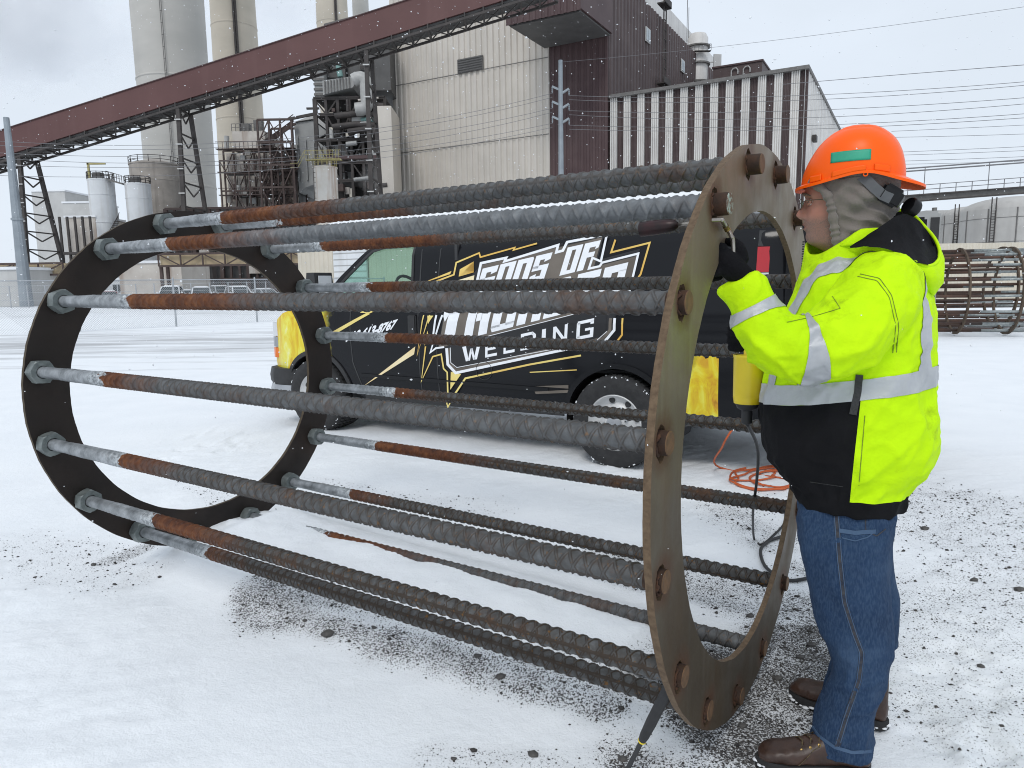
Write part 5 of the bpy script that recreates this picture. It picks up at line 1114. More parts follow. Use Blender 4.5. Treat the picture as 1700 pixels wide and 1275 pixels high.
# ---------------------------------------------------------------- the anchor bolt cage in the foreground
RO, RI, RB, TH = 0.957, 0.752, 0.898, 0.020
PHI = .030; NB = 16
CAGE_DIR = [(math.cos(t)*AU+math.sin(t)*AS) for t in [PHI+math.pi/NB+2*math.pi/NB*k for k in range(NB)]]
Fm = Matrix(((AX[0], AS[0], AU[0]), (AX[1], AS[1], AU[1]), (AX[2], AS[2], AU[2]))).to_4x4()   # local x along the bars
def steel_ring(name, dark):
    m, n, l, b = nodes(name); b.inputs['Metallic'].default_value = .35; b.inputs['Roughness'].default_value = .55
    if dark:
        c = ramp(n, l, noise_node(n, l, 3, 6), [(.3, (.013, .0095, .008)), (.55, (.022, .015, .012)), (.75, (.038, .024, .017))])
    else:
        a = ramp(n, l, noise_node(n, l, 2.2, 7, .62), [(.28, (.050, .034, .019)), (.45, (.080, .062, .038)), (.60, (.115, .097, .068)), (.75, (.075, .050, .025))])
        s = noise_node(n, l, 9, 5, .6, stretch=(1, 1, .12)); sm = ramp(n, l, s, [(.42, 0), (.66, .85)])
        c = mixc(n, l, sm, a, (.085, .050, .021))
        s2 = noise_node(n, l, 14, 5, .6, stretch=(1, 1, .07)); sm2 = ramp(n, l, s2, [(.56, 0), (.72, .5)])
        c = mixc(n, l, sm2, c, (.20, .18, .15))
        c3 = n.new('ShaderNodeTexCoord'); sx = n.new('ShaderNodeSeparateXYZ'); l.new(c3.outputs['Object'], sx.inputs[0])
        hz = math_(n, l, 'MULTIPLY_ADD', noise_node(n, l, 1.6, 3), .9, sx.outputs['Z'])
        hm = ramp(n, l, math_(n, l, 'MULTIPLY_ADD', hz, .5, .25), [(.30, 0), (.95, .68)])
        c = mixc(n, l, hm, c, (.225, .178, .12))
        low_tone = ramp(n, l, math_(n, l, 'MULTIPLY_ADD', hz, .5, .25), [(.05, .72), (.55, 0)])  # blends into a darker brown towards the bottom of the ring
        c = mixc(n, l, low_tone, c, (.052, .035, .017))
        # rust bleeding round every bar end
        rr = n.new('ShaderNodeVectorMath'); rr.operation = 'LENGTH'
        mpv = n.new('ShaderNodeMapping'); mpv.inputs['Scale'].default_value = (0, 1, 1); l.new(c3.outputs['Object'], mpv.inputs['Vector']); l.new(mpv.outputs[0], rr.inputs[0])
        ang = math_(n, l, 'ARCTAN2', sx.outputs['Y'], sx.outputs['Z'])
        ph = math_(n, l, 'MULTIPLY_ADD', ang, NB/(2*math.pi), -(PHI+math.pi/NB)*NB/(2*math.pi)+.5+NB)
        fr = math_(n, l, 'ABSOLUTE', math_(n, l, 'SUBTRACT', math_(n, l, 'FRACT', ph), .5))
        dx = math_(n, l, 'MULTIPLY', fr, .353); dr = math_(n, l, 'SUBTRACT', rr.outputs['Value'], RB)
        dd = math_(n, l, 'SQRT', math_(n, l, 'ADD', math_(n, l, 'MULTIPLY', dx, dx), math_(n, l, 'MULTIPLY', dr, dr)))
        dn = math_(n, l, 'MULTIPLY_ADD', noise_node(n, l, 22, 4), .05, dd)
        rm = ramp(n, l, dn, [(.062, .9), (.115, 0)])
        c = mixc(n, l, rm, c, (.085, .035, .012))
    l.new(c, b.inputs['Base Color'])
    l.new(ramp(n, l, noise_node(n, l, 7, 5), [(.3, .42), (.7, .68)]), b.inputs['Roughness'])
    bump(n, l, b, noise_node(n, l, 35, 5, .6), .25, .003)
    return m
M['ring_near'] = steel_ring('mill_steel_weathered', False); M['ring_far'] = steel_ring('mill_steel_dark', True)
M['ring_edge'] = mat('flame_cut_edge', (.15, .10, .058), (.095, .060, .033), 70, .75, .2, bmp=.5, bscale=180, bdist=.002)
M['ring_edge_far'] = mat('flame_cut_edge_far', (.085, .062, .035), (.05, .036, .022), 30, .75, .2)
def ring_plate(name, c, mface, medge, holes, parent):
    n = 192; mb = MB(); b = 0
    vs = []; fs = []
    for k in range(n):
        t = 2*math.pi*k/n; d = (math.cos(t), math.sin(t))
        w = 1+.0009*math.sin(k*7.3)+.0006*math.sin(k*3.1)
        for r, x in ((RI, -TH/2), (RO, -TH/2), (RO, TH/2), (RI, TH/2)): vs.append((x, r*w*d[1], r*w*d[0]))
    for k in range(n):
        j = (k+1) % n
        for q in range(4): fs.append((4*k+q, 4*j+q, 4*j+(q+1) % 4, 4*k+(q+1) % 4))
    me = bpy.data.meshes.new(name); me.from_pydata(vs, [], fs); me.update()
    o = addobj(name, me)
    if holes:
        hv = MB()
        for k in range(NB):
            t = PHI+math.pi/NB+2*math.pi/NB*k; cy, cz = RB*math.sin(t), RB*math.cos(t)
            r1 = random.Random(k); prof = []
            R_ = []
            for s in (-.05, .05):
                rr = random.Random(k)
                R_.append([(s, cy+.012+(.030+.004*rr.random())*math.cos(a), cz+(.043+.007*rr.random())*math.sin(a)) for a in [2*math.pi*i/22 for i in range(22)]])
            hv.loft(R_)
        hm = hv.mesh('cut'); ho = addobj('cut', hm)
        md = o.modifiers.new('b', 'BOOLEAN'); md.object = ho; md.operation = 'DIFFERENCE'; md.solver = 'EXACT'
        dg = bpy.context.evaluated_depsgraph_get(); nm = bpy.data.meshes.new_from_object(o.evaluated_get(dg))
        o.modifiers.clear(); o.data = nm; bpy.data.objects.remove(ho); me = nm
    me.materials.clear(); me.materials.append(mface); me.materials.append(medge)
    for p in me.polygons: p.material_index = 0 if abs(p.normal[0]) > .7 else 1
    me.polygons.foreach_set('use_smooth', [True]*len(me.polygons)); me.set_sharp_from_angle(angle=math.radians(35))
    o.parent = parent
    mw = Fm.copy(); mw.translation = Vector(c-root_loc(parent)); o.matrix_local = mw
    return o
cage = thing('anchor_bolt_cage', 'big steel anchor bolt cage of ribbed bars between two plate rings, lying on the snow', 'anchor cage', ((C1+C2)/2)*V(1, 1, 0))
rf = ring_plate('plate_ring', C1, M['ring_far'], M['ring_edge_far'], False, cage); rf['label'] = 'dark brown plate ring with galvanised nuts at the far end'
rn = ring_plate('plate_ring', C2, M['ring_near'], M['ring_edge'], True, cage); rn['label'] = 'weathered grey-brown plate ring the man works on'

# ribbed bar: crossing ribs on two flanks with a long rib between them, plain threaded galvanised end
LB = float(np.linalg.norm(C2-C1)); BX0, BX1 = -.075, LB+.030
def ribbed_bar(name, r0, x0, x1, thread, pitch, rh, nc=56, dx=.0027):
    nl = int((x1-x0)/dx); xs = np.linspace(x0, x1, nl); th = np.arange(nc)*2*math.pi/nc
    Xg, Tg = np.meshgrid(xs, th, indexing='ij')
    side = np.mod(Tg, math.pi)/math.pi                       # 0..1 across each flank
    arc = np.sin(side*math.pi)
    u1 = Xg/pitch+1.15*side+.06*arc; u2 = Xg/pitch-1.15*side+.5+.06*arc
    d1 = np.abs(np.mod(u1, 1)-.5)*pitch; d2 = np.abs(np.mod(u2, 1)-.5)*pitch
    rib = np.maximum(np.exp(-(d1/.0036)**2), np.exp(-(d2/.0036)**2))*np.clip(arc*3.2, 0, 1)
    lng = np.exp(-((np.minimum(side, 1-side)*math.pi*r0)/.0045)**2)*.55
    h = np.maximum(rib, lng); k = np.clip((Xg-thread)/.12, 0, 1); galv = np.clip((.62-Xg)/.12, 0, 1)
    amp = k*(1-.55*galv*(Xg < .75))
    thr = (1-k)*.0011*np.sin(Xg*2*math.pi/.0062)
    Rr = r0*(1-.04*(1-k))+rh*h*amp+thr*0
    Rr += .0005*vnoise(np.stack([Xg.ravel()*60, np.cos(Tg).ravel()*3, np.sin(Tg).ravel()*3], -1), 1, 4).reshape(Rr.shape)
    vs = np.stack([Xg, Rr*np.cos(Tg), Rr*np.sin(Tg)], -1).reshape(-1, 3)
    me = bpy.data.meshes.new(name); i = (np.arange(nl-1)[:, None]*nc+np.arange(nc)).ravel(); j = (np.arange(nl-1)[:, None]*nc+(np.arange(nc)+1) % nc).ravel()
    q = np.stack([i, j, j+nc, i+nc], -1)
    me.from_pydata(vs.tolist(), [], q.tolist()+[list(range(nc))[::-1], list(range((nl-1)*nc, nl*nc))]); me.update()
    me.polygons.foreach_set('use_smooth', [True]*len(me.polygons))
    a = me.attributes.new('rib', 'FLOAT', 'POINT'); a.data.foreach_set('value', (h*amp).ravel())
    return me
def bar_mat(name):
    m, n, l, b = nodes(name); b.inputs['Metallic'].default_value = .35
    oi = n.new('ShaderNodeObjectInfo'); tc_ = n.new('ShaderNodeTexCoord')
    off = n.new('ShaderNodeVectorMath'); off.operation = 'MULTIPLY_ADD'
    cmb = n.new('ShaderNodeCombineXYZ')
    for k in range(3): l.new(oi.outputs['Random'], cmb.inputs[k])
    off.inputs[1].default_value = (37, 51, 23); l.new(cmb.outputs[0], off.inputs[0]); l.new(tc_.outputs['Object'], off.inputs[2]); vec = off.outputs[0]
    sx = n.new('ShaderNodeSeparateXYZ'); l.new(tc_.outputs['Object'], sx.inputs[0]); x = sx.outputs['X']
    ra_ = n.new('ShaderNodeAttribute'); ra_.attribute_name = 'rib'; rib = ra_.outputs['Fac']
    galv = ramp(n, l, noise_node(n, l, 14, 6, .65, vec=vec), [(.32, (.13, .142, .15)), (.5, (.235, .25, .262)), (.68, (.36, .38, .40))])
    rust = ramp(n, l, noise_node(n, l, 20, 6, .6, vec=vec), [(.3, (.055, .017, .007)), (.5, (.115, .037, .012)), (.7, (.19, .068, .020))])
    bare = ramp(n, l, noise_node(n, l, 26, 6, .6, vec=vec), [(.3, (.042, .038, .034)), (.52, (.078, .078, .077)), (.7, (.125, .13, .135))])
    base = ramp(n, l, math_(n, l, 'MULTIPLY_ADD', noise_node(n, l, 45, 4, .6, vec=vec), .6, rib), [(.36, 0), (.50, .9), (.85, .8), (1.2, .25)])
    bare = mixc(n, l, base, bare, (.036, .022, .012))
    spot = ramp(n, l, noise_node(n, l, 60, 3, vec=vec), [(.62, 0), (.72, .8)])
    bare = mixc(n, l, spot, bare, (.17, .078, .014))
    oc = n.new('ShaderNodeSeparateColor'); l.new(oi.outputs['Color'], oc.inputs[0])
    pale = ramp(n, l, noise_node(n, l, 22, 6, .6, vec=vec), [(.3, (.10, .108, .115)), (.55, (.165, .177, .188)), (.7, (.24, .255, .265))])
    bare = mixc(n, l, oc.outputs[0], bare, pale)
    pr_ = noise_node(n, l, 4.5, 6, .68, vec=vec); patch = ramp(n, l, math_(n, l, 'MULTIPLY_ADD', oc.outputs[1], .17, pr_), [(.66, 0), (.78, .7)])
    rust2 = ramp(n, l, noise_node(n, l, 30, 5, .6, vec=vec), [(.3, (.045, .020, .010)), (.6, (.10, .042, .016)), (.75, (.17, .075, .022))])
    bare = mixc(n, l, math_(n, l, 'MULTIPLY', patch, math_(n, l, 'SUBTRACT', 1.0, math_(n, l, 'MULTIPLY', oc.outputs[0], .7))), bare, rust2)
    wob = math_(n, l, 'MULTIPLY_ADD', noise_node(n, l, 9, 5, .7, vec=vec), .34, math_(n, l, 'MULTIPLY_ADD', oc.outputs[2], .22, -.07))
    e1 = ramp(n, l, math_(n, l, 'SUBTRACT', x, wob), [(.385, 0), (.40, 1)])
    w2 = math_(n, l, 'MULTIPLY_ADD', noise_node(n, l, 3, 6, .7, vec=vec), .9, math_(n, l, 'MULTIPLY_ADD', oc.outputs[1], .75, -.15))
    e2 = ramp(n, l, math_(n, l, 'SUBTRACT', math_(n, l, 'MULTIPLY', x, .8), w2), [(.02, 0), (.34, 1)])
    tip = ramp(n, l, x, [(0.0, 0), (1.0, 0)])
    c = mixc(n, l, e2, rust, bare); c = mixc(n, l, e1, galv, c)
    edge = ramp(n, l, math_(n, l, 'SUBTRACT', x, wob), [(.28, 0), (.375, .75), (.395, .75), (.40, 0)])
    c = mixc(n, l, math_(n, l, 'MULTIPLY', edge, ramp(n, l, noise_node(n, l, 70, 4, vec=vec), [(.42, 0), (.56, 1)])), c, (.62, .66, .68))
    l.new(c, b.inputs['Base Color'])
    l.new(mixc(n, l, e1, (.42, .42, .42), (.62, .62, .62)), b.inputs['Roughness'])
    bump(n, l, b, noise_node(n, l, 160, 4, vec=vec), .35, .0015)
    return m
M['bar'] = bar_mat('ribbed_bar_steel')
M['stub'] = mat('cut_bar_end', (.030, .016, .010), (.060, .027, .013), 30, .8, .2, bmp=.6, bscale=120, bdist=.002)
barmesh = ribbed_bar('ribbed_bar', .0287, BX0, BX1-.045, .20, .043, .0048); barmesh.materials.append(M['bar'])
# nut with chamfered corners, washer face towards the ring
def hexnut(name, af, t, hole):
    bm = bmesh.new(); R_ = af/2/math.cos(math.pi/6); rings = []
    for x, cut in ((0, 1), (.12, 0), (.88, 0), (1, 1)):
        ring = []
        for k in range(24):
            a = 2*math.pi*k/24; rad = (af/2)/math.cos((a+math.pi/6) % (math.pi/3)-math.pi/6)
            if cut: rad = min(rad, af/2*1.03)
            ring.append(bm.verts.new((x*t, rad*math.cos(a), rad*math.sin(a))))
        rings.append(ring)
    inner = [bm.verts.new((t, hole*math.cos(2*math.pi*k/24), hole*math.sin(2*math.pi*k/24))) for k in range(24)]; rings.append(inner)
    for A, B in zip(rings, rings[1:]):
        for k in range(24): bm.faces.new((A[k], A[(k+1) % 24], B[(k+1) % 24], B[k]))
    bmesh.ops.recalc_face_normals(bm, faces=bm.faces); me = bpy.data.meshes.new(name); bm.to_mesh(me); bm.free()
    return me
M['galv_nut'] = mat('galvanised_nut', (.13, .15, .148), (.22, .245, .24), 25, .5, .4, bmp=.3, bscale=120, bdist=.002)
nutmesh = hexnut('hex_nut', .104, .058, .031); nutmesh.materials.append(M['galv_nut'])
sv = MB(); sv.lathe([(.030, 0), (.031, .004), (.0305, .045), (.0300, .0505)], (0, 0, 0), (1, 0, 0), 20)
stubmesh = sv.mesh('bar_stub'); stubmesh.materials.append(M['stub'])
sf = MB(); sf.lathe([(.0300, .0505), (.0285, .0525), (.014, .0520), (0.0, .0523)], (0, 0, 0), (1, 0, 0), 20)
M['cut_face'] = mat('sawn_bar_face', (.155, .082, .036), (.10, .055, .026), 45, .7, .25); M['cut_painted'] = mat('sawn_bar_face_painted', (.30, .36, .32), (.12, .075, .05), 70, .7, .1, lo=.42, hi=.55)
facemesh = sf.mesh('cut_face'); facemesh.materials.append(M['cut_face']); facemesh2 = sf.mesh('cut_face'); facemesh2.materials.append(M['cut_painted'])
stubmesh.polygons.foreach_set('use_smooth', [True]*len(stubmesh.polygons)); stubmesh.set_sharp_from_angle(angle=math.radians(40))
M['weld'] = mat('burnt_weld', (.030, .014, .009), (.085, .035, .015), 60, .85, .2, bmp=.8, bscale=150, bdist=.003)
rl = root_loc(cage)
for k, d in enumerate(CAGE_DIR):
    o = addobj('bar', barmesh, cage); rot = Matrix.Rotation(random.choice((0, .35, -.5, 1.2, .8))+k*.61, 4, 'X')
    mw = Fm @ rot; mw.translation = Vector(C1+RB*d-rl+AX*random.uniform(-.006, .012)); o.matrix_local = mw
    prot = {15: .004, 0: .006, 1: .008, 14: 0, 13: -.004}.get(k, -.016)
    T_ = Matrix.Translation((BX1-.046+prot, 0, 0))@Matrix.Rotation(k*1.1, 4, 'X')
    s = addobj('end', stubmesh, o); s.matrix_local = T_
    s2 = addobj('cut_face', facemesh2 if k == 1 else facemesh, o); s2.matrix_local = T_
    rk = random.Random(k+9); o.color = (.85 if k == 1 else rk.choice((0, 0, .15, .3)), rk.uniform(.1, .95), rk.random(), 1)
    o2 = addobj('nut', nutmesh, cage); mw = Fm @ Matrix.Rotation(random.random()*3, 4, 'X'); mw.translation = Vector(C1+RB*d+AX*(TH/2+.001)-rl); o2.matrix_local = mw
    wb = MB(); rr = random.Random(k+50); pts = []                   # broken weld bead hugging the bar at the cut hole
    for i in range(9):
        a = 2.3+i*.22+rr.uniform(-.05, .05); q = C2+RB*d+AX*(TH/2+rr.uniform(-.006, .002))+(.033+rr.uniform(0, .005))*(math.cos(a)*AS*-1+math.sin(a)*AU)
        pts.append(q)
    wb.tube(pts, [.002+.005*rr.random() for _ in pts], 6); wb.build('weld_bead', M['weld'], cage, smooth=True)
# ---------------------------------------------------------------- the man in the hi-vis jacket
P0 = V(1.04, 2.20, 0); FD = unit(V(-.88, .475, 0)); LF = V(-FD[1], FD[0], 0)       # facing the ring; his left side towards the camera
P0[2] = float(gz(P0[0], P0[1]))*0
def ML(f, t, z): return P0+FD*f+LF*t+EZ*z
def MPX(x, y, t): return onplane(x, y, P0+LF*t, LF)
def loc(p): q = np.asarray(p)-P0; return float(q@FD), float(q@LF), float(q[2])
man = thing('person', 'man in orange hard hat and hi-vis yellow jacket working at the near ring', 'person', P0)
def remesh(mb, vox, iters=6, fac=.5):
    me = mb.mesh('tmp'); o = addobj('tmp', me); md = o.modifiers.new('r', 'REMESH'); md.mode = 'VOXEL'; md.voxel_size = vox; md.adaptivity = 0
    if iters: sm = o.modifiers.new('s', 'SMOOTH'); sm.iterations = iters; sm.factor = fac
    nm = bpy.data.meshes.new_from_object(o.evaluated_get(bpy.context.evaluated_depsgraph_get())); bpy.data.objects.remove(o); return nm
def displace(me, fn):
    n = len(me.vertices); co = np.empty(n*3); me.vertices.foreach_get('co', co); co = co.reshape(-1, 3)
    no = np.empty(n*3); me.vertices.foreach_get('normal', no); no = no.reshape(-1, 3)
    me.vertices.foreach_set('co', (co+no*fn(co, no)[:, None]).ravel()); me.update()
def place(name, me, m_, parent, smooth=True):
    off = root_loc(parent); n = len(me.vertices); co = np.empty(n*3); me.vertices.foreach_get('co', co); me.vertices.foreach_set('co', (co.reshape(-1, 3)-off).ravel()); me.update()
    o = addobj(name, me, parent); me.materials.clear(); me.materials.append(m_)
    if smooth: me.polygons.foreach_set('use_smooth', [True]*len(me.polygons))
    return o
def interp(tab, z): tab = sorted(tab); xs = [r[0] for r in tab]; return [float(np.interp(z, xs, [r[k] for r in tab])) for k in range(1, len(tab[0]))]
def smoothtab(tab, z):                                     # cubic (Catmull-Rom style) read of a table
    tab = sorted(tab); xs = np.array([r[0] for r in tab]); i = int(np.clip(np.searchsorted(xs, z)-1, 0, len(xs)-2)); h = xs[i+1]-xs[i]; s = np.clip((z-xs[i])/h, 0, 1)
    A = np.array([r[1:] for r in tab], float); d = np.gradient(A, xs, axis=0)
    return (2*s**3-3*s**2+1)*A[i]+(s**3-2*s**2+s)*h*d[i]+(-2*s**3+3*s**2)*A[i+1]+(s**3-s**2)*h*d[i+1]
def ridged(P, scale, seed): return 1-np.abs(fbm(P, scale, 3, seed))*1.6
def crease(P, scale, seed, p=3.0): return np.clip(1-np.abs(fbm(P, scale, 2, seed))*1.5, 0, 1)**p

# fabric, skin and leather
def cloth(name, c1, c2, scale, rough, weave=900, bstr=.25, sheen=.0, var=6):
    m, n, l, b = nodes(name); f = noise_node(n, l, var, 5, .6); l.new(ramp(n, l, f, [(.35, c1), (.68, c2)]), b.inputs['Base Color']); b.inputs['Roughness'].default_value = rough
    b.inputs['Sheen Weight'].default_value = sheen; b.inputs['Specular IOR Level'].default_value = (.10 if max(c1) < .05 else (.06 if c1[1] > .8 else .25))
    h = math_(n, l, 'MULTIPLY_ADD', noise_node(n, l, 38, 5, .6), .9, math_(n, l, 'MULTIPLY', noise_node(n, l, weave, 1), .15)); rg = n.new('ShaderNodeTexNoise'); rg.noise_type = 'RIDGED_MULTIFRACTAL'; rg.inputs['Scale'].default_value = 7; rg.inputs['Detail'].default_value = 3; rg.inputs['Distortion'].default_value = .6
    tcr = n.new('ShaderNodeTexCoord'); l.new(tcr.outputs['Object'], rg.inputs['Vector'])
    h = math_(n, l, 'MULTIPLY_ADD', rg.outputs['Fac'], .9, h); bump(n, l, b, h, bstr*1.6, .009); return m
M['hivis'] = cloth('hivis_yellow', (.58, .90, .008), (.50, .82, .008), 6, .62, bstr=.35)
_n, _l = M['hivis'].node_tree.nodes, M['hivis'].node_tree.links; _b = _n['Principled BSDF']; _src = _b.inputs['Base Color'].links[0].from_socket
_g = ramp(_n, _l, math_(_n, _l, 'MULTIPLY_ADD', noise_node(_n, _l, 45, 5, .7), .35, noise_node(_n, _l, 5, 5, .65)), [(.76, 0), (.92, .5)])
_l.new(mixc(_n, _l, _g, _src, (.16, .20, .015)), _b.inputs['Base Color'])
M['hivis_black'] = cloth('jacket_black', (.0065, .0065, .0075), (.010, .010, .0115), 6, .8, bstr=.25)
M['lining'] = cloth('hood_lining', (.0075, .0075, .0085), (.013, .013, .0145), 8, .7, bstr=.35)
M['reflective'] = cloth('reflective_tape', (.50, .515, .53), (.40, .415, .43), 10, .38, bstr=.25); M['reflective'].node_tree.nodes['Principled BSDF'].inputs['Metallic'].default_value = .25
M['liner'] = cloth('taupe_fleece', (.20, .175, .155), (.15, .132, .118), 9, .95, bstr=.4, sheen=.3)
M['glove'] = cloth('black_knit_glove', (.008, .008, .0095), (.014, .014, .016), 30, .95, bstr=.5)
m, n, l, b = nodes('denim'); M['denim'] = m
w1 = noise_node(n, l, 5, 6, .6); w2 = noise_node(n, l, 240, 2, .5, stretch=(1, 1, .25))
dc = ramp(n, l, w1, [(.30, (.011, .026, .062)), (.55, (.018, .041, .090)), (.75, (.042, .075, .135))]); l.new(mixc(n, l, ramp(n, l, w2, [(.4, 0), (.65, .4)]), dc, (.060, .098, .16)), b.inputs['Base Color'])
b.inputs['Roughness'].default_value = .9; b.inputs['Specular IOR Level'].default_value = .2; rg = n.new('ShaderNodeTexNoise'); rg.noise_type = 'RIDGED_MULTIFRACTAL'; rg.inputs['Scale'].default_value = 8; rg.inputs['Detail'].default_value = 3; rg.inputs['Distortion'].default_value = .8
tcr = n.new('ShaderNodeTexCoord'); l.new(tcr.outputs['Object'], rg.inputs['Vector'])
worn = ramp(n, l, rg.outputs['Fac'], [(.45, 0), (.95, .38)]); _src = b.inputs['Base Color'].links[0].from_socket; l.new(mixc(n, l, worn, _src, (.085, .13, .20)), b.inputs['Base Color'])
bump(n, l, b, math_(n, l, 'ADD', math_(n, l, 'MULTIPLY', rg.outputs['Fac'], 1.1), math_(n, l, 'MULTIPLY_ADD', noise_node(n, l, 30, 5, .6), 1.0, math_(n, l, 'MULTIPLY', noise_node(n, l, 500, 1, stretch=(1, 1, .4)), .12))), .5, .009)
M['denim_seam'] = mat('denim_seam', (.016, .022, .04), (.05, .05, .055), 60, .9, bmp=.8, bscale=300, bdist=.002)
M['denim_pale'] = cloth('denim_worn', (.07, .115, .19), (.04, .075, .14), 20, .9)
m, n, l, b = nodes('skin'); M['skin'] = m
at_s = n.new('ShaderNodeAttribute'); at_s.attribute_name = 'stubble'; at_l = n.new('ShaderNodeAttribute'); at_l.attribute_name = 'lip'
sk = ramp(n, l, noise_node(n, l, 18, 5), [(.3, (.50, .25, .19)), (.7, (.40, .175, .13))])
sk = mixc(n, l, at_l.outputs['Fac'], sk, (.36, .10, .085)); sp = ramp(n, l, noise_node(n, l, 420, 2, .6), [(.42, 0), (.58, 1)])
sk = mixc(n, l, math_(n, l, 'MULTIPLY', at_s.outputs['Fac'], math_(n, l, 'MULTIPLY_ADD', sp, .5, .42)), sk, (.16, .115, .095))
l.new(sk, b.inputs['Base Color']); b.inputs['Roughness'].default_value = .5; b.inputs['Subsurface Weight'].default_value = .12; b.inputs['Subsurface Radius'].default_value = (.01, .004, .002)
bump(n, l, b, noise_node(n, l, 180, 3), .2, .001)
M['hat'] = mat('orange_hard_hat', (.95, .118, .004), (.92, .108, .004), 4, .34, spec=.2); M['hat_green'] = mat('green_sticker', (.012, .28, .17), (.018, .33, .20), 12, .5)
M['leather'] = mat('brown_leather', (.030, .0155, .011), (.062, .030, .019), 14, .45, bmp=.35, bscale=90, bdist=.002); M['sole'] = mat('black_sole', (.012, .012, .013), (.02, .02, .021), 20, .8)
M['lace'] = mat('boot_lace', (.12, .085, .04), (.03, .022, .016), 150, .85); M['brass'] = mat('brass', (.30, .20, .07), (.22, .15, .05), 20, .35, .8); M['steel_tube'] = mat('bright_steel', (.40, .37, .33), (.25, .22, .19), 15, .3, .9)
M['frame_wire'] = mat('spectacle_wire', (.10, .085, .07), (.15, .13, .11), 30, .3, .8)

# --- body: one continuous figure inside the clothes, with the face
HEADTAB = [(1.575, .040, -.075, .055), (1.605, .094, -.080, .063), (1.622, .122, -.085, .067), (1.640, .1305, -.09, .069), (1.655, .1295, -.095, .070), (1.668, .134, -.10, .070), (1.680, .1355, -.10, .0715), (1.695, .1315, -.10, .073), (1.712, .130, -.105, .0745), (1.735, .131, -.105, .076), (1.752, .134, -.105, .077), (1.770, .1385, -.105, .077), (1.79, .136, -.105, .077), (1.82, .122, -.10, .075), (1.85, .09, -.08, .065), (1.875, .04, -.04, .04)]
NZ, NT = 120, 120; zs_ = np.linspace(1.575, 1.875, NZ); rings = []
for z in zs_:
    ff, fb, w = smoothtab(HEADTAB, z); row = []
    for k in range(NT):
        a = 2*math.pi*k/NT; ca, sa = math.cos(a), math.sin(a)
        e = 2.35 if ca > 0 else 2.0
        R_ = (abs(ca)**e+abs(sa)**e)**(-1/e); f = R_*ca*(ff if ca > 0 else -fb)*1.0; t = R_*sa*w
        if ca > 0:
            nh = np.interp(z, [1.690, 1.697, 1.709, 1.722, 1.745, 1.757], [0, .020, .033, .026, .009, 0]); wn_ = np.interp(z, [1.695, 1.712, 1.75], [.0185, .016, .0105])
            f += nh*math.exp(-(t/wn_)**2)
            f += .005*math.exp(-((z-1.700)/.008)**2)*math.exp(-((abs(t)-.015)/.007)**2)               # nostril wings
            f -= .014*math.exp(-((z-1.746)/.012)**2)*math.exp(-((abs(t)-.032)/.016)**2)                # eye sockets
            f += .006*math.exp(-((z-1.744)/.0065)**2)*math.exp(-((abs(t)-.031)/.011)**2)               # eyeballs under lids
            f += .004*math.exp(-((z-1.765)/.006)**2)*math.exp(-((abs(t)-.03)/.018)**2)                 # brow
            f += .0065*math.exp(-((z-1.6795)/.0048)**2)*math.exp(-(t/.022)**2)+.006*math.exp(-((z-1.665)/.005)**2)*math.exp(-(t/.02)**2)
            f -= .0065*math.exp(-((z-1.6722)/.0026)**2)*math.exp(-(t/.024)**2)
            f += .004*math.exp(-((z-1.708)/.02)**2)*math.exp(-((abs(t)-.048)/.014)**2)                 # cheek
        row.append(ML(f, t, z))
    rings.append(row)
hm = MB(); hm.loft(rings)
bodymb = MB()
def capsule(mb, pts, rs, n=16): mb.tube(pts, rs, n)
# lower figure (hidden by clothes) grown as one skin and joined to the head at the neck
bodymb.loft(rings); capsule(bodymb, [ML(-.02, 0, 1.66), ML(-.025, 0, 1.56), ML(-.02, 0, 1.48)], [.05, .052, .07])
def ell(z, ff, fb, w, n=32, e=2.3):
    out = []
    for k in range(n):
        a = 2*math.pi*k/n; ca, sa = math.cos(a), math.sin(a); R_ = (abs(ca)**e+abs(sa)**e)**(-1/e); out.append(ML((ff+fb)/2+R_*ca*(ff-fb)/2, R_*sa*w, z))
    return out
bodymb.loft([ell(.86, .10, -.14, .15), ell(1.0, .16, -.16, .17), ell(1.2, .15, -.15, .17), ell(1.38, .12, -.15, .18), ell(1.48, .06, -.12, .14), ell(1.52, .02, -.08, .07)])
ARM = [MPX(1462, 478, .15), MPX(1390, 555, .27), MPX(1322, 580, .31), MPX(1252, 508, .345), MPX(1226, 462, .365)]
capsule(bodymb, ARM, [.055, .05, .045, .036, .03]); capsule(bodymb, [ML(-.06, -.17, 1.46), ML(.0, -.27, 1.30), ML(.07, -.29, 1.19), ML(.17, -.16, 1.22), ML(.235, -.04, 1.27)], [.055, .05, .045, .036, .03])
for s, fo in ((1, 0), (-1, -.012)): capsule(bodymb, [ML(-.03+fo, .10*s, .86), ML(-.055+fo, .125*s, .50), ML(-.085+fo, .135*s, .33), ML(-.065+fo, .138*s, .10)], [.07, .05, .045, .036])
bmh = remesh(bodymb, .0030, 1, .4)
co = np.empty(len(bmh.vertices)*3); bmh.vertices.foreach_get('co', co); co = co.reshape(-1, 3); lf_ = (co-P0)@FD; lt_ = (co-P0)@LF; lz_ = co[:, 2]
stb = np.clip((1.704-lz_)/.02, 0, 1)*np.clip((lf_+.02)/.03, 0, 1)*(1-np.exp(-((lz_-1.672)/.009)**2-(lt_/.024)**2)); lip = np.exp(-((lz_-1.6725)/.0075)**4-(lt_/.021)**4)*(lf_ > .10)
for nm, val in (('stubble', stb), ('lip', lip*.8)): a = bmh.attributes.new(nm, 'FLOAT', 'POINT'); a.data.foreach_set('value', val)
body = place('body', bmh, M['skin'], man)
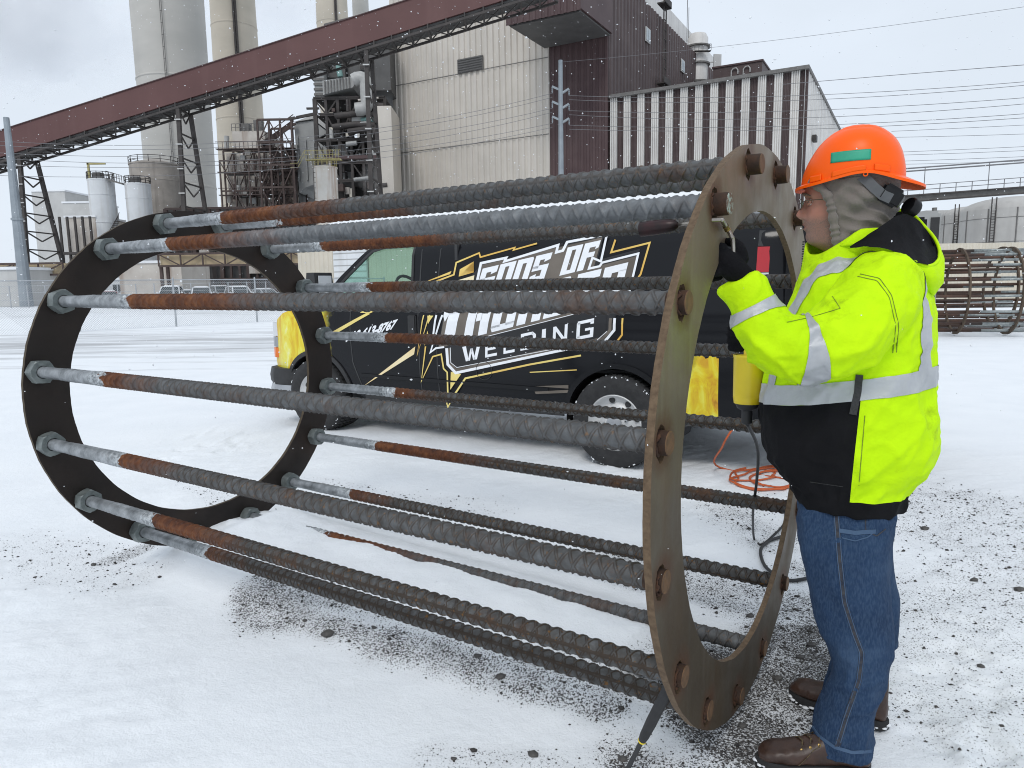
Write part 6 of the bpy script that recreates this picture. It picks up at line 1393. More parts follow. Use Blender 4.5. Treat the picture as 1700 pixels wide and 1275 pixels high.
M['brow_hair'] = mat('brow_hair', (.10, .07, .05), (.16, .12, .09), 200, .9); M['eye'] = mat('eye_white', (.7, .66, .62), (.6, .55, .5), 20, .2); M['iris'] = flat('iris', (.05, .06, .07), .2)
for s in (-1, 1):
    mb = MB(); mb.tube([ML(.137, .012*s, 1.767), ML(.140, .026*s, 1.7715), ML(.131, .043*s, 1.768), ML(.115, .056*s, 1.760)], [.002, .0042, .0036, .0012], 6); mb.build('eyebrow', M['brow_hair'], body, smooth=True)
    mb = MB(); c = ML(.1135, .031*s, 1.7435); mb.lathe([(.0110*math.sin(a), -.0110*math.cos(a)) for a in np.linspace(.05, math.pi-.05, 10)], c, FD, 14); ey = mb.build('eye', M['eye'], body, smooth=True)
    mb = MB(); mb.lathe([(0, .0114), (.005, .0105), (.0058, .0092)], c, unit(FD+EZ*-.05), 12); mb.build('iris', M['iris'], ey, smooth=True)
    for dz, k in ((.0058, 1), (-.0062, .9)):
        mb = MB(); mb.tube([ML(.1215, .019*s, 1.7435+dz*.3), ML(.1250, .027*s, 1.7435+dz*k), ML(.1225, .036*s, 1.7435+dz*k), ML(.1145, .0445*s, 1.7435+dz*.2)], .0036, 8); mb.build('eyelid', M['skin'], body, smooth=True)
# spectacles
gl_ = []
def lens_pts(s): return [ML(.146-.010*abs(math.cos(a)*.0+.35*math.sin(a*0)), s*(.033+.0235*math.cos(a)), 1.7385+.0165*math.sin(a)) for a in np.linspace(0, 2*math.pi, 25)[:-1]]
spec = MB(); spec.tube([ML(.148, .0095, 1.744), ML(.153, 0, 1.747), ML(.148, -.0095, 1.744)], .0012, 6); sp_o = spec.build('spectacles', M['frame_wire'], man)
for s in (-1, 1):
    pts = [p-FD*.012*max(0, (abs((p-P0)@LF)-.035)/.022)**2 for p in lens_pts(s)]
    mb = MB(); mb.tube(pts, .0012, 6, closed=True); mb.build('rim', M['frame_wire'], sp_o, smooth=True)
    mb = MB(); mb.add([p for p in pts], [tuple(range(len(pts)))]); mb.build('lens', M['tinted'], sp_o)
    mb = MB(); mb.tube([ML(.136, .0565*s, 1.744), ML(.125, .068*s, 1.746), ML(.06, .078*s, 1.746)], .0014, 6); mb.build('temple_arm', M['frame_wire'], sp_o)

# --- taupe fleece hood under the hat, with a gathered edge
EDGE = [(1.56, .022), (1.60, .028), (1.645, .036), (1.69, .044), (1.73, .052), (1.755, .062), (1.775, .078), (1.79, .096), (1.80, .110)]
LT = [(1.54, .07, -.105, .098), (1.58, .09, -.115, .098), (1.62, .11, -.120, .096), (1.68, .14, -.122, .096), (1.73, .146, -.126, .098), (1.78, .145, -.128, .100), (1.82, .140, -.125, .098), (1.86, .12, -.11, .085), (1.89, .07, -.06, .05)]
rows = []; NK = 60
for z in np.linspace(1.54, 1.89, 70):
    ff, fb, w = smoothtab(LT, z); fe = float(np.interp(z, [e[0] for e in EDGE], [e[1] for e in EDGE])) if z < 1.80 else ff
    x = np.clip(fe/ff, -1, 1)
    a0 = math.acos(x) if z < 1.80 else .0
    row = []
    for k in range(NK+1):
        a = a0+(2*math.pi-2*a0)*k/NK; row.append(ML((ff if math.cos(a) > 0 else -fb)*math.cos(a), w*math.sin(a), z))
    rows.append(row)
mb = MB()
for r_ in rows: mb.v += [tuple(p) for p in r_]
for i in range(len(rows)-1):
    for k in range(NK): mb.f.append((i*(NK+1)+k, i*(NK+1)+k+1, (i+1)*(NK+1)+k+1, (i+1)*(NK+1)+k))
me = mb.mesh('hood_liner')
def liner_fold(c, n_):
    f = (c-P0)@FD; z = c[:, 2]; u = f*.62+(z-1.7)*.78+.012*fbm(c, 12, 2, 35); env = np.clip((1.815-z)/.05, 0, 1)*np.clip((.05-f)/.05, 0, 1)
    return env*(.0048*np.sin(u*95)+.004*np.sin((f*-.5+z)*150+4*fbm(c, 8, 2, 36)))
displace(me, liner_fold)
displace(me, lambda c, n_: .016*(crease(np.stack([(c-P0)@FD*.9+c[:, 2]*.5, (c-P0)@LF, c[:, 2]*.8], -1), 9, 31)-.35)*np.clip((1.80-c[:, 2])/.05, 0, 1)+.003*fbm(c, 30, 2, 33))
lin = place('hood_liner', me, M['liner'], man)
for s in (1, -1):
    pts = []; rs = []
    for i, z in enumerate(np.linspace(1.565, 1.80, 90)):
        ff, fb, w = smoothtab(LT, z); fe = float(np.interp(z, [e[0] for e in EDGE], [e[1] for e in EDGE])); a0 = math.acos(np.clip(fe/ff, -1, 1)); pts.append(ML(fe+.004, s*w*math.sin(a0)*1.0, z)); rs.append(.0125+.0020*math.sin(i*.72+1.5*math.sin(i*.21)))
    mb = MB(); mb.tube(pts, rs, 10); mb.build('gathered_edge', M['liner'], lin, smooth=True)

# --- hard hat, worn back to front
HT = [(1.792, .150, -.136, .117), (1.82, .146, -.1345, .1165), (1.85, .136, -.129, .113), (1.88, .120, -.119, .106), (1.905, .102, -.104, .095), (1.925, .082, -.085, .080), (1.942, .055, -.062, .059), (1.953, .026, -.035, .034), (1.957, .002, -.010, .008)]
def tilt(f): return .0+(.010 if f > .05 else 0)*0
def hat_pt(a, z, out=0.0):
    ff, fb, w = smoothtab(HT, z); ca, sa = math.cos(a), math.sin(a); e = 2.15; R_ = (abs(ca)**e+abs(sa)**e)**(-1/e)
    f = R_*ca*((ff if ca > 0 else -fb)+out); t = R_*sa*(w+out)
    hh = (z-1.792)/.165
    ridge = .0065*math.exp(-(t/.014)**2)*np.clip(hh*2.2-.5, 0, 1)+.004*math.exp(-((abs(t)-.036)/.010)**2)*np.clip(hh*2.5-1.1, 0, 1)
    lift = .022*math.exp(-((f+.03)/.09)**2)*(1-hh) if hh < 1 else 0                              # rim rises over the ears
    return ML(f, t, z+ridge+lift)
zz_ = list(np.linspace(1.792, 1.93, 22))+list(np.linspace(1.935, 1.957, 10)); NA = 96
mb = MB(); mb.loft([[hat_pt(2*math.pi*k/NA, z) for k in range(NA)] for z in zz_], cap0=False)
for q in ([[hat_pt(2*math.pi*k/NA, z, -.004) for k in range(NA)] for z in zz_],): 
    b0 = len(mb.v)
    for R_ in q: mb.v += [tuple(p-EZ*.003) for p in R_]
    for i in range(len(q)-1):
        for k in range(NA): mb.f.append((b0+i*NA+k, b0+(i+1)*NA+k, b0+(i+1)*NA+(k+1) % NA, b0+i*NA+(k+1) % NA))
hat = mb.build('hard_hat', M['hat'], man, smooth=True, auto=60)
# rolled rim and the long peak at the nape
mb = MB(); R_in, R_mid, R_out = [], [], []
for k in range(NA):
    a = 2*math.pi*k/NA; ca = math.cos(a); pk = np.clip((-ca-.35)/.65, 0, 1); fr_ = np.clip((ca-.4)/.6, 0, 1)
    o_ = .006+.046*pk**.8+.010*fr_; dz = -.004-.020*pk-.006*fr_
    base = hat_pt(a, 1.792, -.003); out_ = hat_pt(a, 1.792, o_)
    R_in.append(base+EZ*.004); R_mid.append(out_+EZ*(dz+.0045)); R_out.append(out_+EZ*(dz-.0035))
R_low = [hat_pt(2*math.pi*k/NA, 1.792, -.003)-EZ*.003 for k in range(NA)]
mb.loft([R_in, R_mid, R_out, R_low], False, False); mb.build('rim', M['hat'], hat, smooth=True, auto=60)
def hat_patch(f0, f1, z0, z1, out, s=1, nx=16, nz=5, lev=False):       # a sheet lying on the shell between two fore-aft positions
    def find(f, z):
        lo, hi = .02, math.pi-.02
        for _ in range(40):
            mid = (lo+hi)/2; fm = loc(hat_pt(mid, z, out))[0]
            if fm > f: lo = mid
            else: hi = mid
        return hat_pt((lo+hi)/2*s, z, out)
    def level(f, z):
        zq = z-.012
        for _ in range(6): zq += (z-loc(find(f, zq))[2])*.9
        return find(f, zq)
    if lev: return [[level(f0+(f1-f0)*i/nx, z0+(z1-z0)*j/nz) for i in range(nx+1)] for j in range(nz+1)]
    return [[find(f0+(f1-f0)*i/nx, z0+(z1-z0)*j/nz) for i in range(nx+1)] for j in range(nz+1)]
def sheet(rows, name, m_, par, thick=None):
    mb = MB(); n1 = len(rows[0])
    for r_ in rows: mb.v += [tuple(p) for p in r_]
    for i in range(len(rows)-1):
        for k in range(n1-1): mb.f.append((i*n1+k, i*n1+k+1, (i+1)*n1+k+1, (i+1)*n1+k))
    o = mb.build(name, m_, par, smooth=True)
    if thick: sol = o.modifiers.new('s', 'SOLIDIFY'); sol.thickness = thick; sol.offset = 0
    return o
fa, _ = [loc(MPX(x, 258, .11))[0] for x in (1379, 1446)][0], 0; fb_ = loc(MPX(1446, 258, .11))[0]; zz0 = loc(MPX(1410, 268, .11))[2]; zz1 = loc(MPX(1410, 250, .11))[2]
sheet(hat_patch(fa, fb_, zz0, zz1, .0012, lev=True), 'sticker', M['hat_green'], hat, .0006)
for x0, x1, hh in ((1382, 1438, .016), (1452, 1477, .020), (1345, 1364, .018)):
    f0_, f1__ = loc(MPX(x0, 280, .1))[0], loc(MPX(x1, 280, .1))[0]; sheet(hat_patch(f0_, f1__, 1.793, 1.793+hh, .0035), 'accessory_slot', M['hat'], hat, .006)
# suspension strap and ratchet at the nape
M['black_gear'] = mat('black_gear', (.008, .008, .009), (.012, .012, .013), 20, .4, spec=.25); M['grey_strap'] = mat('grey_plastic_strap', (.075, .078, .085), (.10, .104, .11), 12, .45)
pts = [MPX(1425, 288, .098), MPX(1440, 300, .104), MPX(1452, 312, .108), MPX(1466, 324, .106), MPX(1480, 330, .095)]
for s in (1, -1):
    mb = MB(); q = [p if s > 0 else p-LF*2*loc(p)[1] for p in pts]
    dn = unit(FD*-.45-EZ*.9); L2 = [p-dn*.012*0+unit(np.cross(q[min(i+1, 4)]-q[max(i-1, 0)], LF))*.014 for i, p in enumerate(q)]; R2 = [p-unit(np.cross(q[min(i+1, 4)]-q[max(i-1, 0)], LF))*.014 for i, p in enumerate(q)]
    for i in range(4): mb.add([L2[i], L2[i+1], R2[i+1], R2[i]]+[p-LF*.003*s for p in (L2[i], L2[i+1], R2[i+1], R2[i])], [(0, 1, 2, 3), (7, 6, 5, 4), (0, 4, 5, 1), (1, 5, 6, 2), (2, 6, 7, 3), (3, 7, 4, 0)])
    mb.build('strap', M['grey_strap'], hat)
ra, rb_ = MPX(1466, 318, .08), MPX(1502, 338, .03); dv = unit(rb_-ra); up_ = unit(np.cross(LF, dv)); mb = MB()
mb.frame(ra-dv*.006-up_*.027-LF*.12, dv*.074, up_*.054, LF*.150); mb.build('ratchet_band', M['black_gear'], hat, bevel=.009)
mb = MB(); mb.lathe([(.0, .0), (.024, 0), (.027, .006), (.027, .024), (.023, .030), (0, .031)], rb_-LF*.0+dv*.012, dv, 14); mb.build('ratchet_knob', M['black_gear'], hat, smooth=True, auto=40)
mb = MB(); c = MPX(1437, 289, .118); mb.tube([c+.0055*(math.cos(a)*FD+math.sin(a)*EZ) for a in np.linspace(0, 2*math.pi, 15)[:-1]], .0018, 6, closed=True); mb.build('chin_strap_eye', M['hat'], hat, smooth=True)

# --- jacket
TT = [(.815, .132, -.186, .212), (.865, .152, -.194, .218), (.90, .184, -.212, .226), (.94, .212, -.240, .238), (1.00, .234, -.262, .248), (1.08, .237, -.262, .250), (1.16, .236, -.250, .248), (1.26, .222, -.244, .245), (1.36, .196, -.240, .240), (1.44, .168, -.228, .225), (1.50, .146, -.20, .195), (1.545, .128, -.16, .150), (1.575, .120, -.125, .118)]
jm = MB(); jm.loft([ell(z, *smoothtab(TT, z), n=48, e=2.45) for z in np.linspace(.815, 1.575, 44)])
SL = [(1475, 462, .125, .098), (1462, 482, .170, .105), (1436, 522, .232, .110), (1394, 560, .290, .108), (1342, 580, .326, .098), (1298, 572, .345, .089), (1270, 545, .352, .081), (1252, 510, .348, .070), (1236, 480, .356, .066), (1226, 463, .361, .062)]
def spline(P, n):                                           # Catmull-Rom through the rows
    P = np.array(P, float); out = []
    for i in range(len(P)-1):
        p0, p1, p2, p3 = P[max(i-1, 0)], P[i], P[i+1], P[min(i+2, len(P)-1)]
        for k in range(n):
            s = k/n; out.append(.5*((2*p1)+(-p0+p2)*s+(2*p0-5*p1+4*p2-p3)*s*s+(-p0+3*p1-3*p2+p3)*s**3))
    out.append(P[-1]); return np.array(out)
SLW = np.array([[*MPX(x, y, t), r] for x, y, t, r in SL]); SP = spline(SLW, 8)
jm.tube([p[:3] for p in SP], [p[3] for p in SP], 28)
SRW = np.array([[*ML(-.07, -.14, 1.47), .10], [*ML(-.03, -.22, 1.39), .107], [*ML(.02, -.28, 1.27), .10], [*ML(.08, -.275, 1.19), .088], [*ML(.15, -.19, 1.205), .074], [*ML(.205, -.09, 1.255), .062]]); SPR = spline(SRW, 8)
jm.tube([p[:3] for p in SPR], [p[3] for p in SPR], 24)
jme = remesh(jm, .0060, 8, .5)
def sleeve_param(co):                                       # nearest point on the sleeve: arc position and distance
    D = np.linalg.norm(co[:, None, :]-SP[None, :, :3], axis=2); i = D.argmin(1); return i/(len(SP)-1), D[np.arange(len(co)), i]
def jacket_wr(c, n_):
    f = (c-P0)@FD; t = (c-P0)@LF; z = c[:, 2]; s, dd = sleeve_param(c); arm = (dd < .135) & (t > .13)
    big = .005*fbm(c*V(1, 1, .8), 6, 2, 41)
    cr = np.exp(-((s-.60)/.13)**2)*arm; arp = np.exp(-((np.hypot(f-.0, z-1.33))/.15)**2)*(t > .1)
    ax_ = SP[np.minimum((s*(len(SP)-1)).astype(int), len(SP)-2)+1, :3]-SP[np.minimum((s*(len(SP)-1)).astype(int), len(SP)-2), :3]
    w = .013*cr*(crease(c*V(1, 1, 1.8), 8, 47)-.3)+.010*arm*(crease(c*V(1.4, 1.4, .8), 7, 49)-.3)
    diag = np.stack([f*.8+z*.6, t, (z*.8-f*.6)*.35], -1)
    w += .011*(crease(diag, 9, 53)-.3)*(z < 1.30)*(1-arm)+.007*(crease(diag*V(1, 1, 1.4), 17, 54)-.25)*(1-.4*arm)
    w += .012*arp*(crease(diag, 12, 57)-.3)+.0022*fbm(c, 36, 2, 55)
    hem = np.exp(-((z-.885)/.03)**2); w += .004*hem*np.sin(np.arctan2(t, f)*23+7*fbm(c, 7, 2, 51))
    w += .006*(crease(np.stack([f, t, z*.4], -1), 9, 61)-.3)*np.clip((z-1.30)/.1, 0, 1)
    return big+w
displace(jme, jacket_wr)
def relax(me, it, fac=.5):
    b_ = bmesh.new(); b_.from_mesh(me)
    for _ in range(it): bmesh.ops.smooth_vert(b_, verts=b_.verts[:], factor=fac, use_axis_x=True, use_axis_y=True, use_axis_z=True)
    b_.to_mesh(me); b_.free(); me.update()
relax(jme, 3)
# cut along the pattern lines, then sort faces into yellow shell, black panel and ribbed hem
bm = bmesh.new(); bm.from_mesh(jme)
def cut(pt, no): bmesh.ops.bisect_plane(bm, geom=bm.verts[:]+bm.edges[:]+bm.faces[:], plane_co=tuple(pt), plane_no=tuple(no))
WN = unit(EZ+FD*.16); W0 = ML(0, 0, 1.163); W1 = ML(0, 0, 1.222)                     # waist tape, a little higher at the back
PN = unit(FD*1.0+EZ*.05); PF = ML(-.045, .24, .95)                                   # side seam between black front and yellow back
cut(W0, WN); cut(W1, WN); cut(PF, PN); cut(ML(0, 0, .868), EZ)
T0, T1 = .118, .166
for t_ in (T0, T1, -T0, -T1): cut(P0+LF*t_, LF)
iA, iB = 30, 34; jA, jB = 52, 57
def armplane(i): return SP[i][:3], unit(SP[min(i+1, len(SP)-1)][:3]-SP[i-1][:3])
for i in (iA, iB, jA, jB): cut(*armplane(i))
bm.faces.ensure_lookup_table(); bm.normal_update()
cen = np.array([f.calc_center_median()[:] for f in bm.faces]); sfr, dds = sleeve_param(cen); cf = (cen-P0)@FD; ct = (cen-P0)@LF; cz = cen[:, 2]
tor = np.array([smoothtab(TT, float(np.clip(z, .815, 1.575)))[2] for z in cz])
DA = np.array([((cen-SP[i][:3])@armplane(i)[1]) for i in (iA, iB, jA, jB)])
onarm = (dds < .15) & (ct > .17) & (sfr > .30)
cls = np.zeros(len(cen), int)                                 # 0 yellow, 1 black front, 2 hem
below = ((cen-W0)@WN) < 0; isarmL = (dds < np.interp(sfr, [0, 1], [.13, .085])) & (ct > .235) & (cz > 1.20)
DR = np.linalg.norm(cen[:, None, :]-SPR[None, :, :3], axis=2); ir = DR.argmin(1); isarmR = (DR.min(1) < .12) & (ct < -.15) | ((cf > .12) & (DR.min(1) < .09) & (cz > 1.13) & (ct < .0))
cls[below & (((cen-PF)@PN) > 0) & ~isarmL & ~isarmR] = 1; cls[cz < .868] = 2
groups_ = {}
def subset(sel, name, m_, par, lift=0.0):
    idx = np.nonzero(sel)[0]; vm = {}; vs, fs = [], []
    for i in idx:
        f = bm.faces[int(i)]; q = []
        for v in f.verts:
            if v.index not in vm: vm[v.index] = len(vs); p = v.co+v.normal*lift; vs.append(tuple(p))
            q.append(vm[v.index])
        fs.append(q)
    me = bpy.data.meshes.new(name); me.from_pydata(vs, [], fs); me.update(); return place(name, me, m_, par)
bm.verts.index_update(); bm.verts.ensure_lookup_table()
jacket = subset(cls == 0, 'jacket', M['hivis'], man)
subset(cls == 1, 'black_front_panel', M['hivis_black'], jacket); subset(cls == 2, 'ribbed_hem', M['hivis_black'], jacket)
band = (((cen-W0)@WN) > 0) & (((cen-W1)@WN) < 0) & ~isarmL & ~isarmR
subset(band, 'reflective_band', M['reflective'], jacket, .0025)
subset((DA[0] > 0) & (DA[1] < 0) & (np.abs(sfr-iA/(len(SP)-1)) < .12) & (dds < .14) & (ct > .17), 'reflective_band', M['reflective'], jacket, .0025)
subset((DA[2] > 0) & (DA[3] < 0) & (np.abs(sfr-jA/(len(SP)-1)) < .12) & (dds < .12) & (ct > .17), 'reflective_band', M['reflective'], jacket, .0025)
for sg in (1, -1):
    vert_ = (ct*sg > T0) & (ct*sg < T1) & (((cen-W1)@WN) > 0) & (cz < 1.60)
    vert_ &= ~((dds < .12) & (cf > .03) & (ct > .1)) if sg > 0 else ~isarmR
    subset(vert_, 'shoulder_tape', M['reflective'], jacket, .0025)
bm.free()
# tape edges, side seam piping and pocket zip are raised stitches and strips
def surf_ray(p, dirn):                                        # push a point from outside onto the jacket
    o = jacket
def on_torso(f_sign, z, ang, lift):
    ff, fb, w = smoothtab(TT, z); ca, sa = math.cos(ang), math.sin(ang); e = 2.45; R_ = (abs(ca)**e+abs(sa)**e)**(-1/e); return ML((ff+fb)/2+R_*ca*((ff-fb)/2+lift), R_*sa*(w+lift), z)
M['zip'] = mat('black_zip', (.012, .012, .012), (.03, .03, .03), 200, .5)
def cast(px, py, t_hint=.4):                                  # where the sight line of this direction meets the jacket, from outside
    from mathutils.bvhtree import BVHTree
    global _bvh
    try: _bvh
    except NameError:
        vs, fs = [], []
        for o in [jacket]+[c for c in jacket.children if not c.name.startswith(('reflective', 'shoulder'))]:
            b0 = len(vs); off = root_loc(o); vs += [tuple(np.array(v.co[:])+off) for v in o.data.vertices]; fs += [[b0+i for i in p.vertices] for p in o.data.polygons]
        _bvh = BVHTree.FromPolygons(vs, fs)
    h = _bvh.ray_cast(Vector(EYE), Vector(unit(ray(px, py)))); return h
def ribbon(pxs, w, name, m_, lift=.004, par=None, n=10, thick=.002):
    pts = []
    for i in range(len(pxs)-1):
        for k in range(n): pts.append(tuple(V(*pxs[i])*(1-k/n)+V(*pxs[i+1])*k/n))
    pts.append(pxs[-1]); P3, N3 = [], []
    for q in pts:
        h = cast(*q)
        if h[0] is None: continue
        nn_ = h[1] if h[1].dot(Vector(ray(*q))) < 0 else -h[1]; P3.append(np.array(h[0])+np.array(nn_)*lift); N3.append(np.array(nn_))
    if len(P3) < 3: return
    P3 = [P3[0]]+[(P3[i-1]+P3[i]*2+P3[i+1])/4 for i in range(1, len(P3)-1)]+[P3[-1]]
    mb = MB(); L_, R_ = [], []
    for i, p in enumerate(P3):
        t = unit(P3[min(i+1, len(P3)-1)]-P3[max(i-1, 0)]); sd_ = unit(np.cross(t, N3[i])); L_.append(p+sd_*w/2); R_.append(p-sd_*w/2)
    k = len(P3); mb.v += [tuple(p) for p in L_]+[tuple(p) for p in R_]+[tuple(p-N3[i]*(lift+.004)) for i, p in enumerate(L_)]+[tuple(p-N3[i]*(lift+.004)) for i, p in enumerate(R_)]
    for i in range(k-1): mb.f += [(i, i+1, k+i+1, k+i), (2*k+i, 2*k+i+1, i+1, i), (k+i, k+i+1, 3*k+i+1, 3*k+i)]
    return mb.build(name, m_, par or jacket, smooth=True, auto=40)
ribbon([(1427, 622), (1424, 650), (1416, 688)], .019, 'pocket_zip', M['zip'], .0045)
M['stitch'] = mat('dark_stitch', (.20, .30, .01), (.12, .18, .01), 200, .8)
ribbon([(1436, 690), (1431, 745), (1426, 806)], .0022, 'stitch_line', M['stitch'], .0012); ribbon([(1428, 455), (1460, 462), (1480, 490), (1492, 540), (1488, 585)], .0022, 'stitch_line', M['stitch'], .0012); ribbon([(1424, 459), (1456, 466), (1476, 493), (1487, 541), (1482, 586)], .0022, 'stitch_line', M['stitch'], .0012)
ribbon([(1306, 535), (1345, 527), (1395, 512)], .0018, 'stitch_line', M['stitch'], .0012); ribbon([(1382, 492), (1395, 512)], .0018, 'stitch_line', M['stitch'], .0012); ribbon([(1345, 800), (1400, 808)], .0018, 'stitch_line', M['zip'], .0012)
# collar: stands open round the chin
def collar_ring(zfun, ff, fb, w, n=48): return [ML((ff if math.cos(a) > 0 else -fb)*math.cos(a), w*math.sin(a), zfun(math.cos(a), math.sin(a))) for a in [2*math.pi*k/n for k in range(n)]]
top = lambda c, s: 1.628+.035*(1-c)/2-(.068*np.clip(s+.15, 0, 1)*np.clip((c+.25)/1.1, 0, 1))-.03*np.clip(-c-.6, 0, .4)
mb = MB(); rr = [collar_ring(lambda c, s: 1.505+.02*(1-c)/2, .150, -.170, .165), collar_ring(lambda c, s: 1.54+.02*(1-c)/2, .139, -.142, .132), collar_ring(lambda c, s: (1.555+top(c, s))/2, .134, -.128, .120), collar_ring(lambda c, s: top(c, s)-.004, .133, -.122, .116), collar_ring(lambda c, s: top(c, s), .128, -.117, .111), collar_ring(lambda c, s: top(c, s)-.005, .122, -.111, .105), collar_ring(lambda c, s: 1.53, .118, -.10, .10)]
mb.loft(rr, False, False); me = mb.mesh('collar'); displace(me, lambda c, n_: .003*fbm(c, 14, 3, 61)); place('collar', me, M['hivis'], jacket)
mb = MB()
for k in range(15): p = ML(.134+.001*(k % 2), -.012-.002*(k % 2), 1.520+.0075*k); mb.frame(p, FD*.006, LF*.006, EZ*.0045)
o = mb.build('zip_teeth', M['zip'], jacket); o['kind'] = 'stuff'
mb = MB(); mb.beam(ML(.139, .004, 1.50), ML(.137, .004, 1.555), .006, .004); mb.build('zip_pull', M['zip'], jacket)
# hood hanging down the back, black inside
RIM = [(1395, 408, .112), (1432, 404, .145), (1470, 412, .165), (1505, 428, .160), (1535, 441, .125), (1553, 437, .070), (1560, 420, .0), (1553, 398, -.065), (1535, 376, -.105), (1510, 352, -.115), (1486, 350, -.105), (1465, 362, -.085), (1450, 378, -.06), (1440, 392, .02), (1425, 402, .08)]
RW_ = np.array([MPX(x, y, t) for x, y, t in RIM]); RWc = spline(np.vstack([RW_, RW_[:1]]), 6)[:-1]
ctr = RWc.mean(0); bot_o = MPX(1552, 492, .0); inn = MPX(1505, 425, .0)-EZ*.05
def ring_to(f, tgt, drop, swell=0): 
    out = []
    for p in RWc:
        q = p*(1-f)+tgt*f; d_ = (p-ctr)*V(1, 1, 0); q = q+d_*swell-EZ*drop; out.append(q)
    return out
outer = [RWc, ring_to(.06, bot_o, .010, .10), ring_to(.22, bot_o, .018, .14), ring_to(.42, bot_o, .022, .12), ring_to(.62, bot_o, .020, .06), ring_to(.80, bot_o, .012, .02), ring_to(.93, bot_o, .004)]
mb = MB(); mb.loft([list(r) for r in outer], False, True); me = mb.mesh('hood'); displace(me, lambda c, n_: .004*fbm(c, 10, 3, 63)+.003*ridged(c, 16, 64)); hood = place('hood', me, M['hivis'], jacket)
inner = [[p+EZ*.0 for p in RWc], ring_to(.10, inn, .004), ring_to(.3, inn, .014), ring_to(.55, inn, .020), ring_to(.8, inn, .012), ring_to(.95, inn, .0)]
mb = MB(); mb.loft([list(r) for r in inner], False, True); me = mb.mesh('hood_lining'); displace(me, lambda c, n_: .006*fbm(c, 13, 3, 66)); place('hood_lining', me, M['lining'], hood)
CA = [(1410, 409, .162), (1432, 396, .162), (1452, 382, .150), (1472, 369, .125), (1490, 358, .100), (1512, 356, .05), (1535, 377, .0), (1552, 405, -.01)]
CB = [(1412, 412, .170), (1440, 409, .184), (1466, 411, .182), (1492, 420, .182), (1515, 431, .165), (1535, 440, .135), (1549, 439, .09), (1556, 424, .04)]
rows_ = []
for j in range(9):
    s_ = j/8; rows_.append([MPX(x0*(1-s_)+x1*s_, y0*(1-s_)+y1*s_, (t0*(1-s_)+t1*s_))-LF*.035*math.sin(math.pi*s_)*(i_/7)**.5 for i_, ((x0, y0, t0), (x1, y1, t1)) in enumerate(zip(CA, CB))])
rows_ = [list(spline(np.array(r), 5)) for r in rows_]
ls = sheet(rows_, 'lining_fold', M['lining'], hood); displace(ls.data, lambda c, n_: .004*fbm(c, 18, 3, 67)+.004*ridged(c, 14, 68))
mb = MB(); mb.tube([p for p in RWc], .0048, 8, closed=True); mb.build('hood_binding', M['hivis'], hood, smooth=True)

# --- gloved left hand gripping the torch tube, right hand under the canister
TA, TB = MPX(1219, 470, .362), MPX(1217, 404, .372); tdir = unit(TB-TA)
def fist(center, axis, back, knuck, sgn, thumb=True, size=1.0):
    # axis: along the held rod (thumb side up); back: out of the back of the hand; knuck: from wrist towards the knuckles
    mb = MB(); ax = unit(axis); kn = unit(knuck-ax*np.dot(knuck, ax)); bk = unit(np.cross(ax, kn))*sgn
    g = size
    P = lambda a, k, b: center+ax*a*g+kn*k*g+bk*b*g
    def sec_(k, ha, hb_, cb=0): return [P(ha*math.cos(q)*(abs(math.cos(q))**-.12 if abs(math.cos(q)) > .05 else 1), k, cb+hb_*math.sin(q)) for q in [2*math.pi*i/20 for i in range(20)]]
    mb.loft([sec_(-.066, .026, .022), sec_(-.045, .032, .025), sec_(-.02, .039, .028, .002), (sec_(.01, .042, .027, .002)), sec_(.032, .040, .022, .002), sec_(.045, .032, .014, .002)])
    lens = (.040, .044, .042, .034)
    for i, a in enumerate((.034, .0115, -.0115, -.033)):
        k0 = P(a, .030, .014); L_ = lens[i]
        pts = [k0, P(a, .030+L_*.55, .012), P(a*1.0, .034+L_*.72, -.010), P(a*.97, .030+L_*.45, -.034), P(a*.95, .018, -.038), P(a*.95, .004, -.030)]
        q = spline(np.array([[*p, r] for p, r in zip(pts, (.0125, .0125, .012, .0115, .011, .0085))]), 5); mb.tube([p[:3] for p in q], [p[3]*g for p in q], 10)
    if thumb:
        pts = [P(.022, -.03, -.010), P(.046, -.004, -.020), P(.052, .024, -.030), P(.046, .048, -.036)]
        q = spline(np.array([[*p, r] for p, r in zip(pts, (.016, .0145, .0125, .0095))]), 5); mb.tube([p[:3] for p in q], [p[3]*g for p in q], 10)
    return mb
wr = SP[-1][:3]; hc = MPX(1205, 434, .372)
hb = MB()
def chain(pts, n=12):
    q = spline(np.array([[*MPX(x, y, t), r] for x, y, t, r in pts]), 6)
    q = np.vstack([q[0]-(q[1]-q[0])*.0, q]); P_, R_ = [p[:3] for p in q], [p[3] for p in q]
    e0, e1 = unit(P_[1+1]-P_[1]), unit(P_[-1]-P_[-2])
    P_ = [P_[1]-e0*R_[1]*.9]+P_[1:]+[P_[-1]+e1*R_[-1]*.75, P_[-1]+e1*R_[-1]*.97]; R_ = [R_[1]*.45]+R_[1:]+[R_[-1]*.72, R_[-1]*.25]; hb.tube(P_, R_, n)
chain([(1240, 470, .360, .034), (1224, 452, .366, .035), (1208, 437, .370, .037), (1196, 428, .372, .032)], 18)
for i_ in range(4): chain([(1200-1.5*i_, 411+13*i_, .388, .0145), (1178-1.0*i_, 415+13*i_, .388, .0140), (1169+2.2*i_, 422+12.5*i_, .366, .0132), (1178+1.5*i_, 425+12*i_, .338, .012), (1194, 426+11*i_, .332, .0105)])
chain([(1232, 432, .352, .020), (1229, 414, .350, .0165), (1219, 403, .346, .0145), (1207, 401, .338, .0125)])
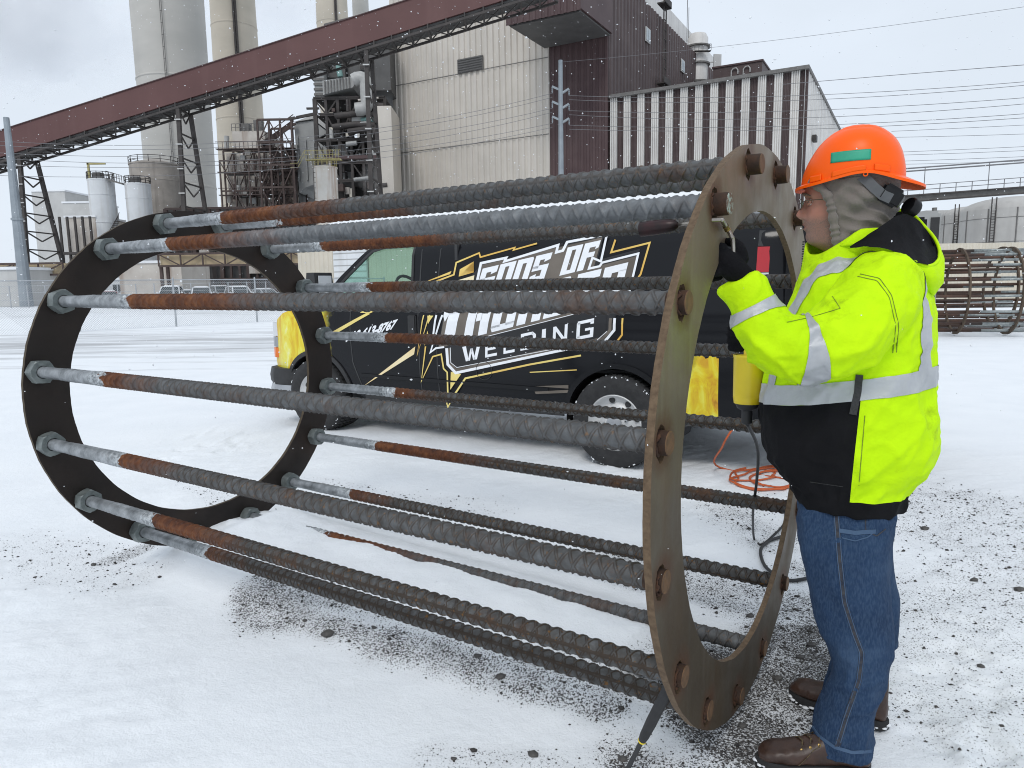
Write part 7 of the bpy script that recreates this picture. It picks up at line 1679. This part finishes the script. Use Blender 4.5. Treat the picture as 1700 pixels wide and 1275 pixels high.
me = remesh(hb, .0028, 4, .5); displace(me, lambda c, n_: .0010*fbm(c, 60, 2, 71)+.0015*fbm(c, 22, 2, 72)); place('glove', me, M['glove'], man)
CAN = MPX(1242, 628, .0)
wrR = SPR[-1][:3]; hcR = CAN+EZ*.135+LF*-.005
hb = fist(hcR, EZ, -LF, hcR-wrR, 1); hb.tube([wrR-(hcR-wrR)*.5, wrR, (wrR+hcR)/2, hcR], [.034, .034, .032, .03], 14); me = remesh(hb, .0032, 3, .5); place('glove', me, M['glove'], man)

# --- jeans
JL = [(.055, .046, -.138, .092, .150), (.10, .040, -.140, .095, .146), (.17, .030, -.142, .094, .142), (.24, .010, -.156, .095, .140), (.31, -.006, -.172, .096, .138), (.38, .008, -.178, .097, .135), (.45, .036, -.180, .100, .130), (.53, .058, -.164, .102, .126), (.64, .086, -.156, .108, .120), (.75, .108, -.156, .112, .112), (.82, .112, -.162, .106, .098), (.88, .108, -.158, .098, .092)]
def leg_rings(tab, s, fo):
    R_ = []
    for z in np.linspace(.055, .88, 34):
        ff, fb, w, tc_ = smoothtab(tab, z); ring = []
        for k in range(36):
            a = 2*math.pi*k/36; ca, sa = math.cos(a), math.sin(a); e = 2.2; r_ = (abs(ca)**e+abs(sa)**e)**(-1/e); ring.append(ML((ff+fb)/2+(fo if fo == 0 else np.interp(z, [0, .3, .45, .6, .9], [-.008, -.020, -.018, -.008, .006]))+r_*ca*(ff-fb)/2, s*tc_+r_*sa*w, z))
        R_.append(ring)
    return R_
mb = MB(); mb.loft(leg_rings(JL, 1, 0)); mb.loft(leg_rings(JL, -1, .022))
mb.loft([ell(.78, .095, -.15, .17), ell(.84, .105, -.155, .178), ell(.90, .105, -.15, .175), ell(.98, .10, -.14, .165)])
jn = remesh(mb, .0065, 6, .5)
def jeans_wr(c, n_):
    f = (c-P0)@FD; t = (c-P0)@LF; z = c[:, 2]
    kn = np.exp(-((z-.33)/.12)**2); an = np.exp(-((z-.10)/.06)**2); hp = np.exp(-((z-.80)/.09)**2)
    d1 = np.stack([f, t, z*1.6+f*.8], -1); d2 = np.stack([f*1.3, t*1.3, z*.35], -1)
    w = .0045*fbm(c*V(1, 1, .6), 7, 2, 81)+.012*kn*(crease(d1, 8, 82)-.3)+.012*an*(crease(d1, 11, 83)-.3)+.011*hp*(crease(d1*V(1, 1, -1), 8, 84)-.3)
    w += .007*(crease(d2, 8, 85)-.3)
    return w+.0018*fbm(c, 36, 2, 87)
displace(jn, jeans_wr); relax(jn, 3); jeans = place('jeans', jn, M['denim'], man)
_jb = None
def castj(px, py):
    from mathutils.bvhtree import BVHTree
    global _jb
    if _jb is None:
        off = root_loc(jeans); _jb = BVHTree.FromPolygons([tuple(np.array(v.co[:])+off) for v in jeans.data.vertices], [list(p.vertices) for p in jeans.data.polygons])
    return _jb.ray_cast(Vector(EYE), Vector(unit(ray(px, py))))
_save = cast; cast = castj
for dx in (-3.4, 3.4): ribbon([(1388+dx, 848), (1394+dx, 930), (1402+dx, 1000), (1418+dx, 1050), (1431+dx, 1085), (1426+dx, 1130), (1405+dx, 1190), (1390+dx, 1240)], .0022, 'side_seam', M['denim_pale'], .0022, jeans)
ribbon([(1388, 848), (1394, 930), (1402, 1000), (1418, 1050), (1431, 1085), (1426, 1130), (1405, 1190), (1390, 1240)], .015, 'side_seam', M['denim_seam'], .0014, jeans)
ribbon([(1394, 881), (1420, 885), (1453, 882)], .012, 'pocket_welt', M['denim_pale'], .0025, jeans); ribbon([(1398, 893), (1420, 898), (1440, 892), (1452, 882)], .003, 'pocket_welt', M['denim_pale'], .002, jeans)
ribbon([(1437, 848), (1437, 880), (1455, 890), (1470, 878)], .003, 'pocket_stitch', M['denim_seam'], .0018, jeans)
ribbon([(1347, 1203), (1360, 1222), (1385, 1240), (1415, 1249), (1446, 1247)], .010, 'leg_hem', M['denim_pale'], .0022, jeans)
cast = _save

# --- boots
def boot(heel, toe, name, label):
    heel, toe = V(*heel), V(*toe); fw = unit((toe-heel)*V(1, 1, 0)); sd_ = V(-fw[1], fw[0], 0); L_ = float(np.linalg.norm((toe-heel)[:2]))
    zg = max(0.0, float(gz(heel[0]/2+toe[0]/2, heel[1]/2+toe[1]/2)))*0-.004
    o0 = V(heel[0], heel[1], zg); P = lambda x, y, z: o0+fw*x*L_+sd_*y+EZ*z
    def sec(x, w, z0, z1, n=22):
        out = []
        for k in range(n):
            a = 2*math.pi*k/n; ca, sa = math.cos(a), math.sin(a); e = 2.6; r_ = (abs(ca)**e+abs(sa)**e)**(-1/e); out.append(P(x, w*r_*sa, (z0+z1)/2-(z1-z0)/2*r_*ca))
        return out
    mb = MB(); mb.loft([sec(.01, .022, .03, .085), sec(.04, .034, .026, .105), sec(.12, .039, .024, .125), sec(.25, .040, .024, .135), sec(.38, .040, .024, .125), sec(.50, .043, .024, .105), sec(.62, .047, .024, .088), sec(.75, .050, .024, .078), (sec(.86, .047, .024, .074)), sec(.94, .038, .025, .064), sec(.985, .022, .027, .050)])
    mb.loft([[P(.20+.19*math.cos(a), .046*math.sin(a), z) for a in [2*math.pi*k/22 for k in range(22)]] for z in (.05, .10, .15, .19)])
    me = remesh(mb, .005, 5, .5); displace(me, lambda c, n_: .0016*fbm(c, 26, 3, 91)+.0014*ridged(c, 38, 92)); bt = place(name, me, M['leather'], man); bt['label'] = label
    sl = MB(); n = 40
    def outl(gr): 
        pts = []
        for k in range(n):
            a = 2*math.pi*k/n; x = .5+.515*math.cos(a); w = np.interp(x, [-.02, .05, .25, .45, .75, .92, 1.02], [.006, .034, .041, .040, .053, .040, .006])*1.0+gr; pts.append((x, w*(1 if math.sin(a) >= 0 else -1)*min(1, abs(math.sin(a))*3)))
        return pts
    sl.loft([[P(x, y, 0) for x, y in outl(.0)], [P(x, y, .012) for x, y in outl(.004)], [P(x, y, .028) for x, y in outl(.003)], [P(x, y, .034) for x, y in outl(-.002)]]); so = sl.build('sole', M['sole'], bt, smooth=True, auto=50)
    snb = MB()
    for k in range(44):
        a = 2*math.pi*k/44; x, y = .5+.5*math.cos(a), None; w = np.interp(x, [-.02, .05, .25, .45, .75, .92, 1.02], [.006, .034, .041, .040, .053, .040, .006]); p = P(x, (w+.004)*(1 if math.sin(a) > 0 else -1)*min(1, abs(math.sin(a))*3), .006+.012*random.random())
        if random.random() < .75: s_ = .0025+.004*random.random(); snb.add(iv*V(2.2, 2.2, .7)*s_*(1+.3*(rng.random((len(iv), 1))-.5))+p, [tuple(f) for f in ifc])
    o = snb.build('caked_snow', M['roof_snow'], bt, smooth=True); o['kind'] = 'stuff'
    for k in range(4):
        x = .40+.075*k; z = np.interp(x, [.38, .5, .62, .75], [.128, .108, .092, .082])
        mb = MB(); mb.tube([P(x+.02, -.028, z-.012), P(x, -.010, z+.006), P(x-.02, .010, z+.006), P(x, .028, z-.012)], .0026, 6); mb.build('lace', M['lace'], bt, smooth=True)
        for s in (-1, 1): mb = MB(); mb.lathe([(.0015, .0), (.0048, .001), (.0048, .003), (.0015, .004)], P(x, s*.031, z-.012), unit(sd_*s+EZ*.6), 10); mb.build('eyelet', M['brass'], bt)
    pts_seam = [P(.70, .049, .045), P(.60, .047, .066), P(.52, .040, .088)]
    for s in (1, -1): mb = MB(); mb.tube([P(.66, s*.0505, .04), P(.60, s*.048, .062), P(.53, s*.040, .088), P(.47, s*.036, .10)], .0014, 5); mb.build('welt_seam', M['lace'], bt)
    return bt
bl_h, bl_t = gnd(1443, 1281), gnd(1256, 1266); boot(bl_h*V(1, 1, 0), bl_t*V(1, 1, 0), 'boot', 'near brown lace-up boot at the bottom edge')
br_h, br_t = gnd(1473, 1208), gnd(1311, 1152); boot(br_h*V(1, 1, 0), br_t*V(1, 1, 0), 'boot', 'far brown boot pointing at the ring')
# ---------------------------------------------------------------- torch, canister, cords, pry bar
M['yellow_can'] = mat('yellow_paint', (.80, .61, .02), (.72, .54, .018), 6, .35); M['label_black'] = flat('black_label', (.015, .015, .016), .4); M['orange_cord'] = mat('orange_cord', (.55, .115, .03), (.42, .085, .025), 20, .6); M['black_cord'] = mat('black_cord', (.012, .012, .013), (.022, .022, .024), 20, .6)
M['maroon'] = mat('scorched_nozzle', (.040, .012, .014), (.015, .010, .010), 25, .4, .4)
torch = thing('gas_torch', 'hand torch with bent steel tube and brass collar held in the black glove', 'torch', TA)
BOLT = C2+RB*CAGE_DIR[1]; plane_b = BOLT+AS*.05
k1 = onplane(1198, 364, C2+AX*.035, AX); pts = spline(np.array([TA-tdir*.03, TA, TB, MPX(1214, 392, .380), MPX(1206, 378, .385), k1]), 6)
mb = MB(); mb.tube(list(pts), .0062, 12); mb.build('tube', M['steel_tube'], torch, smooth=True)
i_ = len(pts)-9; mb = MB(); mb.tube([pts[i_], pts[i_+1], pts[i_+2], pts[i_+3]], .0085, 12); mb.build('brass_collar', M['brass'], torch, smooth=True, auto=40)
bq = [k1, k1-AX*.05-EZ*.0, onplane(1158, 369, plane_b, AS), onplane(1126, 373, plane_b, AS)]
mb = MB(); mb.tube(bq, .0055, 10); mb.build('burner_tube', M['steel_tube'], torch, smooth=True)
nz0, nz1 = onplane(1126, 373, plane_b, AS), onplane(1064, 381, plane_b, AS); mb = MB(); ax_ = unit(nz1-nz0); Ln = float(np.linalg.norm(nz1-nz0))
mb.lathe([(.006, 0), (.015, .01), (.019, .03), (.0205, Ln*.6), (.0205, Ln), (.0175, Ln), (.017, Ln*.7), (0, Ln*.6)], nz0, ax_, 20); mb.build('nozzle', M['maroon'], torch, smooth=True, auto=40)
# canister in the right hand
can = thing('fuel_canister', 'yellow cylinder canister with black label hanging below the left sleeve', 'canister', CAN-EZ*.085)
rc_ = .047; mb = MB(); mb.lathe([(0, -.083), (rc_*.93, -.083), (rc_*.95, -.078), (rc_, -.060), (rc_*.985, -.058), (rc_*1.0, -.056), (rc_*1.02, .070), (rc_*1.05, .072), (rc_*1.05, .080), (rc_*.9, .081), (rc_*.88, .05)], CAN, n=36); mb.build('holder', M['yellow_can'], can, smooth=True, auto=35)
mb = MB(); mb.lathe([(rc_*.83, .03), (rc_*.83, .19), (rc_*.6, .215), (.014, .225), (.012, .26), (0, .262)], CAN, n=32); bt = mb.build('bottle', M['yellow_can'], can, smooth=True, auto=40)
def wrap_patch(a0, a1, z0, z1, r, m_, name): 
    rows = [[CAN+r*(math.cos(a)*LF+math.sin(a)*FD)+EZ*z for a in np.linspace(a0, a1, 9)] for z in (z0, z1)]; return sheet(rows, name, m_, bt)
wrap_patch(.25, 1.55, .083, .17, rc_*.83+.0008, M['label_black'], 'label'); wrap_patch(-1.2, -.35, .083, .15, rc_*.83+.0008, M['film_white'], 'label')
for zz, m_ in ((.108, 'lamp_red'), (.088, 'film_white')):
    c = .62; q = [(c-.16, zz+.008), (c, zz+.017), (c+.16, zz+.008), (c, zz-.001)]; mb = MB(); mb.add([CAN+(rc_*.83+.0016)*(math.cos(a)*LF+math.sin(a)*FD)+EZ*z for a, z in q], [(0, 1, 2, 3)]); mb.build('hazard_diamond', M[m_], bt)
mb = MB(); mb.lathe([(rc_*.85, -.083), (rc_*.7, -.100), (.018, -.108), (.018, -.15), (.012, -.155), (0, -.156)], CAN, n=24); mb.build('base_fitting', M['black_cord'], can, smooth=True, auto=40)
def cordthing(name, lab, cat, paths, r, m_, part=None):
    o = None
    for k, P in enumerate(paths):
        q = spline(np.array(P), 7); q = [p for p in q]; mb = MB(); mb.tube(q, r, 7)
        if o is None: o = mb.build(name, m_, origin=q[0]*V(1, 1, 0), smooth=True); tag(o, lab, cat)
        else: mb.build('coil', m_, o, smooth=True)
    return o
g = lambda x, y, z=.012: (lambda p: V(p[0], p[1], float(gz(p[0], p[1]))+z))(gnd(x, y))
cordthing('black_cable', 'black cable dropping from the yellow canister to the gravel', 'cable', [[CAN-EZ*.15, at(1258, 745, 2.7), at(1256, 800, 3.0), at(1250, 850, 3.35), g(1252, 893), g(1264, 903), g(1284, 890), g(1301, 872), g(1303, 848), g(1296, 838)]], .0065, M['black_cord'])
cordthing('grey_hose', 'dark grey hose looping on the gravel behind the near ring', 'hose', [[g(1297, 893), g(1275, 899), g(1263, 912), g(1268, 935), g(1285, 952), g(1312, 962), g(1345, 958)]], .009, M['interior'])
def loops(cx, cy, rx, ry, n, seed):
    r_ = random.Random(seed); out = []
    for k in range(n*9):
        a = 2*math.pi*k/9+seed; f = 1+.32*math.sin(k*.7+seed*2)+r_.uniform(-.12, .12); out.append(g(cx+rx*f*math.cos(a)+r_.uniform(-4, 4), cy+ry*f*math.sin(a)+r_.uniform(-2, 2), .012+.004*(k//9)))
    return out
cordthing('extension_cord', 'orange extension cord in a loose pile on the snow behind the near ring', 'cord', [loops(1262, 797, 62, 18, 2, 1)+[g(1195, 780), at(1200, 740, 5.0), at(1222, 705, 4.9), at(1243, 686, 4.85), at(1262, 655, 4.85)], loops(1280, 802, 44, 13, 2, 2), loops(1258, 792, 40, 9, 1, 5)], .0075, M['orange_cord'])
# pry bar leaning on the ring from behind
pt_ = onplane(1113, 1136, C2-AX*.05, AX); pb_ = g(1036, 1279, .004)
pry = thing('pry_bar', 'black-gripped pry bar leaning against the near ring', 'pry bar', pb_)
ax_ = unit(pt_-pb_); Lp = float(np.linalg.norm(pt_-pb_)); mb = MB(); mb.tube([pb_+ax_*(Lp*.40), pb_+ax_*(Lp*.46), pb_+ax_*(Lp*.6), pb_+ax_*(Lp*.85), pb_+ax_*(Lp*1.0)], [.011, .0145, .0165, .0165, .018], 14); mb.build('grip', M['black_cord'], pry, smooth=True, auto=50)
mb = MB(); mb.tube([pb_-ax_*.02, pb_+ax_*(Lp*.42)], .0075, 8); mb.build('shaft', M['interior'], pry, smooth=True, auto=50); mb = MB(); mb.lathe([(.0115, 0), (.0130, .003), (.0115, .007)], pb_+ax_*(Lp*.40), ax_, 14); mb.build('yellow_ring', M['yellow_can'], pry, smooth=True)
# ---------------------------------------------------------------- falling snow and steam
M['flake'] = mat('snowflake', (.86, .88, .90), (.82, .84, .87), 5, .8)
N = 9000; yy = 1.0+ (rng.random(N)**.75)*34; xx = (rng.random(N)*2-1)*yy*.78; zz_ = CAM_H+yy*(rng.random(N)*1.02-.50)
ok = zz_ > .25; P = np.stack([xx, yy, zz_], -1)[ok]; S = np.where(rng.random(len(P)) < .06, .0048, .0029)*(.6+.8*rng.random(len(P)))*np.clip(P[:, 1]/3.0, .45, 2.6)
fl = scatter('falling_snow', P, S, octv, octf, M['flake'], .5, .8); tag(fl, 'snowflakes drifting through the air', kind='stuff')
def plume(name, x0, x1, y0, y1, Y, lab, dens, seed):
    a, b_ = at(x0, y1, Y), at(x1, y0, Y); c = (a+b_)/2; hx, hz = (b_[0]-a[0])/2, (b_[2]-a[2])/2; hy = hz*.7
    bm = bmesh.new(); bmesh.ops.create_icosphere(bm, subdivisions=3, radius=1.0); me = bpy.data.meshes.new(name); bm.to_mesh(me); bm.free(); o = addobj(name, me); o.location = c; o.scale = (hx, hy, hz)
    m = bpy.data.materials.new(name); m.use_nodes = True; n, l = m.node_tree.nodes, m.node_tree.links; n.remove(n['Principled BSDF'])
    pv = n.new('ShaderNodeVolumePrincipled'); pv.inputs['Color'].default_value = (.945, .952, .965, 1); pv.inputs['Anisotropy'].default_value = .2
    tc_ = n.new('ShaderNodeTexCoord'); ln = n.new('ShaderNodeVectorMath'); ln.operation = 'LENGTH'; l.new(tc_.outputs['Object'], ln.inputs[0])
    mpv = n.new('ShaderNodeMapping'); mpv.inputs['Location'].default_value = (seed, seed*1.7, 0); mpv.inputs['Scale'].default_value = (1, 1, .8); l.new(tc_.outputs['Object'], mpv.inputs['Vector'])
    ns = noise_node(n, l, 3.4, 8, .62, vec=mpv.outputs[0])
    v = math_(n, l, 'SUBTRACT', math_(n, l, 'MULTIPLY', ns, 3.0), math_(n, l, 'MULTIPLY_ADD', math_(n, l, 'POWER', ln.outputs['Value'], 3.0), .95, 1.02))
    l.new(math_(n, l, 'MULTIPLY', math_(n, l, 'MINIMUM', math_(n, l, 'MAXIMUM', math_(n, l, 'MULTIPLY', v, 4.0), 0.0), 1.0), dens), pv.inputs['Density']); l.new(pv.outputs[0], n['Material Output'].inputs['Volume']); me.materials.append(m)
    tag(o, lab, kind='stuff'); return o
scene.cycles.volume_max_steps = 160; scene.cycles.volume_step_rate = .25
plume('steam_plume', -190, 260, -150, 185, 330, 'grey-white steam drifting left of the chimneys', .09, 3.1)
plume('steam_plume', 300, 610, -80, 75, 420, 'grey-white steam between the chimneys', .09, 8.4)
plume('steam_plume', 590, 650, 255, 335, 112, 'thin white vapour at the foot of the boiler steel', .05, 5.2)
